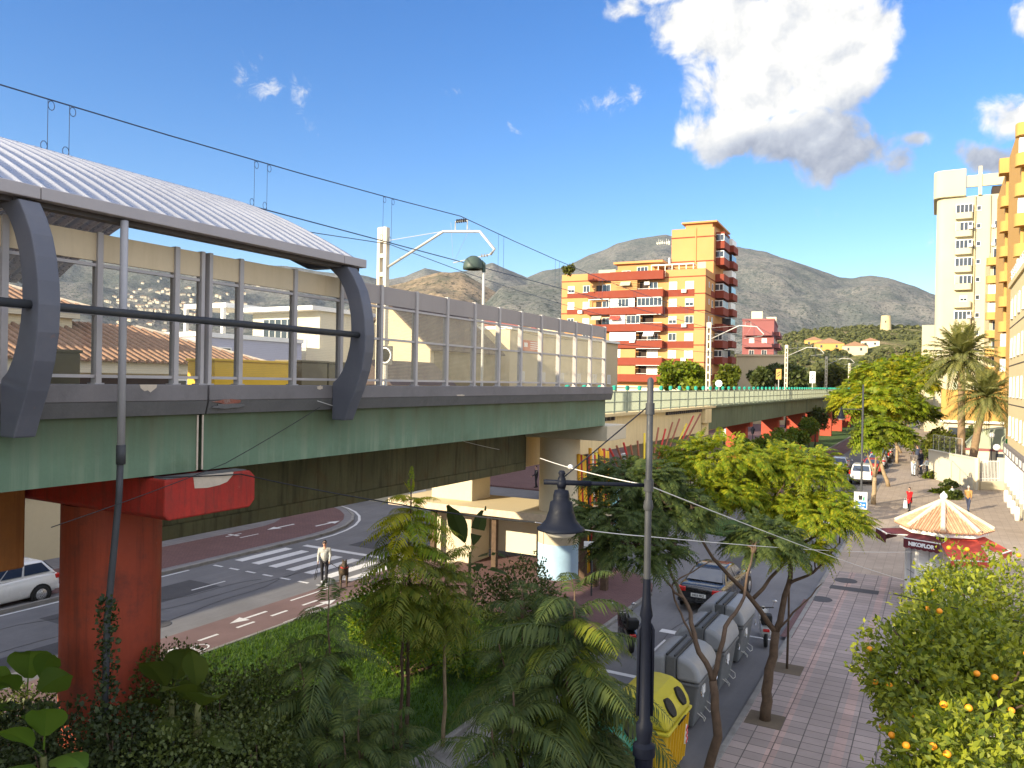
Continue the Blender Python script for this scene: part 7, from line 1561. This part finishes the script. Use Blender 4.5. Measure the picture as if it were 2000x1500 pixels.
# --- big leaved plants
def big_leaf(base, d, L, Wd, droop, seed=0, torn=False, n=9, stalk=.3, tw=None):
    """broad leaf on a stalk, curving over; returns V,F of a strip"""
    d = np.array(d, float); d /= np.linalg.norm(d); side = np.cross(d, [0, 0, 1.0]); side /= max(1e-6, np.linalg.norm(side)); r = np.random.default_rng(seed); V = []; F_ = []
    if abs(d[2]) > .55:      # upright leaves open towards the street
        side = np.array(_r) * (1 + r.uniform(-.2, .2)) + np.array(_f) * r.uniform(-.35, .35); side -= d * (side @ d); side /= np.linalg.norm(side)
    b0 = np.array(base, float); t = np.linspace(0, 1, n); ctr = b0 + d * (stalk * L) + d * (L * t)[:, None] - np.array([0, 0, 1.0]) * (droop * L * t ** 2)[:, None]; wd = Wd * np.sin(np.pi * np.clip(t ** .85, .03, .97)) ** .85
    q = np.array([b0 - side * .012, b0 + side * .012, ctr[0] + side * .012, ctr[0] - side * .012]); V += list(q); F_.append((0, 1, 2, 3)); nn = np.cross(side, d)
    for s in (-1, 1):
        e = ctr + side * s * wd[:, None] - nn * (.18 * wd)[:, None] + r.normal(size=(n, 3)) * Wd * .03; o = len(V); V += list(ctr); V += list(e)
        for i in range(n - 1):
            if torn and r.random() < .22: continue
            f = (o + i, o + i + 1, o + n + i + 1, o + n + i); F_.append(f if s > 0 else f[::-1])
    return np.array(V), np.array(F_)
def leafy_plant(name, label, base, leaves, m, stem=None):
    t = thing(name, label, 'plant', base); ps = [big_leaf(np.array(base) + np.array(o), d, L, w, dr, i, tn) for i, (o, d, L, w, dr, tn) in enumerate(leaves)]; 
    for i, pp in enumerate(ps): np_mesh('leaf', pp[0] - np.array(base), pp[1], M[m], t, smooth=True)
    if stem: b = MB(); b.tube([(0, 0, 0), (stem[0] * .5, stem[1] * .5, stem[2] * .5), stem], [.09, .07, .04], 10); b.build('stem', M['stem'], t, smooth=True)
    return t
g = on_d(918, 1080, 25.0); b0 = (g.x, g.y, .12); toC = Vector((-g.x, -g.y, 0)).normalized(); rt = _r
def dirv(u, v, w=0): return tuple(rt * u + Vector((0, 0, v)) + toC * w)
leafy_plant('banana_plant', 'banana plant with dark torn leaves against the sunlit pier', b0, [((0, 0, 2.5), dirv(-.42, 1, .1), 1.5, .30, .1, False), ((0, 0, 2.4), dirv(.26, 1, 0), 1.45, .24, .08, True), ((0, 0, 2.3), dirv(-.9, .6, .4), 1.15, .28, .55, True), ((0, 0, 2.3), dirv(.9, .6, .2), 1.1, .26, .5, True), ((0, 0, 2.1), dirv(.2, .6, 1), 1.1, .28, .5, True), ((0, 0, 2.1), dirv(1.1, .2, .3), 1.1, .24, .4, True)], 'leaf_banana', (0, 0, 2.6))
g = on_d(52, 1420, 13.4); b0 = (g.x, g.y, .1); Z = 2.5
leafy_plant('broadleaf_plant', 'plant with big pale green leaves left of the red pier', b0, [((0, 0, Z + 0.00), dirv(-.5, .9, .5), .85, .36, .5, False), ((0, 0, Z + 0.10), dirv(.1, 1, .1), .95, .36, .45, False), ((.1, 0, Z + 0.00), dirv(.8, .8, .2), .9, .26, .3, False), ((0, 0, Z + -0.10), dirv(-.3, .6, 1), .8, .3, .4, False), ((.1, .1, Z + .15), dirv(.45, 1.1, .3), .9, .24, .35, False), ((-.1, 0, Z + .1), dirv(-.9, .7, .3), .8, .28, .5, False), ((.2, 0, Z - .1), dirv(.8, .5, 1), .75, .26, .45, False), ((0, 0, Z + -0.10), dirv(1.2, .5, .5), .6, .2, .6, False), ((0, 0, Z + -0.40), dirv(.3, .3, 1), .5, .2, .5, False)], 'leaf_broad', (0, 0, 2.5))
g = on_d(385, 1470, 11.8); b0 = (g.x, g.y, 2.0)
leafy_plant('broadleaf_plant', 'plant with large dark broad leaves right of the red pier', b0, [((0, 0, 1.2), dirv(-.4, 1, .6), .8, .26, .5, False), ((0, 0, 1.1), dirv(.5, .9, .6), .85, .28, .4, False), ((0, 0, 1.3), dirv(-.1, 1.2, .1), .8, .22, .3, False), ((0, 0, .8), dirv(.9, .5, .6), .8, .24, .6, False), ((0, 0, .8), dirv(-.9, .5, .6), .7, .22, .6, False), ((0, 0, .5), dirv(.2, .3, 1), .7, .22, .5, False), ((0, 0, .4), dirv(.9, .1, .9), .8, .15, .3, False)], 'leaf_bush', (0, 0, 1.3))

g = on_d(335, 1400, 13.0); b0 = (g.x, g.y, .1)
leafy_plant('broadleaf_plant', 'tall broad leaved plant against the right edge of the red pier', b0, [((0, 0, 2.7), dirv(-.35, 1, .3), .95, .30, .4, False), ((0, 0, 2.8), dirv(.3, 1, .2), 1.0, .28, .35, False), ((0, 0, 2.6), dirv(.8, .7, .4), .95, .28, .5, False), ((0, 0, 2.5), dirv(-.7, .7, .6), .85, .28, .5, False), ((0, 0, 2.4), dirv(.2, .5, 1), .9, .28, .5, False)], 'leaf_bush', (0, 0, 2.7))
g = on_d(85, 1500, 10.6); b0 = (g.x, g.y, .1)
leafy_plant('broadleaf_plant', 'broad leaved plant at the lower left corner under the big pale leaves', b0, [((0, 0, 2.9), dirv(-.6, .9, .4), .75, .26, .4, False), ((0, 0, 3.0), dirv(.2, 1, .3), .8, .26, .35, False), ((0, 0, 2.8), dirv(.9, .6, .4), .75, .24, .5, False), ((0, 0, 2.8), dirv(-.2, .5, 1), .7, .24, .5, False)], 'leaf_broad', (0, 0, 2.9))
bush('hedge_bush', 'dark low bush added behind the foot of the red pier to block the sun', 'bush', [((-15.2, 7.3, 1.1), (.9, .9, 1.2)), ((-15.9, 8.6, 1.0), (.8, 1.0, 1.1))], 9000, .085, .36, 'leaf_hedge', 97, shell=.2)  # added bush, keeps the low sun off the pier foot
# --- orange trees at the right
def orange_tree(label, c, R_, n, seed, nf, base):
    t = thing('orange_tree', label, 'orange tree', base); r = np.random.default_rng(seed); bl = [(tuple(c), (R_, R_, R_ * .88))]
    for i in range(9):
        d = unit(r.normal(size=3)); d[2] *= .7; bl.append((tuple(np.array(c) + d * R_ * .62), (R_ * .52, R_ * .52, R_ * .46)))
    V, F_ = leaf_cloud(bl, n, .115, .25, seed, .62, .15); np_mesh('crown', V - np.array(base), F_, M['leaf_orange'], t)
    paths = []; f = Vector((base[0], base[1], c[2] - R_ * .75)); w = wob([Vector(base), f], 4, seed, .03); paths.append((w, taper(len(w), .09, .07)))
    for i in range(9): a = r.uniform(0, 6.28); e = Vector(c) + Vector((math.cos(a) * R_ * .7, math.sin(a) * R_ * .7, r.uniform(-.3, .6) * R_)); w = wob([f, f.lerp(e, .5), e], 4, seed + i, .06); paths.append((w, taper(len(w), .05, .012)))
    trunk_mesh('trunk', paths, 'bark', t)
    me = None
    for i in range(nf):
        for _ in range(20):
            d = unit(r.normal(size=3)); 
            toc = unit(np.array(CAM) - np.array(c))
            if d @ toc > .0: break
        p = np.array(c) + d * R_ * np.array([1, 1, .9]) * r.uniform(.97, 1.08)
        if me is None: b = MB(); b.ell((0, 0, 0), (.043, .043, .04), 14, 10); o = b.build('orange', M['fruit'], t, smooth=True); me = o.data
        else: o = bpy.data.objects.new('orange', me); COL.objects.link(o); o.parent = t
        o.location = Vector(p) - Vector(base)
    return t
c = G(1930, 1215, 14.4); orange_tree('sunlit orange tree next to the kiosk, brightest of the fruit trees', c, 1.55, 15000, 5, 9, (c.x, c.y, .12))
c = G(1880, 1345, 11.6); orange_tree('shaded dark orange tree in the middle of the fruit trees', c, 1.38, 15000, 6, 13, (c.x, c.y, .12))
c = G(1915, 1545, 8.9); orange_tree('orange tree with ripe fruit at the lower right corner', c, 1.05, 12000, 7, 24, (c.x, c.y, .12))

# --- palms
def palm(label, base, head, n, L, seed, lean):
    t = thing('palm_tree', label, 'palm tree', base); b0 = Vector(base); h = Vector(head); r = np.random.default_rng(seed); m1 = b0.lerp(h, .5) + Vector(lean)
    w = [b0 * ((1 - u) ** 2) + m1 * (2 * u * (1 - u)) + h * (u * u) for u in np.linspace(0, 1, 16)]; b = MB(); b.tube(w, [.36 - .10 * (i / 15) + (.03 if i % 2 else 0) + (.06 if i > 13 else 0) for i in range(16)], 12); b.build('trunk', M['palm_bark'], t, True, smooth=True)
    ps = []
    for i in range(n):
        u = i / n; el = 1.45 - 1.85 * u; a = i * 2.399; d = (math.cos(a) * math.cos(el), math.sin(a) * math.cos(el), math.sin(el)); ps.append(frond(h, d, L * r.uniform(.85, 1.08), 34, L * .20, .18 + .5 * u, int(r.integers(1e6)), .075, .95, .12, .8))
    V, F_ = merge(ps); np_mesh('crown', V - np.array(base), F_, M['leaf_palm'], t)
    b = MB(); r2 = random.Random(seed)
    for i in range(26): a = r2.uniform(0, 6.28); b.tube([h + Vector((0, 0, -.15)), h + Vector((math.cos(a) * .5, math.sin(a) * .5, -r2.uniform(.4, .9)))], .035, 5)
    b.build('old_stalks', M['bark_pale'], t, True); return t
b0 = on_d(1878, 895, 76); h = on_d(1878, 700, 76); palm('taller date palm with an upright trunk in front of the cream tower', (b0.x, b0.y, .12), h, 62, 4.7, 3, (0, 0, 0))
b0 = on_d(1897, 900, 72); h = on_d(1925, 778, 72); palm('shorter date palm with a leaning trunk by the corner building', (b0.x, b0.y, .12), h, 54, 4.0, 4, (-.3, 0, 0))

# --- mid distance trees and shrubs
def lump_tree(label, px, pyb, D, cx, cy, rx, rz_, m, n, L, seed, name='broadleaf_tree', cat='tree', base_z=.1, mats2=None, grp=None, bark='bark'):
    g = on_d(px, pyb, D); c = on_d(cx, cy, D); t = thing(name, label, cat, (g.x, g.y, base_z), 0, grp); r = random.Random(seed); s = D / 1500; RX, RZ = rx * s, rz_ * s
    bl = [((c.x + r.uniform(-.62, .62) * RX, c.y + r.uniform(-.62, .62) * RX, c.z + r.uniform(-.6, .6) * RZ), (RX * r.uniform(.3, .5), RX * r.uniform(.3, .5), RZ * r.uniform(.3, .48))) for _ in range(11)]
    V, F_ = leaf_cloud(bl, n, L, .36, seed, .35); ms = [M[m]]; mi = None
    if mats2: ms.append(M[mats2]); h = len(F_) // 2; q = (np.random.default_rng(seed).random(h) < .4).astype(np.int32); mi = np.r_[q, q]
    np_mesh('crown', V - np.array(t.location), F_, ms, t, midx=mi); paths = []; b_ = Vector((g.x, g.y, base_z)); f = Vector((c.x, c.y, max(base_z + .2, c.z - RZ * .8))); w = wob([b_, f], 3, seed, .05); paths.append((w, taper(len(w), .05 * RX + .04, .03 * RX + .03)))
    for (q, _) in bl[:6]: w = wob([f, Vector(q)], 3, seed, .1); paths.append((w, taper(len(w), .03 * RX + .02, .02)))
    trunk_mesh('trunk', paths, bark, t); return t
lump_tree('yellow green bushy tree before the foot of the orange block', 1335, 800, 92, 1335, 738, 58, 34, 'leaf_lime', 5200, .5, 3, mats2='leaf_mid')
lump_tree('smaller yellow green tree right of the bushy one below the shaded bays', 1415, 800, 100, 1420, 738, 24, 26, 'leaf_mid', 2000, .5, 4)
lump_tree('dark green broad tree below the reddish pink block', 1535, 800, 150, 1540, 735, 40, 26, 'leaf_hedge', 4200, .8, 5)
lump_tree('dark green tree left of the low tan building', 1490, 800, 140, 1485, 742, 26, 22, 'leaf_hedge', 2400, .8, 6)
lump_tree('olive tree at the end of the viaduct below the hill', 1620, 800, 230, 1625, 735, 30, 20, 'leaf_far', 2600, 1.2, 7)
lump_tree('pale green tree behind the last catenary masts', 1665, 800, 280, 1675, 738, 30, 18, 'leaf_far', 2600, 1.4, 8)
lump_tree('roof garden shrub on the orange block', 1115, 536, 136, 1113, 526, 14, 12, 'leaf_far', 700, .45, 9, 'roof_shrub', 'shrub', 27.1)
lump_tree('grey green feathery bush behind the wind screen', 1850, 905, 82, 1848, 860, 38, 34, 'leaf_far', 3800, .32, 12, 'garden_bush', 'bush', .12, 'leaf_mid')
lump_tree('dark bush behind the wind screen at its left end', 1812, 905, 86, 1815, 880, 16, 22, 'leaf_hedge', 1500, .3, 13, 'garden_bush', 'bush', .12)
lump_tree('dark green bush between the two palm trunks', 1905, 905, 80, 1905, 858, 18, 28, 'leaf_hedge', 1800, .3, 14, 'garden_bush', 'bush', .12)
lump_tree('low hedge behind the iron gate in the garden wall', 1925, 930, 78, 1925, 918, 30, 16, 'leaf_hedge', 4000, .2, 15, 'garden_bush', 'bush', .12)
for i, (px, py, D, rx, rz_, lb, m) in enumerate(((1820, 935, 70, 16, 14, 'leafy shrub at the left foot of the cream garden wall', 'leaf_mid'), (1838, 965, 60, 22, 14, 'low spreading shrub just behind the kiosk roof', 'leaf_mid'), (1862, 972, 57, 16, 16, 'rounded shrub right of the kiosk finial', 'leaf_bush'), (1853, 946, 64, 18, 7, 'dark low planting along the garden wall', 'leaf_hedge'))):
    lump_tree(lb, px, py + 12, D, px, py, rx, rz_, m, 1500, .2, 21 + i, 'garden_shrub', 'shrub', .12, 'leaf_lime' if m == 'leaf_mid' else None)
for i, (px, py, D, rx, rz_, lb) in enumerate(((1500, 872, 62, 36, 26, 'leafy shrub on the far lawn before the nearest red pier'), (1535, 858, 72, 26, 24, 'leafy shrub on the far lawn right of the first one'), (1580, 838, 88, 22, 26, 'taller shrub on the far lawn below the second red pier'), (1450, 868, 60, 20, 14, 'low shrub on the far lawn by the cream block'), (1150, 985, 40, 22, 22, 'yellow green shrub at the foot of the painted poles'))):
    lump_tree(lb, px, py + 20, D, px, py, rx, rz_, 'leaf_mid', 2600, .22, 31 + i, 'garden_shrub', 'shrub', .1, 'leaf_broad')
for i, (px, py, D, rx, rz_, m, lb) in enumerate(((1592, 822, 104, 26, 24, 'leaf_hedge', 'dark tree under the far viaduct behind the taller shrub'), (1615, 812, 135, 26, 20, 'leaf_hedge', 'dark tree farther under the viaduct near its vanishing end'), (1635, 805, 170, 24, 18, 'leaf_far', 'olive tree at the vanishing end of the far cycle lane'), (1558, 850, 80, 22, 16, 'leaf_mid', 'low bright shrub beside the lawn lantern'))):
    lump_tree(lb, px, py + 22, D, px, py, rx, rz_, m, 2600, .3, 51 + i, 'lawn_tree', 'tree' if i < 3 else 'shrub', .1, 'leaf_broad' if m == 'leaf_mid' else None)
# ---------------------------------------------------------------- people and a dog
def person(label, loc, face, H, top, legs, hair='hair', long_coat=False, step=.28, arm=(.25, -.2), lean=0.0, hat=None, shoes='black', glasses=False, holds=None, elbow=.25, sit=False):
    """local +y is forward; built at unit height 1.75 and scaled"""
    t = thing('person', label, 'person', loc, face); k = H / 1.75
    hipz, shz = .92, 1.44; S = lambda v: tuple(x * k for x in v)
    b = MB(); bt = MB(); bl = MB(); sh = MB()
    cap = lambda m, p, q, r1, r2: m.cap(S(p), S(q), r1 * k, r2 * k)
    ly = lean
    # head and neck
    b.ell(S((0, ly + .03, 1.64)), S((.075, .095, .115)), 14, 10); b.ell(S((0, ly + .06, 1.585)), S((.055, .06, .05)), 10, 8); cap(b, (0, ly, 1.42), (0, ly + .015, 1.57), .055, .05)
    b.ell(S((0, ly + .125, 1.63)), S((.014, .02, .022)), 8, 6)
    for s in (-1, 1): b.ell(S((s * .077, ly + .02, 1.635)), S((.012, .022, .032)), 8, 6)
    # legs (trousers) and shoes
    for s, st in ((-1, step), (1, -step)):
        hip = (s * .09, 0, hipz); kn = (s * .095, st * .55 + .03, .50); an = (s * .10, st - (.05 if st < 0 else 0), .09)
        cap(bl, hip, kn, .095, .065); cap(bl, kn, an, .068, .05); cap(b, kn, an, .045, .035)
        cap(sh, (an[0], an[1] - .05, .045), (an[0], an[1] + .15, .04), .048, .038)
    cap(bl, (-.07, 0, hipz + .02), (.07, 0, hipz + .02), .12, .12)
    # torso
    cap(bt, (0, ly * .3, .98), (0, ly * .7, 1.2), .155, .165); cap(bt, (-.09, ly * .8, 1.33), (.09, ly * .8, 1.33), .125, .125); cap(bt, (-.15, ly, 1.40), (.15, ly, 1.40), .065, .065); cap(b, (0, ly * .5, 1.0), (0, ly, 1.4), .11, .1)
    if long_coat: cap(bt, (0, -.01, .72), (0, 0, 1.1), .19, .165)
    hands = []
    for s, a in ((-1, arm[0]), (1, arm[1])):
        shd = (s * .195, ly, 1.40); el = (s * .235, ly + a * .75 - .02, 1.13); wr = (s * .22, ly + a * 1.5 + elbow * .35, .90 + elbow * .25)
        cap(bt, shd, el, .062, .052); cap(bt, el, wr, .052, .042); cap(b, el, wr, .036, .028)
        d = (Vector(wr) - Vector(el)).normalized(); pm = Vector(wr) + d * .06; b.ell(S(pm), S((.022, .042, .05)), 8, 6)
        fw = Vector((0, 1, 0)) - d * d.y; fw.normalize()
        for f in range(4):
            q = pm + d * .04 + fw * (.027 - .018 * f); L_ = (.05, .062, .058, .045)[f]; m_ = q + d * L_ * .55; e = m_ + d * L_ * .3 + Vector((-s * .018, 0, 0)); b.cap(S(q), S(m_), .009 * k, .008 * k, 6); b.cap(S(m_), S(e), .008 * k, .007 * k, 6)
        q = pm + fw * .035; b.cap(S(q), S(q + d * .04 + fw * .02), .010 * k, .008 * k, 6); hands.append(S(pm))
    b.build('body', M['skin'], t, remesh=.013 * k)
    bt.build('jacket', M[top], t, remesh=.02 * k); bl.build('trousers', M[legs], t, remesh=.02 * k); sh.build('shoes', M[shoes], t, remesh=.014)
    h = MB(); h.ell(S((0, ly + .012, 1.67)), S((.084, .100, .105)), 14, 10); hb = h.build('hair' if not hat else 'cap', M[hat or hair], t, remesh=.014)
    me = hb.data
    for v in me.vertices:      # open the face side
        if v.co.y > (ly + .055) * k and v.co.z < 1.70 * k: v.co.y = (ly + .055) * k - (v.co.y - (ly + .055) * k) * .2
    if hat: q = MB(); q.ell(S((0, ly + .13, 1.69)), S((.07, .08, .012)), 12, 6); q.build('cap_brim', M[hat], hb)
    e = MB()
    if glasses: e.box(S((-.07, ly + .105, 1.635)), S((.07, ly + .128, 1.668))); e.build('sunglasses', M['ink'], t, bevel=.006)
    else:
        for s in (-1, 1): e.ell(S((s * .03, ly + .115, 1.65)), S((.011, .008, .008)), 8, 6)
        e.build('eyes', M['ink'], t)
    q = MB(); q.box(S((-.025, ly + .10, 1.572)), S((.025, ly + .122, 1.580))); q.build('mouth', M['sign_red'], t)
    return t, hands
p = on_z(633, 1141, .006); hd = on_d(641, 1055, p.y * math.cos(TH) - p.x * math.sin(TH)).z
toc = math.atan2(-p.x, p.y) 
walker, hands = person('man in a camouflage shirt and dark cap walking a dog across the asphalt', (p.x, p.y, .012), math.pi + .65, hd - .02, 'shirt', 'cloth_dark', hat='cloth_dark', glasses=True, step=.2, arm=(.12, .1), shoes='sign_white', elbow=.3)
def dog(label, loc, face, H):
    t = thing('dog', label, 'dog', loc, face); k = H / .62; S = lambda v: tuple(x * k for x in v); b = MB(); cap = lambda p, q, a, c: b.cap(S(p), S(q), a * k, c * k)
    cap((0, .24, .47), (0, -.02, .47), .135, .125); cap((0, -.02, .47), (0, -.27, .47), .115, .10); cap((0, -.27, .48), (0, -.36, .44), .10, .08)
    cap((0, .30, .52), (0, .46, .69), .10, .075); b.ell(S((0, .52, .74)), S((.075, .095, .075)), 12, 8); cap((0, .56, .72), (0, .70, .69), .048, .034)
    for s in (-1, 1):
        b.lathe([(.03 * k, .0), (.022 * k, .05 * k), (.003, .10 * k)], S((s * .045, .50, .79)), 8)
        cap((s * .08, .26, .42), (s * .085, .24, .22), .055, .036); cap((s * .085, .24, .22), (s * .085, .26 + s * .05, .05), .034, .027); cap((s * .085, .26 + s * .05, .03), (s * .085, .32 + s * .05, .025), .03, .025)
        cap((s * .075, -.30, .44), (s * .09, -.24, .27), .085, .05); cap((s * .09, -.24, .27), (s * .09, -.40, .17), .042, .03); cap((s * .09, -.40, .17), (s * .09, -.36 - s * .05, .04), .028, .025); cap((s * .09, -.36 - s * .05, .03), (s * .09, -.29 - s * .05, .025), .03, .025)
    cap((0, -.40, .46), (0, -.56, .30), .045, .045); cap((0, -.56, .30), (0, -.62, .16), .045, .02)
    b.build('body', M['dogfur'], t, remesh=.014 * k); q = MB(); q.lathe([(.105 * k, -.015), (.105 * k, .015)], S((0, .38, .61)), 14, ax='z'); q.build('collar', M['sign_red'], t)
    q = MB(); q.ell(S((0, .735, .695)), S((.016, .014, .014)), 8, 6)
    for s in (-1, 1): q.ell(S((s * .035, .59, .765)), S((.011, .01, .011)), 8, 6)
    q.build('nose_and_eyes', M['ink'], t); return t
g = on_z(671, 1143, .006); dg = dog('dark brown shepherd dog on a lead beside the walking man', (g.x, g.y, .012), math.pi + .75, .86)
hand_w = walker.matrix_basis @ Vector(hands[0]); neck = dg.matrix_basis @ Vector((0, .38, .62 * .86 / .62))
hw2 = walker.matrix_basis @ Vector(hands[1]); near = hand_w if (hand_w - neck).length < (hw2 - neck).length else hw2; far_ = hw2 if near is hand_w else hand_w
tl = thing('dog_lead', 'dark lead from the walking man to his dog with a loop in the other hand', 'dog lead', near); b = MB(); b.tube([near, near.lerp(neck, .5) - Vector((0, 0, .12)), neck], .012, 6); b.tube([far_, far_ + Vector((-.05, 0, -.2)), far_ + Vector((-.14, 0, -.45)), far_ + Vector((-.16, 0, -.72)), far_ + Vector((-.08, 0, -.6)), far_ + Vector((-.03, 0, -.3))], .012, 6); b.build('strap', M['black'], tl, True)

def ped(label, px, pf, ph, top, legs, face, **kw):
    g = on_z(px, pf, .12); D = g.y * math.cos(TH) - g.x * math.sin(TH); H = on_d(px, ph, D).z - .12; return person(label, (g.x, g.y, .12), face, H, top, legs, **kw)
ped('person in a bright red coat walking on the pavement left of the kiosk', 1776, 999, 952, 'cloth_red', 'cloth_dark', 2.6, long_coat=True, step=.12, hair='hair')
g = on_z(1768, 999, .12); t = thing('shopping_bag', 'pale shopping bag held at the side of the person in red', 'bag', (g.x, g.y, .35)); b = MB(); b.box((-.12, -.05, 0), (.12, .05, .5), top=.8); b.tube([(-.07, 0, .5), (-.05, 0, .66), (.05, 0, .66), (.07, 0, .5)], .008, 5); b.build('bag', M['cloth_pale'], t)
ped('person in a tan jacket and jeans walking right of the kiosk roof', 1891, 998, 949, 'cloth_tan', 'cloth_navy', -.3, step=.3, hair='hair_grey')
ped('person in beige standing with a group by the wall bicycle', 1784, 929, 880, 'cloth_beige', 'cloth_pale', 2.8, step=.06)
ped('person in dark clothes standing with the group by the garden wall', 1799, 926, 877, 'cloth_dark', 'cloth_navy', 2.0, step=.06)
ped('person in navy behind the standing group on the far pavement', 1791, 912, 868, 'cloth_navy', 'cloth_dark', .5, step=.15)
ped('person with a light blue top beside the bicycle by the wall', 1811, 932, 893, 'cloth_pale', 'cloth_dark', 1.2, step=.05)
ped('person in a dark jacket walking away far up the tree lined pavement', 1784, 868, 843, 'cloth_navy', 'cloth_tan', .1, step=.25)
ped('person in pale blue bending by the shrubs behind the kiosk', 1861, 972, 950, 'cloth_pale', 'cloth_navy', 1.0, step=.05, lean=.12, hair='hair_grey')
ped('dark figure standing on the far pavement left of the round cream pier', 1047, 952, 910, 'cloth_dark', 'cloth_dark', 2.5, step=.08)
def bicycle(label, loc, rz):
    t = thing('bicycle', label, 'bicycle', loc, rz)
    for y in (-.52, .52):
        w = MB(); P = [(0, y + .33 * math.cos(a), .34 + .33 * math.sin(a)) for a in np.linspace(0, 6.283, 21)]; w.tube(P, .018, 6, cap=False)
        for a in np.linspace(0, 3.14, 7)[:-1]: w.tube([(0, y + .32 * math.cos(a), .34 + .32 * math.sin(a)), (0, y - .32 * math.cos(a), .34 - .32 * math.sin(a))], .004, 4)
        w.build('wheel', M['black'], t)
    b = MB()
    for p, q in (((0, -.52, .34), (0, -.08, .3)), ((0, -.08, .3), (0, -.18, .82)), ((0, -.52, .34), (0, -.17, .78)), ((0, -.08, .3), (0, .38, .78)), ((0, -.17, .76), (0, .36, .84)), ((0, .52, .34), (0, .34, .95))): b.tube([p, q], .018, 7)
    b.build('frame', M['iron'], t); b = MB(); b.tube([(-.28, .26, .98), (0, .36, .98), (.28, .26, .98)], .014, 6); b.build('handlebar', M['black'], t); b = MB(); b.ell((0, -.2, .87), (.07, .13, .035), 10, 6); b.build('saddle', M['black'], t); return t
g = on_z(1795, 931, .12); bicycle('dark bicycle held by the group at the garden wall', (g.x, g.y, .12), .3)
g = on_z(1811, 935, .12); bicycle('second dark bicycle leaning closest to the garden wall', (g.x, g.y, .12), 1.2)

# ---------------------------------------------------------------- thin sunlit air between here and the mountains
hz_m, hz_nt, hz_N, hz_L = _nt('thin_air'); hz_o = hz_N('ShaderNodeOutputMaterial'); hz_v = hz_N('ShaderNodeVolumePrincipled'); hz_v.inputs['Color'].default_value = (.72, .82, 1, 1); hz_v.inputs['Density'].default_value = .000028; hz_L(hz_v.outputs[0], hz_o.inputs['Volume'])
b = MB(); b.box((-9100, -3100, -1), (9100, 9100, 1080)); tag(b.build('haze', hz_m), kind='stuff')
